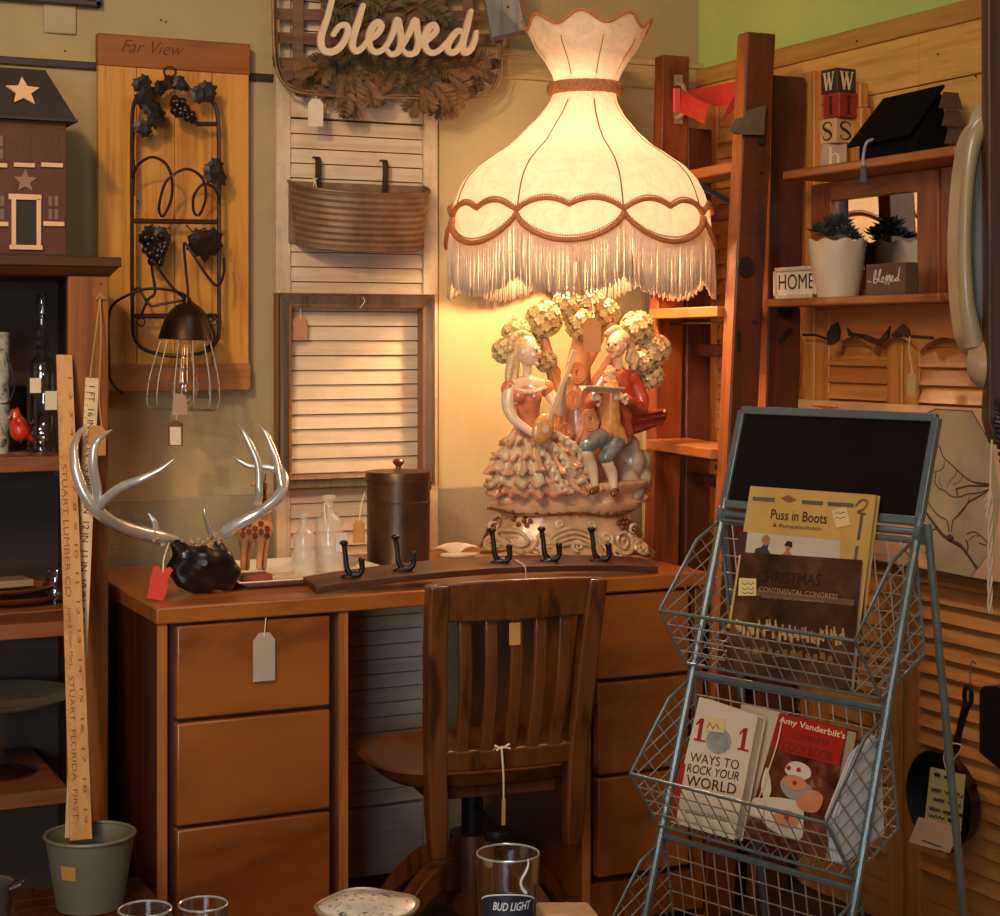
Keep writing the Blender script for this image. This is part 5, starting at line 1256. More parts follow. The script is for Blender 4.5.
# ---- books
def book_px(corners, n0, z0, slope, th, name, label, cover, page=None, group=None, top_page=True):
    """cover plane through (n0,z0) leaning back; corners TL,TR,BR,BL in photo pixels traced onto that plane"""
    p0 = rk(.2, n0, z0); upv = (RN * -slope + UP).normalized(); nrm = RWv.cross(upv).normalized()
    if nrm.dot(RN) < 0: nrm = -nrm
    c = [hit(x, y, p0, nrm) for x, y in corners]
    t = thing(name, label, 'book', (c[2] + c[3]) / 2 - nrm * th / 2, group=group)
    m = MB(); m.prism(c, -nrm * .0015); m.prism([q - nrm * (th - .0015) for q in c], -nrm * .0015)
    m.prism([c[0], c[3], c[3] - nrm * th, c[0] - nrm * th], (c[0] - c[1]).normalized() * .0012)
    m.build('cover', cover, t)
    cen = sum(c, V((0, 0, 0))) / 4
    MB().prism([cen + (q - cen) * .975 - nrm * .0016 for q in c], -nrm * (th - .0034)).build('pages', page or paint('page_edges', (222, 200, 164), .85, .08, 60), t)
    ex = (c[1] - c[0]); ey = (c[0] - c[3])
    def at(px, py, off=.0008): return hit(px, py, p0, nrm) + nrm * off
    return t, c, nrm, at
def patch(t, at, pts, mat, name, off=.0006, th=.0004, nrm=None):
    m = MB(); q = [at(x, y, off) for x, y in pts]; m.prism(q, nrm * th); return m.build(name, mat, t)
def btext(t, at, s, bl, br, tl, mat, name='cover_text', off=.0014, shear=0, bold=0):
    a, b, c = at(*bl, off), at(*br, off), at(*tl, off); return text(s, name, t, a, b - a, (c - a) - (b - a).normalized() * (c - a).dot((b - a).normalized()), (b - a).length, (c - a).length, mat, shear=shear, bold=bold, depth=.0)
M_gold_c = paint('gold_cover', (208, 164, 84), .45, .12, 12)
M_txt = paint('brown_print', (70, 40, 24), .7)
# Puss in Boots
t, c, nr, at = book_px([(751, 486), (876, 495), (858, 640), (728, 628)], .120, .760, .20, .012, 'story_book', 'gold covered story book about Puss in Boots standing in the top rack basket', M_gold_c)
btext(t, at, 'Puss in Boots', (771, 519), (827, 524), (772, 509), M_txt, bold=.01)
btext(t, at, '& Rumpelstiltskin', (773, 528), (821, 532), (773.5, 523), M_txt)
M_slate = paint('slate_print', (92, 92, 84), .7); M_orn = paint('ornament_print', (150, 92, 46), .7)
for a_, b_ in ((753, 775), (802, 823), (828, 854)): patch(t, at, [(a_, 496.5 + (a_ - 753) * .07), (b_, 496.5 + (b_ - 753) * .07), (b_, 500.5 + (b_ - 753) * .07), (a_, 500.5 + (a_ - 753) * .07)], M_slate, 'border_print', nrm=nr)
patch(t, at, [(781, 498), (789, 495), (797, 500), (789, 503)], M_orn, 'border_print', nrm=nr)
m = MB(); m.tube(catmull([at(x, y) for x, y in [(856, 506), (862, 500), (868, 502), (864, 509), (858, 512), (866, 514)]], 5), .0018, 5); m.build('border_print', M_orn, t)
patch(t, at, [(861, 514), (864, 514), (860, 540), (857, 540)], M_slate, 'border_print', nrm=nr); patch(t, at, [(856, 546), (859, 546), (857, 560), (854, 560)], M_slate, 'border_print', nrm=nr)
patch(t, at, [(748, 532), (841, 541), (838, 600), (740, 590)], paint('picture_pale', (206, 190, 160), .6), 'cover_picture', nrm=nr)
patch(t, at, [(739, 531), (748, 532), (746, 555), (736, 554)], M_txt, 'cover_picture', nrm=nr)
M_navy = paint('print_navy', (52, 58, 68), .7)
m = MB(); m.prism([at(x, y, .0012) for x, y in [(754, 556), (756, 549), (762, 547), (764, 544), (769, 545), (768, 549), (772, 555), (773, 565), (754, 565)]], nr * .0004); m.build('printed_figure', M_navy, t)
m = MB(); m.prism([at(x, y, .0017) for x, y in [(762, 541), (764, 536), (768, 535), (771, 538), (770, 544), (766, 546)]], nr * .0004); m.prism([at(x, y, .0012) for x, y in [(780, 556), (786, 552), (787, 545), (791, 546), (790, 552), (793, 556), (792, 562), (780, 562)]], nr * .0004); m.build('printed_figure', paint('print_flesh', (176, 112, 72), .7), t)
m = MB(); m.prism([at(x, y, .002) for x, y in [(785, 546), (788, 541), (793, 542), (793, 548), (789, 546)]], nr * .0004); m.build('printed_figure', MATS['ink'], t)
patch(t, at, [(832, 510), (847, 507), (851, 525), (837, 528)], paint('sticker_cream', (230, 200, 132), .8), 'price_sticker', .0012, nrm=nr)
m = MB()
for y0 in (513, 518): m.tube([at(836, y0 + 1, .002), at(838, y0 - 1, .002), at(841, y0 + 1, .002), at(844, y0 - 1, .002), at(846, y0, .002)], .0005, 4)
m.build('sticker_writing', MATS['brown_print'], t)
# Christmas book
mm, nt, bs = newmat('brown_night_scene'); vec = coords(nt, (1, 1, 1)); n_ = noise(nt, vec, 14, 6, .6)
bs.inputs['Roughness'].default_value = .3; nt.links.new(ramp(nt, n_, [(.3, lin((36, 22, 16))), (.55, lin((82, 50, 34))), (.75, lin((120, 82, 56)))]), bs.inputs['Base Color'])
t, c, nr, at = book_px([(742, 552), (862, 560), (850, 692), (724, 672)], .142, .745, .27, .016, 'picture_book', 'dark brown Christmas picture book in front of the gold story book', mm)
M_tb = paint('tan_print', (176, 140, 100), .6); M_dk = paint('dark_print', (30, 18, 14), .6)
patch(t, at, [(744, 588), (855, 600), (854, 606), (743, 594)], paint('title_band', (112, 84, 62), .5), 'title_band', nrm=nr)
btext(t, at, 'CHRISTMAS', (757, 582), (820, 586), (758, 571), M_dk, bold=-.005)
btext(t, at, 'CONTINENTAL CONGRESS', (759, 591.5), (838, 599.5), (759.5, 586.5), M_tb)
btext(t, at, 'BASED ON A DIARY OF WASHINGTON', (762, 598), (824, 603), (762, 596), M_tb)
patch(t, at, [(740, 578), (757, 579), (757, 596), (739, 596)], MATS['sticker_cream'], 'price_sticker', .002, nrm=nr)
m = MB()
for y0 in (583, 588, 592): m.tube([at(743 + 3 * k, y0 + (k % 2) * 2, .003) for k in range(5)], .0005, 4)
m.build('sticker_writing', M_txt, t)
m = MB()
for i in range(34):
    px = 738 + i * 3.2 + rnd.uniform(-1, 1); py = 622 + (px - 738) * .11 + rnd.uniform(-4, 6); m.prism([at(px + a, py + b, .001) for a, b in ((-1.2, 9), (-1.5, 3), (-.8, 1), (-1, -2), (.8, -2.4), (.8, 1), (1.6, 3), (1.3, 9))], nr * .0004)
m.build('printed_crowd', paint('print_crowd', (190, 150, 104), .6), t)
m = MB()
for i in range(12):
    px = 748 + i * 7.5; py = 648 + (px - 748) * .11 + rnd.uniform(-3, 3); m.prism([at(px + a, py + b, .001) for a, b in ((-3, 4), (-2, -2), (2, -3), (3, 4))], nr * .0004)
m.build('printed_snow', paint('print_snow', (150, 104, 62), .6), t)
# 101 ways
M_wh = paint('white_cover', (226, 204, 172), .4, .04, 8); M_redp = paint('red_print', (178, 34, 24), .5)
t, c, nr, at = book_px([(700, 697), (758, 716), (734, 840), (671, 822)], .220, .470, .27, .022, 'paperback_book', 'white paperback titled 101 Ways to Rock Your World in the middle basket', M_wh)
for dx, dy in ((0, 0), (43.5, 9.5)):
    m = MB()
    for q in ([(697.2, 739.2), (701, 740), (704.6, 718.6), (700.6, 719)], [(694, 740), (705, 742.6), (705.4, 740.6), (694.4, 738)], [(696.2, 723.6), (701, 718.4), (702.5, 720), (697, 725.4)]): m.prism([at(x + dx, y + dy, .0008) for x, y in q], nr * .0004)
    m.build('cover_numeral', M_redp, t)
btext(t, at, 'WAYS TO', (690, 761), (739, 770), (691.5, 752), M_txt)
btext(t, at, 'ROCK YOUR', (687, 772), (739, 781), (688.5, 763.5), MATS['ink'], shear=.15, bold=.005)
btext(t, at, 'WORLD', (686, 785), (736, 795), (688, 774.5), M_txt, bold=.005)
m = MB(); m.prism([at(719 + 13 * math.cos(k * .5236), 741 + 13 * math.sin(k * .5236), .0008) for k in range(12)], nr * .0005); m.build('printed_globe', paint('globe_grey', (158, 156, 146), .5, .3, 60), t)
patch(t, at, [(708, 717), (727, 719), (725, 733), (706, 731)], MATS['sticker_cream'], 'price_sticker', .0018, nrm=nr)
m = MB(); m.tube([at(708, 728, .003), at(711, 723, .003), at(714, 729, .003), at(717, 724, .003), at(720, 729, .003)], .0006, 4); m.build('sticker_writing', M_txt, t)
btext(t, at, 'EXCELLENT EXTRAS', (686, 813), (728, 822), (687, 809), MATS['brown_print'], shear=.2)
patch(t, at, [(681, 762), (686, 764), (676, 822), (671, 820)], M_redp, 'red_spine_strip', nrm=nr)
# white book behind
t2, c2, nr2, at2 = book_px([(742, 704), (780, 712), (768, 830), (722, 822)], .180, .475, .27, .022, 'white_book', 'white book half hidden behind the 101 ways paperback', paint('offwhite_cover', (208, 186, 152), .5))
# cookbook
M_rc = paint('red_cover', (176, 36, 22), .35, .08, 10)
mm, nt, bs = newmat('brown_food_photo'); vec = coords(nt, (1, 1, 1)); n_ = noise(nt, vec, 30, 5, .6); bs.inputs['Roughness'].default_value = .35
nt.links.new(ramp(nt, n_, [(.35, lin((56, 20, 14))), (.6, lin((120, 60, 34))), (.75, lin((190, 150, 110)))]), bs.inputs['Base Color'])
t, c, nr, at = book_px([(780, 713), (847, 729), (824, 862), (744, 838)], .215, .472, .27, .030, 'cook_book', "red topped Amy Vanderbilt's complete cookbook with dessert photo, right in the middle basket", mm)
patch(t, at, [(780, 713), (847, 729), (839, 766), (770, 748)], M_rc, 'red_panel', nrm=nr)
btext(t, at, "Amy Vanderbilt's", (779, 724), (845, 741), (781, 716), paint('cream_print', (240, 214, 170), .5), bold=.012)
btext(t, at, 'COMPLETE', (792, 738), (829, 747), (793, 732), M_txt)
btext(t, at, 'COOKBOOK', (782, 750), (833, 762), (784, 741), M_txt)
M_pw = paint('print_white', (226, 206, 178), .5); M_pp = paint('print_peach', (214, 132, 92), .5); M_pg = paint('print_glass', (158, 150, 140), .4)
m = MB(); m.prism(catmull([at(x, y, .0010) for x, y in [(781, 786), (785, 779), (808, 784), (812, 792), (801, 800), (788, 797)]], 4, True), nr * .0005); m.prism(catmull([at(x, y, .0010) for x, y in [(793, 799), (797, 800), (795, 808), (801, 812), (784, 808), (791, 807)]], 4, True), nr * .0005); m.build('printed_dish', M_pg, t)
m = MB(); m.prism(catmull([at(x, y, .0016) for x, y in [(786, 772), (790, 763), (800, 762), (810, 768), (811, 777), (800, 780)]], 4, True), nr * .0005); m.prism(catmull([at(x, y, .0016) for x, y in [(764, 775), (768, 768), (772, 790), (766, 800), (762, 788)]], 4, True), nr * .0005)
m.prism(catmull([at(x, y, .0016) for x, y in [(762, 798), (800, 802), (804, 822), (800, 840), (772, 830), (760, 815)]], 4, True), nr * .0005); m.build('printed_cream', M_pw, t)
m = MB(); m.prism(catmull([at(x, y, .0022) for x, y in [(783, 781), (790, 775), (803, 778), (808, 788), (795, 790)]], 4, True), nr * .0005); m.prism(catmull([at(x, y, .0022) for x, y in [(798, 800), (812, 790), (824, 797), (818, 812), (802, 810)]], 4, True), nr * .0005); m.prism(catmull([at(x, y, .0022) for x, y in [(775, 815), (788, 810), (800, 818), (796, 828), (780, 826)]], 4, True), nr * .0005); m.build('printed_fruit', M_pp, t)
m = MB()
for px, py in ((790, 768), (800, 770), (796, 783), (788, 818)): m.prism([at(px + 2.5 * math.cos(k), py + 2.5 * math.sin(k), .003) for k in range(6)], nr * .0004)
m.build('printed_berry', M_redp, t)
b_ = at(752, 817, .006); ex = (at(770, 822, .006) - b_); ey = (at(756, 797, .006) - b_); ey = ey - ex.normalized() * ey.dot(ex.normalized())
ptag(t, b_, ex, ey, .026, .032, MATS['tag_paper'], string=[at(770, 780, .012), at(780, 745, .008), at(784, 718, .004)])
# loose papers at the right end of the middle basket
lp = thing('paper_stack', 'loose sheets of white printed paper standing at the right end of the middle basket', 'papers', rk(.38, .22, .46))
m = MB()
for i in range(4):
    u = .379 + .005 * i; q = [rk(u, .245 - .003 * i, .474), rk(u, .135, .500), rk(u, .145, .655 - .004 * i), rk(u, .20, .63), rk(u, .262 - .003 * i, .545)]; m.prism(q, RWv * .0012)
m.build('sheets', paint('sheet_white', (232, 228, 220), .8, .06, 60), lp)

# ---- black enamel lid lying in the lowest basket
lc = rk(.27, .285, .232); bl = thing('black_pot_lid', 'glossy black pot lid lying in the lowest basket of the display rack', 'pot lid', lc)
MB().lathe([(.001, 0), (.088, 0), (.092, .004), (.080, .022), (.05, .036), (.02, .042), (.001, .043)], lc, 40).build('lid_dome', paint('gloss_black', (18, 14, 12), .15, coat=.6, bmp=0), bl)
MB().lathe([(.001, .042), (.008, .042), (.008, .052), (.016, .060), (.001, .064)], lc, 20).build('knob', MATS['gloss_black'], bl)
# ================================================================ right wall: shutters, shelf, canvas, pan, phone
M_shut = wood('amber_pine_stile', (174, 106, 42), (206, 138, 62), 'z', .9, .45, coat=.1)
M_shutl = wood('amber_pine_slat', (174, 106, 42), (206, 138, 64), 'y', .9, .45, coat=.1)
def shutter(y0, y1, z1, label, stile=.055, X=2.395, kw=.016):
    t = thing('louvered_shutter', label, 'shutter', (X, (y0 + y1) / 2, 0), group=None)
    for a, b in ((y0, y0 + stile), (y1 - stile, y1)): MB().box((X - kw / 2, a, 0), (X + kw, b, z1)).build('stile', M_shut, t, bevel=.003)
    for a, b in ((0, .16), (z1 - .085, z1)): MB().box((X, y0 + stile, a), (X + kw, y1 - stile, b)).build('rail', M_shutl, t, bevel=.002)
    m = MB(); z = z1 - .085; dz = .0375
    while z > .17:
        m.hexa([(X - .012, y0 + stile, z - dz - .004), (X - .012, y1 - stile, z - dz - .004), (X - .006, y1 - stile, z - dz - .006), (X - .006, y0 + stile, z - dz - .006),
                (X + .004, y0 + stile, z), (X + .004, y1 - stile, z), (X + .010, y1 - stile, z - .002), (X + .010, y0 + stile, z - .002)]); z -= dz
    m.build('louvers', M_shutl, t, bevel=.001)
    MB().box((X + .0125, y0 + .01, .02), (X + .017, y1 - .01, z1 - .02)).build('backing', M_shut, t)
    return t
shutter(3.335, 3.80, 1.877, 'tall amber pine louvred shutter behind the step ladder')
shutter(3.018, 3.330, 1.33, 'amber pine louvred shutter beneath the mirror shelf, behind the display rack', .052)
shutter(2.585, 3.013, 1.33, 'amber pine louvred shutter behind the frying pan', .052)
# plain wall strip edge beside the far shutter: white folded fabric edge standing in the corner
o = MB(); o.box((2.25, 3.868, 0), (2.31, 3.885, 1.62)); o = o.build('corner_batten', paint('cream_batten', (196, 180, 146), .7), None, bevel=.004); tag(o, 'narrow cream batten standing in the room corner behind the ladder', 'wooden batten')

# ---- mirror shelf
M_ms = wood('mirror_shelf_wood', (128, 66, 26), (172, 98, 44), 'y', .9, .4, coat=.2)
M_msz = wood('mirror_shelf_upright', (110, 52, 24), (150, 78, 36), 'z', .9, .4, coat=.2)
XS = 2.245; XB = 2.412; ZS0, ZS1 = 1.352, 1.634
ms = thing('mirror_shelf', 'brown wooden wall shelf with a mirror, two ledges and a scalloped apron', 'wall shelf', (XB, 2.92, 1.24))
MB().box((XS, 2.679, ZS1 - .020), (XB, 3.255, ZS1)).build('top_ledge', M_ms, ms, bevel=.004)
MB().box((XS + .004, 2.731, ZS0 - .018), (XB, 3.332, ZS0)).build('lower_ledge', M_ms, ms, bevel=.004)
XM = 2.372
for y0, y1 in ((3.25, 3.325), (2.88, 2.95)): MB().box((XM, y0, ZS0), (XB, y1, ZS1 - .02)).build('side_post', M_msz, ms, bevel=.002)
MB().box((XM, 2.95, ZS1 - .062), (XB, 3.25, ZS1 - .02)).build('mirror_top_rail', M_ms, ms, bevel=.002)
MB().box((XM, 2.95, ZS0), (XB, 3.25, ZS0 + .02)).build('mirror_bottom_rail', M_ms, ms, bevel=.002)
MB().box((XM + .004, 2.74, ZS0), (XB, 2.88, ZS1 - .02)).build('side_panel', M_msz, ms, bevel=.002)
m_, nt, b_ = newmat('mirror_glass'); b_.inputs['Base Color'].default_value = (.85, .82, .76, 1); b_.inputs['Metallic'].default_value = 1; b_.inputs['Roughness'].default_value = .02
MB().box((XM + .012, 2.95, ZS0 + .02), (XM + .016, 3.25, ZS1 - .062)).build('mirror', m_, ms)
MB().box((XM + .017, 2.88, ZS0), (XB - .001, 3.25, ZS1 - .02)).build('back_board', M_ms, ms)
m = MB(); Ya, Yb = 2.77, 3.235; pts = [(Ya, ZS0 - .018), (Yb, ZS0 - .018), (Yb, 1.235)]; N = 60
for i in range(N + 1):
    t = i / N; y = Yb - (Yb - Ya) * t; z = 1.235 + .030 * abs(math.sin(t * math.pi * 3)) ** .7 if .06 < t < .94 else 1.235
    pts.append((y, z))
pts.append((Ya, 1.235))
m.prism([(XM - .012, y, z) for y, z in pts], V((.012, 0, 0))); m.build('scalloped_apron', wood('apron_wood', (150, 84, 36), (188, 116, 56), 'y', .9, .4), ms)
def ax_(px, py, d=.0): return PX(px, py, XM - .014 - d)
m = MB()
m.prism([ax_(x, y) for x, y in [(829, 345), (828, 334), (832, 326), (838, 322), (841, 330), (840, 340), (835, 344)]], V((-.004, 0, 0)))
m.tube([ax_(803, 335), ax_(816, 335), ax_(829, 340)], .003, 6)
m.prism([ax_(x, y) for x, y in [(848, 328), (853, 333), (868, 335), (880, 340), (887, 332), (891, 326), (889, 338), (881, 346), (872, 343), (862, 338), (850, 337)]], V((-.004, 0, 0)))
m.prism([ax_(x, y) for x, y in [(892, 336), (899, 328), (904, 324), (910, 330), (911, 338), (904, 335), (898, 338)]], V((-.004, 0, 0))); m.tube([ax_(906, 336), ax_(920, 337), ax_(933, 338)], .003, 6)
m.build('iron_hooks', MATS['black_iron'], ms)
p = PX(908, 396, 2.33); ptag(ms, p, (0, -1, 0), (0, 0, 1), .026, .048, paint('clear_tag', (176, 150, 104), .4), string=[PX(912, 370, 2.335), PX(909, 350, 2.345), PX(910, 336, 2.352)])

# ---- letter blocks on the top ledge, each its own thing
def serif(parent, ch_, O, ex, ey, w, h, mat):
    """roman letters with hairlines and serifs built from bars"""
    n = V(ex).cross(V(ey)).normalized(); m = MB()
    def P2(x, y): return O + V(ex) * x * w + V(ey) * y * h + n * .0006
    def seg(a, b, t): a, b = P2(*a), P2(*b); m.bar(a, b, t * w, .001, n)
    if ch_ == 'W':
        seg((.12, 1), (.32, 0), .15); seg((.50, 1), (.32, 0), .06); seg((.46, 1), (.68, 0), .15); seg((.90, 1), (.68, 0), .06)
        seg((0, .98), (.26, .98), .05); seg((.38, .98), (.62, .98), .05); seg((.80, .98), (1, .98), .05)
    elif ch_ == 'I': seg((.5, 0), (.5, 1), .16); seg((.3, .98), (.7, .98), .06); seg((.3, .02), (.7, .02), .06)
    elif ch_ == 'S':
        pts = catmull([P2(x, y) for x, y in [(.84, .74), (.80, .90), (.55, .99), (.26, .92), (.18, .74), (.36, .58), (.64, .46), (.84, .28), (.76, .09), (.48, .01), (.22, .08), (.16, .26)]], 5)
        m.ribbon(pts, [.05 * w, .06 * w, .10 * w, .17 * w, .17 * w, .10 * w, .06 * w, .05 * w], n, .001)
    elif ch_ == 'h':
        seg((.28, 0), (.28, 1), .14); m.ribbon(catmull([P2(x, y) for x, y in [(.30, .42), (.42, .60), (.60, .62), (.70, .48), (.70, .02)]], 5), [.05 * w, .08 * w, .14 * w], n, .001)
        for a, b in (((.1, .02), (.46, .02)), ((.54, .02), (.88, .02)), ((.12, .98), (.28, .98))): seg(a, b, .05)
    return m.build('letter', mat, parent)
def block(px0, pxm, px1, yb, sz, zb, face, lettercol, ch_, label, side=None, depthx=2.27, rot=None):
    c = PZ((px0 + px1) / 2, yb, zb) if False else PX((px0 + px1) / 2, yb, depthx); c.z = zb
    t = thing('letter_block', label, 'letter block', c, group='stacked letter blocks')
    ex = V((math.cos(rot), math.sin(rot), 0)); ey = V((-math.sin(rot), math.cos(rot), 0)); o = c - ex * sz / 2 - ey * sz / 2
    b = MB(); b.obox(o, ex * sz, ey * sz, UP * sz); b.build('cube_body', face, t, bevel=.0022)
    # faces towards the room: -ey side and the -ex side
    O = o + ex * sz * .14 + UP * sz * .14; serif(t, ch_, O, ex, UP, sz * .72, sz * .72, lettercol)
    O = o + ey * sz - ey * sz * .14 + UP * sz * .14; serif(t, ch_, O, -ey, UP, sz * .72, sz * .72, lettercol)
    return t
r_ = R(-32); BX = 2.325; z = ZS1
def blkpx(px): return px
M_k = paint('block_dark', (58, 42, 32), .5, .2, 30); M_kr = paint('block_red', (150, 44, 22), .5, .2, 30); M_kt = paint('block_tan', (206, 160, 104), .55, .1, 30); M_kg = paint('block_grey_tan', (176, 138, 104), .55, .1, 30)
M_kl = paint('letter_cream', (226, 196, 150), .6); M_kb = paint('letter_dark', (52, 26, 14), .6)
block(820, 0, 848, 158, .054, z, M_kg, M_kl, 'h', 'grey tan letter block with a pale h, bottom of the stacked letter blocks', depthx=BX, rot=R(-34))
block(819, 0, 855, 133, .054, z + .054, M_kt, M_kb, 'S', 'tan letter block with a dark S, second from the bottom of the stack', depthx=BX, rot=R(4))
block(823, 0, 858, 108, .054, z + .108, M_kr, M_kb, 'I', 'red brown letter block with a dark I, third from the bottom of the stack', depthx=BX, rot=R(4))
block(822, 0, 855, 82, .054, z + .162, M_k, M_kl, 'W', 'dark brown letter block with a cream W, topmost of the stack', depthx=BX, rot=R(4))
o = MB(); q = PX(862, 150, 2.365); o.box((2.35, q.y - .015, ZS1), (2.38, q.y + .025, ZS1 + .13)); o.box((2.353, q.y - .008, ZS1 + .13), (2.377, q.y + .018, ZS1 + .185)); o = o.build('wooden_post_ornament', M_shut, bevel=.004); tag(o, 'stepped amber wooden post ornament behind the letter blocks on the shelf top', 'ornament')
# ---- black speckled box with a tassel
M_spk, nt, b_ = newmat('black_glitter'); vec = coords(nt, (1, 1, 1)); vo = nt.nodes.new('ShaderNodeTexVoronoi'); vo.inputs['Scale'].default_value = 60; nt.links.new(vec, vo.inputs['Vector'])
nt.links.new(ramp(nt, vo.outputs['Distance'], [(0.0, lin((220, 190, 160))), (.035, lin((220, 190, 160))), (.05, lin((8, 6, 6)))]), b_.inputs['Base Color']); b_.inputs['Roughness'].default_value = .75
bh = thing('bird_house', 'black speckled little bird house with a grey tassel hanging over the shelf edge', 'bird house', (2.30, 2.84, ZS1))
yA, yB = PX(855, 140, 2.262).y, PX(914, 140, 2.262).y; z0 = ZS1; zr_ = z0 + .135
MB().add([(2.266, yA - .008, z0), (2.266, yB, z0), (2.355, yB, z0), (2.355, yA - .008, z0), (2.266, yA - .008, z0 + .030), (2.266, yB, z0 + .034), (2.332, yB, zr_ - .012), (2.332, yA - .008, zr_ - .012)], [(3, 2, 1, 0), (4, 5, 6, 7), (0, 1, 5, 4), (1, 2, 6, 5), (2, 3, 7, 6), (3, 0, 4, 7)]).build('house_body', paint('matte_black', (14, 11, 10), .85), bh, bevel=.002)
rf = [V((2.250, yA + .010, z0 + .026)), V((2.250, yB - .002, z0 + .032)), V((2.334, yB - .010, zr_)), V((2.334, yA - .006, zr_ - .004))]
MB().prism(rf, V((-.004, 0, .006))).build('roof', M_spk, bh, bevel=.003)
for k in range(3):
    zz = zr_ - .012 - .036 * k; MB().prism([(2.325 + .004 * k, yB - .012 - .003 * k, zz), (2.362, yB - .012 - .003 * k, zz), (2.366, yB - .022 - .004 * k, zz - .034), (2.305 + .004 * k, yB - .022 - .004 * k, zz - .034)], V((0, -.002, .001))).build('shingle', paint('grey_shingle', (86, 66, 56), .8), bh)
tp = V((2.238, PX(866, 130, 2.24).y, z0 + .026))
m = MB(); m.tube(catmull([tp + V((.016, -.012, .012)), tp + V((0, -.006, .006)), tp + V((-.003, .002, -.02)), tp + V((-.004, .0, -.045))], 5), .0032, 7); m.build('tassel_cord', paint('silver_cord', (150, 150, 150), .5), bh)
MB().lathe([(.001, 0), (.006, 0), (.007, -.012), (.009, -.034), (.001, -.034)], tp + V((-.004, 0, -.042)), 12).build('tassel', paint('grey_tassel', (82, 82, 84), .8), bh)

for mn in ('matte_black', 'black_glitter'):
    (MATS.get(mn) or M_spk).node_tree.nodes['Principled BSDF'].inputs['Specular IOR Level'].default_value = .1
# ---- lower ledge: pot, two little signs
M_wpot = paint('white_pot', (206, 188, 152), .5, .06, 14)
pp = PX(837, 290, 2.312); pp.z = ZS0; k = F / (pp - EYE).dot(DV)
pot = thing('potted_succulent', 'white scalloped pot of dark green succulents on the lower mirror shelf ledge', 'potted plant', pp)
def potf(u, v, off=0):
    a = 2 * math.pi * u; H = 57 / k; r = (21 + 8.5 * v ** .9) / k - off; z = H * v + (.0032 * math.sin(a * 9) if v > .97 else 0) ; r += (.0016 * math.sin(a * 9) if v > .9 else 0)
    return V((pp.x + r * math.cos(a), pp.y + r * math.sin(a), pp.z + z))
m = MB(); m.grid(lambda u, v: potf(u, v), 90, 14, cu=True); m.grid(lambda u, v: potf(u, v, .003), 90, 8, cu=True); m.prism([potf(i / 40, 0) for i in range(40)], V((0, 0, .003))); m.build('pot', M_wpot, pot, ang=60)
MB().lathe([(.001, 0), (27 / k, 0)], pp + UP * (50 / k), 24, cap=False).build('soil', paint('soil', (46, 34, 26), .95), pot)
M_suc = paint('blue_green_succulent', (58, 74, 66), .6, .3, 50); 
def rosette(m, c, r, n=22):
    for i in range(n):
        t = i / n; a = i * 2.4; el = .25 + t * 1.0; L = r * (1 - .35 * t); d = V((math.cos(a) * math.cos(el), math.sin(a) * math.cos(el), math.sin(el))); sd = d.cross(UP).normalized(); nn = sd.cross(d)
        b = c + d * .004; mid = c + d * L * .6; tip = c + d * L
        m.add([b - sd * L * .1, b + sd * L * .1, mid + sd * L * .22, tip, mid - sd * L * .22, mid - nn * L * .10], [(0, 5, 1), (1, 5, 2), (2, 5, 3), (3, 5, 4), (4, 5, 0), (0, 1, 2, 3, 4)])
m = MB(); zt = pp.z + 52 / k
for dx, dy, dz, r in [(0, 0, .018, .034), (.022, .008, .008, .026), (-.020, .012, .010, .028), (.002, -.022, .006, .026), (.0, .026, .010, .026), (-.03, -.012, .004, .020), (.030, -.010, .0, .020), (-.012, .030, .012, .022)]: rosette(m, V((pp.x + dx * 1.3, pp.y + dy * 1.3, zt + .012 + dz * 1.6)), r * 1.5)
m.build('succulent_rosettes', M_suc, pot, ang=20)
MB().tube([V((pp.x - .035, pp.y + .02, pp.z + .062)), V((pp.x - .036, pp.y + .03, pp.z + .035)), V((pp.x - .035, pp.y + .033, pp.z + .004))], .0013, 5).build('string', MATS['string'], pot)
# HOME
def signbox(px0, px1, X, h, th, name, label, cat, mat):
    a = PX(px0, 290, X); b = PX(px1, 290, X); t = thing(name, label, cat, V((X, (a.y + b.y) / 2, ZS0)))
    return t, a.y, b.y
t, ya, yb = signbox(774, 816, 2.265, .07, .02, 'home_sign', 'small white framed HOME sign beside the succulent pot on the mirror shelf', 'sign', None)
h = .070; M_hw = paint('white_frame_worn', (214, 192, 158), .6, .12, 40, wear=.5)
MB().box((2.268, yb, ZS0), (2.282, ya, ZS0 + h)).build('sign_face', paint('sign_cream', (226, 208, 176), .6), t)
m = MB()
for q in [(yb, ya, 0, .009), (yb, ya, h - .009, h), (yb, yb + .009, 0, h), (ya - .009, ya, 0, h)]: m.box((2.262, q[0], ZS0 + q[2]), (2.284, q[1], ZS0 + q[3]))
m.build('sign_frame', M_hw, t, bevel=.001)
text('HOME', 'lettering', t, (2.2672, ya - .016, ZS0 + .020), (0, -1, 0), (0, 0, 1), (ya - yb) - .026, .034, paint('dark_lettering', (48, 28, 20), .6), bold=0)
t, ya, yb = signbox(866, 905, 2.28, .06, .03, 'blessed_sign', 'small brown block sign with blessed in white script beside the succulent pot', 'sign', None)
MB().box((2.28, yb, ZS0), (2.315, ya, ZS0 + .066)).build('sign_block', paint('brown_sign', (92, 68, 52), .6, .2, 30), t, bevel=.0015)
W_, H_ = ya - yb, .066
def bs_(x, y): return V((2.2792, ya - x * W_, ZS0 + y * H_))
m = MB()
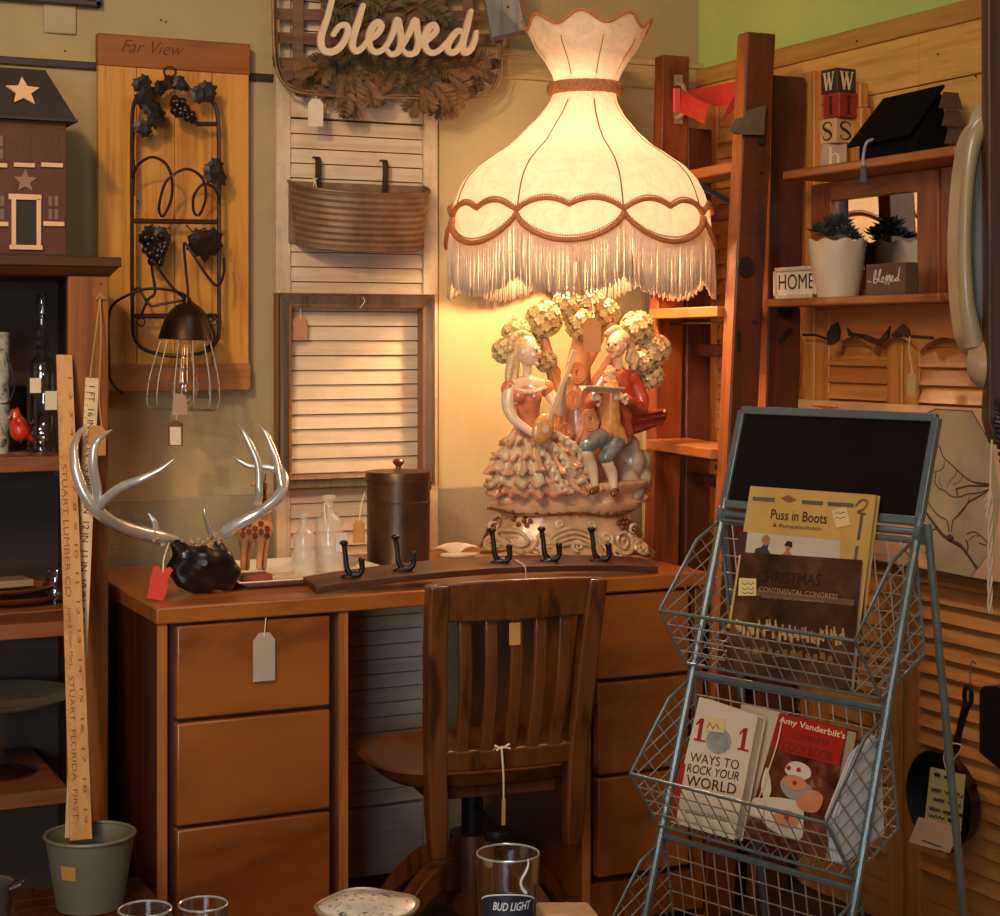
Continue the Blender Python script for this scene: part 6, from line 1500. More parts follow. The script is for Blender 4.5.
for L in [[(.06, .46), (.14, .44)], [(.20, .40), (.26, .62), (.27, .80), (.23, .72), (.21, .44), (.27, .40), (.31, .48), (.26, .54)], [(.31, .48), (.38, .70), (.39, .82), (.35, .72), (.35, .46), (.40, .42)], [(.40, .42), (.47, .52), (.44, .58), (.41, .46), (.46, .40), (.51, .46)], [(.51, .46), (.55, .62), (.56, .46), (.51, .34), (.53, .40)], [(.57, .44), (.62, .64), (.63, .46), (.58, .32), (.61, .40)], [(.64, .44), (.71, .54), (.68, .60), (.65, .48), (.70, .42), (.75, .48)], [(.83, .54), (.77, .50), (.77, .44), (.82, .46), (.88, .86), (.83, .50), (.88, .44)]]:
    m.tube(catmull([bs_(*q) for q in L], 5), .0011, 5)
m.build('script_lettering', paint('white_script', (226, 214, 196), .6), t)

# ---- bird canvas
XC = 2.352
cv = thing('bird_canvas', 'canvas with a sketched bird on a branch over a grey green octagon', 'painting', PX(945, 580, XC))
cq = [PX(793, 399, XC), PX(1006, 415, XC), PX(1006, 584, XC), PX(793, 540, XC)]
zt_, zb_ = cq[0].z, cq[2].z; y0, y1 = cq[1].y, cq[0].y
MB().box((XC, y0, zb_), (XC + .022, y1, zt_)).build('canvas', paint('peach_canvas', (214, 168, 128), .7, .06, 20), cv, bevel=.002)
MB().box((XC + .001, y0 + .002, zb_ - .006), (XC + .021, y1 - .002, zb_)).build('stretcher_edge', paint('dark_edge', (66, 40, 26), .7), cv)
mm, nt, bs = newmat('grey_green_wash'); vec = coords(nt, (1, 1, 1)); n_ = noise(nt, vec, 7, 4, .5); bs.inputs['Roughness'].default_value = .7
nt.links.new(ramp(nt, n_, [(.35, lin((148, 136, 108))), (.5, lin((168, 152, 122))), (.68, lin((174, 172, 122)))]), bs.inputs['Base Color'])
def cp(px, py, d=.0012): return PX(px, py, XC - d)
MB().prism([cp(x, y, .0006) for x, y in [(905, 424), (936, 409), (972, 411.5), (992, 446), (1000, 498), (992, 549), (970, 577), (932, 569), (910, 535)]], V((-.0005, 0, 0))).build('octagon_wash', mm, cv)
MB().tube([cp(x, y) for x, y in [(905, 424), (936, 409), (972, 411.5), (992, 446)]], .0010, 5).build('octagon_outline', paint('dark_wash', (66, 62, 46), .7), cv)
m = MB(); M_sep = paint('sepia_line', (66, 44, 30), .7)
def st_(L, r): m.tube(catmull([cp(x, y) for x, y in L], 5), r * 1.3, 6, flat=.4, side=(1, 0, 0))
for L, r in [([(936, 443), (940, 448), (942, 454), (945, 459), (951, 464), (957, 470), (966, 478), (974, 482), (990, 484)], .0013),
             ([(944, 460), (944, 466), (941, 470), (935, 472), (931, 473)], .0010), ([(936, 473), (935, 482), (939, 488), (945, 491), (951, 496), (959, 497), (968, 494), (978, 493), (990, 489)], .0012),
             ([(957, 470), (955, 476), (950, 481), (947, 487)], .0007), ([(963, 476), (960, 481), (953, 485)], .0007), ([(956, 489), (968, 486), (980, 486), (990, 486)], .0016), ([(956, 489), (958, 496)], .0014), ([(940, 476), (939, 482), (943, 487)], .0007), ([(968, 480), (978, 484), (988, 485)], .0009),
             ([(926, 498), (931, 507), (938, 515), (946, 520)], .0012), ([(954, 519), (961, 513), (968, 503), (976, 498), (988, 491)], .0014), ([(970, 497), (966, 505), (958, 514)], .0008),
             ([(947, 520), (949, 532)], .0012), ([(953, 519), (951, 532)], .0012),
             ([(967, 534), (972, 532), (977, 533), (984, 539), (990, 547), (985, 545), (979, 543)], .0012), ([(969, 540), (974, 536), (979, 536)], .0008), ([(966, 540), (968, 546), (967, 552)], .0018),
             ([(936, 529), (929, 531), (926, 535), (929, 542), (928, 550), (925, 553)], .0014)]: st_(L, r)
m.build('bird_drawing', M_sep, cv)
m = MB(); m.tube(catmull([cp(x, y, .0008) for x, y in [(923, 508), (930, 518), (937, 528), (944, 536), (952, 541), (961, 546), (968, 555), (974, 564), (977, 568)]], 6), [.0030, .0045, .0042, .0052, .0036, .0046], 8, flat=.3, side=(1, 0, 0)); m.ball(cp(950, 538), (.004, .012, .008), 8)
m.build('branch_drawing', paint('sepia_branch', (74, 48, 32), .7), cv)
m = MB()
for i in range(5): m.tube([cp(812 + i * 6, 405 + i * .4, .002), cp(826 + i * 3, 408, .002)], .0014, 5)
m.build('red_print_mark', paint('orange_red_ink', (204, 90, 56), .7), cv)

# ---- frying pan
XP = 2.35
pan = thing('frying_pan', 'black cast iron frying pan with handwritten tags hanging by its handle', 'frying pan', PX(945, 850, XP))
def pp_(px, py, d=0): return PX(px, py, XP - d)
pc_ = pp_(945, 800); kz = F / (pc_ - EYE).dot(DV); rr = 50 / kz
Mp = Matrix.Rotation(R(-90), 3, 'Y')
MB().lathe([(.001, 0), (rr * .82, 0), (rr * .86, .002), (rr * .98, .034), (rr * 1.0, .036), (rr * .97, .037), (rr * .83, .006), (.001, .005)], pc_ + V((.018, 0, 0)), 48, Mp).build('pan_body', MATS['black_iron'], pan, ang=50)
m = MB(); m.tube(catmull([pp_(955, 752, .014), pp_(960, 728, .016), pp_(966, 706, .014)], 5), [.0105, .0085, .0105], 10, flat=.55)
m.tube([pp_(968 + 3.6 * math.cos(t / 8 * math.pi), 696 + 10 * math.sin(t / 8 * math.pi), .012) for t in range(16)], .0048, 8, closed=True); m.build('handle', MATS['black_iron'], pan)
MB().tube(catmull([pp_(969, 700, .012), pp_(970, 686, .014), pp_(970, 668, .010), pp_(972, 661, .004), pp_(976, 664, -.002)], 5), .0018, 6).build('wire_hook', MATS['steel_wire'], pan)
M_gt = paint('yellow_green_tag', (196, 178, 106), .8, .06, 20)
q = [pp_(x, y, .026) for x, y in [(931, 767), (966, 775), (961, 832), (925, 820)]]
tg = MB().prism(q, V((-.0012, 0, 0))).build('handwritten_tag', M_gt, pan)
def scr(L, r=.0010, d=.0285): 
    m.tube(catmull([pp_(x, y, d) for x, y in L], 4), r, 5)
m = MB()
def scribble(x0, y0, x1, slope, amp, n):
    pts = []
    for i in range(n):
        t = i / (n - 1); pts.append((x0 + (x1 - x0) * t, y0 + slope * (x1 - x0) * t + amp * (1 if i % 2 else -1) * rnd.uniform(.4, 1)))
    scr(pts)
for x0, y0, x1 in ((934, 774, 940), (944, 777, 954), (931, 789, 941), (944, 792, 963), (933, 799, 944), (948, 803, 960), (929, 808, 940), (943, 812, 952), (955, 814, 962), (928, 815, 944), (948, 820, 955)): scribble(x0, y0, x1, .22, 2.2, 9)
m.build('handwriting', MATS['ink'], tg)
q = [pp_(x, y, .029) for x, y in [(919, 817), (962, 829), (950, 853), (909, 842)]]
tg2 = MB().prism(q, V((-.0012, 0, 0))).build('price_tag', paint('pink_cream_tag', (222, 182, 148), .8, .06, 20), pan)
m = MB(); m.tube([pp_(922, 840, .031), pp_(942, 847, .031)], .0009, 5); scribble(928, 828, 946, .25, 1.6, 9); m.build('handwriting', MATS['ink'], tg2)
m = MB(); m.tube(catmull([pp_(946, 770, .03), pp_(944, 755, .03), pp_(952, 744, .032), pp_(962, 746, .028), pp_(958, 754, .026), pp_(948, 766, .028)], 5), .0013, 6); m.build('string', MATS['string'], pan)
gr = thing('cast_iron_griddle', 'black cast iron griddle with rounded corners hanging right of the frying pan', 'griddle', PX(1000, 760, XP))
q = [pp_(x, y, .006) for x, y in [(986, 690), (990, 685), (1004, 684), (1018, 690), (1020, 770), (1014, 775), (992, 757), (986, 752)]]
MB().prism(q, V((-.018, 0, 0))).build('plate', MATS['black_iron'], gr, bevel=.003)
MB().tube(catmull([pp_(1006, 690, .015), pp_(1008, 672, .012), pp_(1010, 664, 0)], 4), .004, 7).build('handle', MATS['black_iron'], gr)

# ---- wall telephone on its board, near the camera at the right
DPH = 1.82
def ph(px, py, d=0): return PD(px, py, DPH + d)
M_phone = paint('grey_beige_plastic', (156, 138, 104), .38, .05, 8, coat=.3, bmp=0)
M_phb = wood('dark_phone_board', (52, 30, 20), (80, 50, 34), 'z', .8, .5)
bd = thing('hanging_board', 'dark brown wooden board hanging from above beside the old telephone', 'board', ph(1000, 440))
c_ = [ph(984, -30), ph(1045, -30), ph(1045, 445), ph(994, 445), ph(987, 420), ph(988, 395)]
c_[0] = ph(984, 0); top_ = (2.698 - c_[0].z)
pts = [V((c_[0].x, c_[0].y, 2.698)), V((c_[1].x, c_[1].y, 2.698)), c_[2], c_[3], c_[4], c_[5]]
MB().prism(pts, DV * .024).build('board', M_phb, bd, bevel=.003)
PHS = 9
def phx(px, py, d=0): return ph(px + PHS, py, d)
ph_t = thing('wall_telephone', 'grey beige old telephone with a long curved handset mounted beside the dark board', 'telephone', phx(975, 390))
m = MB()
hs = [(982, 112), (972, 118), (962, 132), (956, 160), (952, 200), (950, 250), (952, 300), (957, 335), (964, 352)]
he = [(972, 372), (974, 330), (975, 290), (974, 250), (973, 210), (974, 180), (980, 160), (986, 150)]
outl = catmull([phx(*q, .03) for q in hs], 5) + catmull([phx(x, y, .03) for x, y in [(972, 358), (986, 350), (988, 150)]], 2)
m.prism(outl, DV * .05); m.build('phone_body', M_phone, ph_t, bevel=.006, seg=4)
m = MB(); m.tube(catmull([phx(981, 118, .03), phx(966, 138, .022), phx(959, 180, .018), phx(956, 240, .018), phx(958, 300, .018), phx(966, 345, .024)], 6), [.010, .0095, .0075, .007, .0085, .011], 14); m.build('handset_grip', M_phone, ph_t)
mo = MB(); a = phx(962, 172, .024); mo.prism(catmull([phx(x, y, .0295) for x, y in [(971, 182), (967, 200), (964, 230), (964, 280), (967, 312), (972, 320), (977, 314), (976, 250), (976, 190)]], 4), DV * -.003); mo.build('side_recess', paint('recess_grey', (124, 122, 112), .25, coat=.5), ph_t)
MB().lathe([(.001, -.014), (.018, -.014), (.026, -.006), (.028, .004), (.024, .012), (.012, .018), (.001, .018)], phx(977, 364, .030), 28, Matrix.Rotation(-TH + R(18), 3, 'Z') @ Matrix.Rotation(R(90), 3, 'X') @ Matrix.Rotation(R(35), 3, 'Y')).build('mouthpiece', paint('mouthpiece_beige', (176, 146, 112), .25, coat=.6), ph_t)
MB().lathe([(.001, -.012), (.016, -.012), (.024, -.004), (.025, .006), (.001, .012)], phx(984, 122, .034), 28, Matrix.Rotation(-TH, 3, 'Z') @ Matrix.Rotation(R(90), 3, 'X')).build('earpiece', M_phone, ph_t)
cdm = MB(); pts = []
path = catmull([phx(988, 392, .01), phx(988, 410, -.01), phx(992, 430, -.02), phx(998, 460, -.03), phx(1002, 500, -.03)], 40)
for i, p in enumerate(path):
    a = i * .75; pts.append(p + (RV * math.cos(a) + DV * math.sin(a)) * .0065 * (1 if i > 60 else .15))
cdm.tube(pts, .0021, 5); cdm.build('coiled_cord', paint('dark_cord', (44, 30, 24), .5), ph_t)
tw = thing('twine', 'pale frayed twine hanging at the photo right edge over the coiled cord', 'twine', ph(996, 610, -.05))
m = MB()
for k in range(3):
    m.tube(catmull([ph(990 + 2 * math.sin(i * 1.3 + k * 2.1), 492 + i * 11, -.05 + .002 * math.cos(i * 1.3 + k * 2.1)) for i in range(12)], 5), .0011, 5)
for x, y in ((984, 500), (986, 518), (996, 500), (985, 508)): m.tube(catmull([ph(990, 494, -.05), ph((990 + x) / 2, (494 + y) / 2 + 1, -.052), ph(x, y, -.05)], 3), .0010, 4)
m.tube([ph(990, 494, -.05), ph(992, 440, -.02)], .0011, 5)
m.build('twine_strands', paint('white_twine', (196, 172, 140), .9), tw)
# ================================================================ left bookcase and what stands on it
M_bc = wood('bookcase_board', (96, 52, 22), (136, 78, 34), 'x', .8, .45)
M_bcv = wood('bookcase_upright', (112, 60, 22), (154, 88, 34), 'z', .8, .45)
M_bcd = wood('bookcase_dark_top', (58, 28, 10), (82, 42, 16), 'x', .8, .45)
BY0, BY1 = 3.45, 3.84; BX1 = .795; BX0 = -.10
bc = thing('bookcase', 'dark brown wooden bookcase at the photo left edge with four open shelves', 'bookcase', ((BX0 + BX1) / 2, BY0, 0))
MB().box((BX0 - .02, BY0 - .02, 1.402), (BX1 + .022, BY1, 1.422)).build('top_board', M_bcd, bc, bevel=.003)
MB().prism([(BX1 + .018, BY0 - .016, 1.402), (BX1 + .002, BY0 - .002, 1.384), (BX1 + .002, BY1, 1.384), (BX1 + .018, BY1, 1.402)], V((BX0 - BX1 - .02, 0, 0))).build('cornice', M_bcd, bc, bevel=.002)
for xa, xb in ((BX1 - .078, BX1), (BX0, BX0 + .078)):
    MB().box((xa, BY0, 0), (xb, BY0 + .022, 1.386)).build('front_stile', M_bcv, bc, bevel=.002)
for xa in (BX1 - .02, BX0): MB().box((xa, BY0 + .022, 0), (xa + .02, BY1, 1.39)).build('side_panel', M_bcd, bc)
SZ = [1.036, .716, .392, .09]
for z in SZ: MB().box((BX0 + .02, BY0 + .022 if z > 1.2 else BY0 - .004, z - .030), (BX1 - .078, BY1 - .006, z)).build('shelf', M_bc, bc, bevel=.002)
MB().box((BX0, BY1 - .006, 0), (BX1, BY1, 1.40)).build('back_panel', paint('dark_back', (66, 46, 32), .7), bc)
m = MB()
for px, py in ((83, 268), (101, 270), (101, 284), (43, 448), (46, 451), (83, 273)): m.disc(PY(px, py, BY0 - .0005), .0022, (0, -1, 0), .001, 8)
m.build('nail', MATS['ink'], bc)

# ---- wooden house
YH = 3.56; HX = PY(24.5, 150, YH)
def hp(px, py, d=0): return PY(px, py, YH - d)
zt0 = 1.422
M_hred = paint('barn_red', (86, 40, 16), .6, .15, 30); M_hroof = paint('charcoal_roof', (44, 35, 28), .6, .2, 30); M_htrim = paint('cream_trim', (226, 178, 130), .6); M_hshade = paint('house_side_dark', (60, 44, 34), .6)
hs_ = thing('wooden_house', 'red wooden saltbox house with stars and a dark roof on top of the bookcase', 'decorative house', V((HX.x, YH, zt0)))
xr = hp(66, 200).x; xl0 = 2 * HX.x - xr; zr_ = hp(60, 120).z
MB().box((xl0, YH, zt0 + .008), (xr, YH + .10, zr_ + .004)).build('house_front', M_hred, hs_, bevel=.001)
MB().box((xl0 - .012, YH - .010, zt0), (xr + .020, YH + .12, zt0 + .009)).build('base_board', M_hroof, hs_, bevel=.002)
q0, q1 = hp(75, 121), hp(49, 67.5); dxr = q0.x - HX.x; dxt = q1.x - HX.x
m = MB(); m.hexa([(HX.x - dxr, YH - .018, q0.z), (HX.x + dxr, YH - .018, q0.z), (HX.x + dxr, YH + .12, q0.z), (HX.x - dxr, YH + .12, q0.z), (HX.x - dxt, YH + .035, q1.z), (HX.x + dxt, YH + .035, q1.z), (HX.x + dxt, YH + .07, q1.z), (HX.x - dxt, YH + .07, q1.z)])
m.build('roof', M_hroof, hs_, bevel=.0015)
MB().box((HX.x - dxr - .002, YH - .021, q0.z - .004), (HX.x + dxr + .002, YH + .12, q0.z + .001)).build('eave', M_hroof, hs_)
def star(c, r, nrm, up, th, mat, name='star'):
    nrm = V(nrm).normalized(); up = V(up).normalized(); x = up.cross(nrm).normalized(); pts = []
    for i in range(10):
        a = math.pi / 2 + i * math.pi / 5; q = r if i % 2 == 0 else r * .45; pts.append(V(c) + x * math.cos(a) * q + up * math.sin(a) * q)
    return MB().prism(pts, nrm * th).build(name, mat, hs_)
rn_ = V((0, -(q1.z - q0.z), .053)).normalized(); ru = V((0, .053, q1.z - q0.z)).normalized()
tcen = (94 - 67.5) / (121 - 67.5); cz = q1.z + (q0.z - q1.z) * tcen; cy = YH + .035 - .053 * tcen
star((hp(23.5, 94).x, cy - .0035, cz), 16 / 462, rn_, ru, .004, M_htrim)
star(hp(25, 181, .0005), 11 / 462, (0, -1, 0), (0, 0, 1), .003, paint('tan_star', (150, 112, 80), .6))
def hbox(x0, y0, x1, y1, d, mat, name, par=hs_):
    a, b = hp(x0, y1), hp(x1, y0); return MB().box((a.x, YH - d, a.z), (b.x, YH - .0003, b.z)).build(name, mat, par, bevel=.0008)
for x0, x1 in ((-28, 7), (13.5, 34.5), (41, 62.5)): hbox(x0 if x0 > -20 else -14, 163.5, x1, 167, .006, M_htrim, 'window_sill')
for x0, x1 in ((-14, 8), (43, 64)): hbox(x0, 222, x1, 226, .006, M_htrim, 'window_sill')
M_pane = paint('faint_pane', (92, 62, 44), .3); M_pane2 = paint('pale_pane', (128, 104, 84), .3)
def window(cx, cy, mt):
    f = hbox(cx - 7, cy - 14, cx + 7, cy + 14, .0012, M_hred, 'window')
    m = MB()
    for ax in (-4.6, 1.2):
        for ay in (-12, 1):
            a, b = hp(cx + ax, cy + ay + 10), hp(cx + ax + 3.6, cy + ay); m.box((a.x, YH - .002, a.z), (b.x, YH - .0012, b.z))
    m.build('pane', mt, f)
for cx, cy, mt in ((-2, 148, M_pane2), (24, 148, M_pane), (52, 148, M_pane), (-1, 208, M_pane2), (53, 208, M_pane2)): window(cx, cy, mt)
hbox(14, 201, 36, 246, .003, paint('door_black', (32, 28, 24), .6), 'front_door')
for q in ((8, 195, 41, 199.5), (9, 245.5, 42, 249.5), (11, 199, 15.5, 246), (36, 199, 40.5, 246)): hbox(*q, .008, M_htrim, 'door_trim')

# ---- bottle, tin and cardinal on the upper shelf
Z1 = SZ[0]; YK = 3.60
p = PY(42, 440, YK); k = F / (p - EYE).dot(DV); p.z = Z1
t = thing('tall_glass_bottle', 'tall clear glass bottle with ringed neck and price stickers behind the red cardinal', 'bottle', p)
r = 14.5 / k; H = 158 / k
prof = [(r * .6, .002), (r, 0), (r, .02), (r * .94, .024), (r, .03), (r, .045), (r * .94, .05), (r, .056), (r, H * .50), (r * .96, H * .545), (r * .80, H * .575), (r * .5, H * .60), (r * .42, H * .62), (r * .62, H * .645), (r * .42, H * .67), (r * .54, H * .70), (r * .36, H * .73), (r * .46, H * .76), (r * .30, H * .79), (r * .28, H * .86), (r * .42, H * .875), (r * .42, H * .96), (r * .3, H)]
inn = [(max(a - .003, .0006), b) for a, b in prof[::-1] if b > .003] + [(.0006, .008)]
g_ = MB().lathe(prof + inn, p, 32).build('bottle_glass', MATS['clear_glass'], t)
for a, b, c, d in ((30, 378, 41, 393), (45, 391, 57, 410)):
    A, B = PY(a, d, YK - r - .004), PY(c, b, YK - r - .004); MB().box((A.x, A.y, A.z), (B.x, A.y + .001, B.z)).build('price_sticker', MATS['tag_paper'], t)
p = PY(-8, 440, 3.58); k = F / (p - EYE).dot(DV); p.z = Z1; r = 17 / k; H = 121 / k
t = thing('floral_tin', 'tall pale floral tin with a wire bail handle at the photo left edge', 'tin', p)
mm, nt, bs = newmat('floral_tin_print'); vec = coords(nt, (1, 1, 1)); n_ = noise(nt, vec, 34, 4, .6, 1.5); bs.inputs['Roughness'].default_value = .35
nt.links.new(ramp(nt, n_, [(.38, lin((60, 56, 44))), (.5, lin((178, 172, 150))), (.68, lin((204, 196, 172)))]), bs.inputs['Base Color'])
MB().lathe([(.001, 0), (r, 0), (r, H - .006), (r * 1.03, H - .005), (r * 1.03, H), (r * .96, H), (.001, H - .004)], p, 32).build('tin_body', mm, t)
MB().tube(catmull([PY(9, 362, 3.56), PY(13, 375, 3.55), PY(14, 390, 3.55), PY(8, 402, 3.54), PY(1, 404, 3.53)], 5), .0016, 6).build('bail_handle', MATS['dark_steel'], t)
p = PY(20, 442, 3.52); k = F / (p - EYE).dot(DV); p.z = Z1
t = thing('cardinal_figurine', 'small red cardinal bird figurine on the upper bookcase shelf before the glass bottle', 'bird figurine', p)
def cb(px, py, d=0): v = PY(px, py, 3.52 + d); return v
m = MB(); m.limb([cb(18, 424), cb(20, 432)], [.017, .019], 14); m.limb([cb(15, 418), cb(15, 414)], [.013, .011], 12); m.limb([cb(16, 413), cb(18, 408)], [.007, .0018], 8); m.limb([cb(24, 433), cb(33, 440)], [.011, .004], 10)
m.limb([cb(19, 421, -.014), cb(27, 434, -.010)], [.008, .004], 8); m.limb([cb(19, 421, .014), cb(27, 434, .010)], [.008, .004], 8)
for q in m.v: q.z = max(q.z, Z1 + .004)
m.build('cardinal_body', paint('cardinal_red', (196, 46, 22), .4, .2, 60, coat=.4), t, remesh=.0022, smooth_it=1)
MB().tube([cb(11, 417, -.004), cb(7, 418.5, -.005)], [.0045, .0008], 8).build('beak', paint('beak_orange', (200, 120, 40), .5), t)
m = MB(); m.ball(cb(11.5, 418, -.006), (.004, .005, .006), 8); m.build('face_mask', MATS['ink'], t)
o_ = MB(); o_.tube([cb(20, 440), cb(21, 443)], .002, 5); o_.lathe([(.001, 0), (.020, 0), (.017, .005), (.001, .006)], p, 16, sx=1.3).build('perch', paint('brown_perch', (92, 52, 28), .6), t)

# ---- wooden plates and a book on the middle shelf
Z2 = SZ[1]
def plate(name, label, cx_px, Y, z, rx, ry, h, mat, sq=False, group=None, rot=0):
    p = PY(cx_px, 600, Y); p.z = z
    if sq:
        m = MB(); c, s_ = math.cos(rot), math.sin(rot)
        def q(x, y, zz): return V((p.x + x * c - y * s_, p.y + x * s_ + y * c, z + zz))
        m.hexa([q(-rx * .8, -ry * .8, 0), q(rx * .8, -ry * .8, 0), q(rx * .8, ry * .8, 0), q(-rx * .8, ry * .8, 0), q(-rx, -ry, h), q(rx, -ry, h), q(rx, ry, h), q(-rx, ry, h)])
        o = m.build(name, mat, bevel=.003)
    else: o = MB().lathe([(.001, 0), (.55, 0), (.96, .8 * h), (1, h), (.95, h), (.6, .35 * h), (.001, .3 * h)] if False else [(.0001, 0), (rx * .55, 0), (rx * .97, h * .8), (rx, h), (rx * .94, h * .98), (rx * .6, h * .4), (.0001, h * .35)], p, 40, sy=ry / rx).build(name, mat)
    return tag(o, label, 'plate', group)
M_wp = wood('brown_wood_plate', (92, 44, 20), (136, 70, 34), 'x', 1.2, .4, coat=.2); M_wp2 = wood('tan_wood_tray', (120, 66, 32), (170, 104, 56), 'x', 1.2, .4, coat=.2)
plate('wooden_plate', 'square tan wooden plate, lowest of the stack on the middle bookcase shelf', 22, 3.58, Z2, .095, .11, .018, M_wp2, True, rot=.1)
plate('wooden_plate', 'round brown wooden plate in the middle of the stack', 12, 3.60, Z2 + .0185, .115, .10, .020, M_wp)
plate('wooden_plate', 'smaller dark round wooden plate below the little book', 8, 3.60, Z2 + .0395, .092, .08, .014, M_wp2)
o = MB(); a = PY(-14, 575, 3.56); c, s_ = math.cos(.15), math.sin(.15); o.obox(V((a.x, 3.55, Z2 + .0545)), V((c, s_, 0)) * .095, V((-s_, c, 0)) * .07, UP * .014); o = o.build('small_book', paint('olive_box', (150, 122, 82), .6), bevel=.002); tag(o, 'small olive tan book lying on top of the wooden plate stack', 'book')
p = PY(56, 600, 3.60); p.z = Z2
t = thing('glass_pitcher', 'small clear glass creamer beside the wooden plates, mostly behind the yardsticks', 'glass pitcher', p)
pf = [(.02, 0), (.026, .004), (.03, .03), (.027, .05), (.021, .066), (.024, .08)]
MB().lathe(pf + [(a - .0025, b + (.004 if b < .01 else 0)) for a, b in pf[::-1]], p, 28).build('glass_body', MATS['clear_glass'], t)
MB().tube(catmull([p + V((.024, 0, .07)), p + V((.045, -.003, .075)), p + V((.050, -.004, .05)), p + V((.030, 0, .025))], 6), .0045, 8).build('handle', MATS['clear_glass'], t)
# ---- glass cake stand on the lower shelf
Z3 = SZ[2]; p = PY(-2, 770, 3.62); p.z = Z3; k = F / (p - EYE).dot(DV)
t = thing('cake_stand', 'wide glass cake stand with a silvery rim on the lower bookcase shelf', 'cake stand', p)
hh = .142
MB().lathe([(.001, 0), (.075, 0), (.078, .005), (.05, .014), (.016, .03), (.012, .06), (.014, hh - .02), (.03, hh - .008), (.03, hh - .014), (.001, hh - .02)], p, 36).build('glass_foot', MATS['clear_glass'], t)
MB().lathe([(.001, hh - .010), (.10, hh - .006), (.150, hh + .010), (.156, hh + .016), (.150, hh + .014), (.10, hh - .002), (.001, hh - .006)], p, 48).build('stand_plate', paint('dull_silver_rim', (176, 162, 136), .25, metal=.6), t)

# ---- bucket with yardsticks
M_bk = paint('zinc_bucket', (126, 120, 102), .5, .12, 14, .3, .2, 90)
bp = PY(90, 900, 3.16); k = F / (bp - EYE).dot(DV)
zr = PD(90, 834, (bp - EYE).dot(DV)).z; zb = PD(90, 905, (bp - EYE).dot(DV)).z; R1, R0 = 44 / k, 33 / k
st_z = zb
bp.z = zb
bu = thing('metal_bucket', 'grey galvanized metal bucket with a yellow sticker holding the yardsticks, left of the desk', 'bucket', bp)
Hb = zr - zb
m = MB(); m.lathe([(.001, .004), (R0, 0), (R1, Hb), (R1 - .002, Hb), (R0 - .002, .006), (.001, .006)], bp, 44); m.build('bucket_body', M_bk, bu)
MB().tube([V((bp.x + R1 * math.cos(t / 24 * math.pi), bp.y + R1 * math.sin(t / 24 * math.pi), zr)) for t in range(48)], .0035, 8, closed=True).build('rolled_rim', M_bk, bu)
a0 = math.atan2(-bp.y, -bp.x) - .75
m = MB(); pts = [[V((bp.x + (R0 + (R1 - R0) * v + .0012) * math.cos(a0 + du), bp.y + (R0 + (R1 - R0) * v + .0012) * math.sin(a0 + du), zb + Hb * v)) for du in [i * .08 for i in range(6)]] for v in (.50, .70)]
n_ = 6; m.add(pts[0] + pts[1], [(i, i + 1, n_ + i + 1, n_ + i) for i in range(n_ - 1)]); m.build('yellow_sticker', paint('yellow_sticker', (204, 150, 64), .7), bu)
# floor stand the bucket rests on: a low wooden crate
cr = thing('wooden_crate', 'low dark wooden crate under the bucket, only its top just below the photo frame', 'crate', (bp.x, bp.y, 0))
for i in range(5): MB().box((bp.x - .12, bp.y - .13 + i * .053, zb - .012), (bp.x + .12, bp.y - .13 + i * .053 + .046, zb - .001)).build('slat', M_bcd, cr)
for sx in (-1, 1):
    for sy in (-1, 1): MB().box((bp.x + sx * .105 - .015, bp.y + sy * .115 - .015, 0), (bp.x + sx * .105 + .015, bp.y + sy * .115 + .015, zb - .012)).build('corner_post', M_bcd, cr)
M_ys = wood('yardstick_wood', (176, 116, 58), (208, 150, 86), 'z', .8, .5); M_ysl = wood('pale_yardstick', (196, 160, 112), (220, 186, 140), 'z', .8, .5)
def stick(top, bot, wt, wb, Yt, Yb, mat, name, label, th=.004):
    a, b = PY(*bot, Yb), PY(*top, Yt); t = thing(name, label, 'yardstick', a)
    d = (b - a).normalized(); sd = d.cross(V((0, 1, 0)))
    sd = V((1, 0, 0)) - d * d.x; sd.normalize(); nn = d.cross(sd)
    if nn.y > 0: nn = -nn
    sd = nn.cross(d) * -1 if (nn.cross(d)).x < 0 else nn.cross(d)
    ka = F / (a - EYE).dot(DV); kb = F / (b - EYE).dot(DV); wa, wb_ = wb / ka / .9, wt / kb / .9
    m = MB(); m.hexa([a - sd*wa/2 - nn*th/2, a + sd*wa/2 - nn*th/2, a + sd*wa/2 + nn*th/2, a - sd*wa/2 + nn*th/2, b - sd*wb_/2 - nn*th/2, b + sd*wb_/2 - nn*th/2, b + sd*wb_/2 + nn*th/2, b - sd*wb_/2 + nn*th/2])
    m.build('stick', mat, t, bevel=.0006)
    return t, a, b, d, sd, nn, (wa + wb_) / 2
t, a, b, d, sd, nn, w_ = stick((64, 355), (81, 840), 14, 20, 3.432, 3.15, M_ys, 'yardstick', 'orange brown printed wooden yardstick, the longer in front, leaning in the bucket')
L = (b - a).length
M_yp = paint('yardstick_print', (136, 80, 40), .7)
def along(s, name, f0, f1, side, h, par, a=a, b=b, sd=sd, nn=nn, w_=w_, mat=None, th=.0023):
    ex = (a - b).normalized(); ey = sd
    if ex.cross(ey).dot(nn) < 0: ey = -ey
    O = b + (a - b) * f0 + sd * side * w_ - ey * h / 2 + nn * th
    return text(s, name, par, O, ex, ey, L * (f1 - f0), h, mat or M_yp)
along('STUART LUMBER CO', 'printed_words', 0.24, .52, -.22, .010, t); along('Joint & Door Mart', 'printed_words', .54, .66, -.22, .009, t); along('STUART  FLORIDA  FIRST', 'printed_words', .68, .96, -.22, .009, t)
along('1  2  3  4  5  6  7  8  9  10  11  12  13  14  15  16  17  18  19', 'inch_numbers', .05, .97, .27, .0065, t)
m = MB()
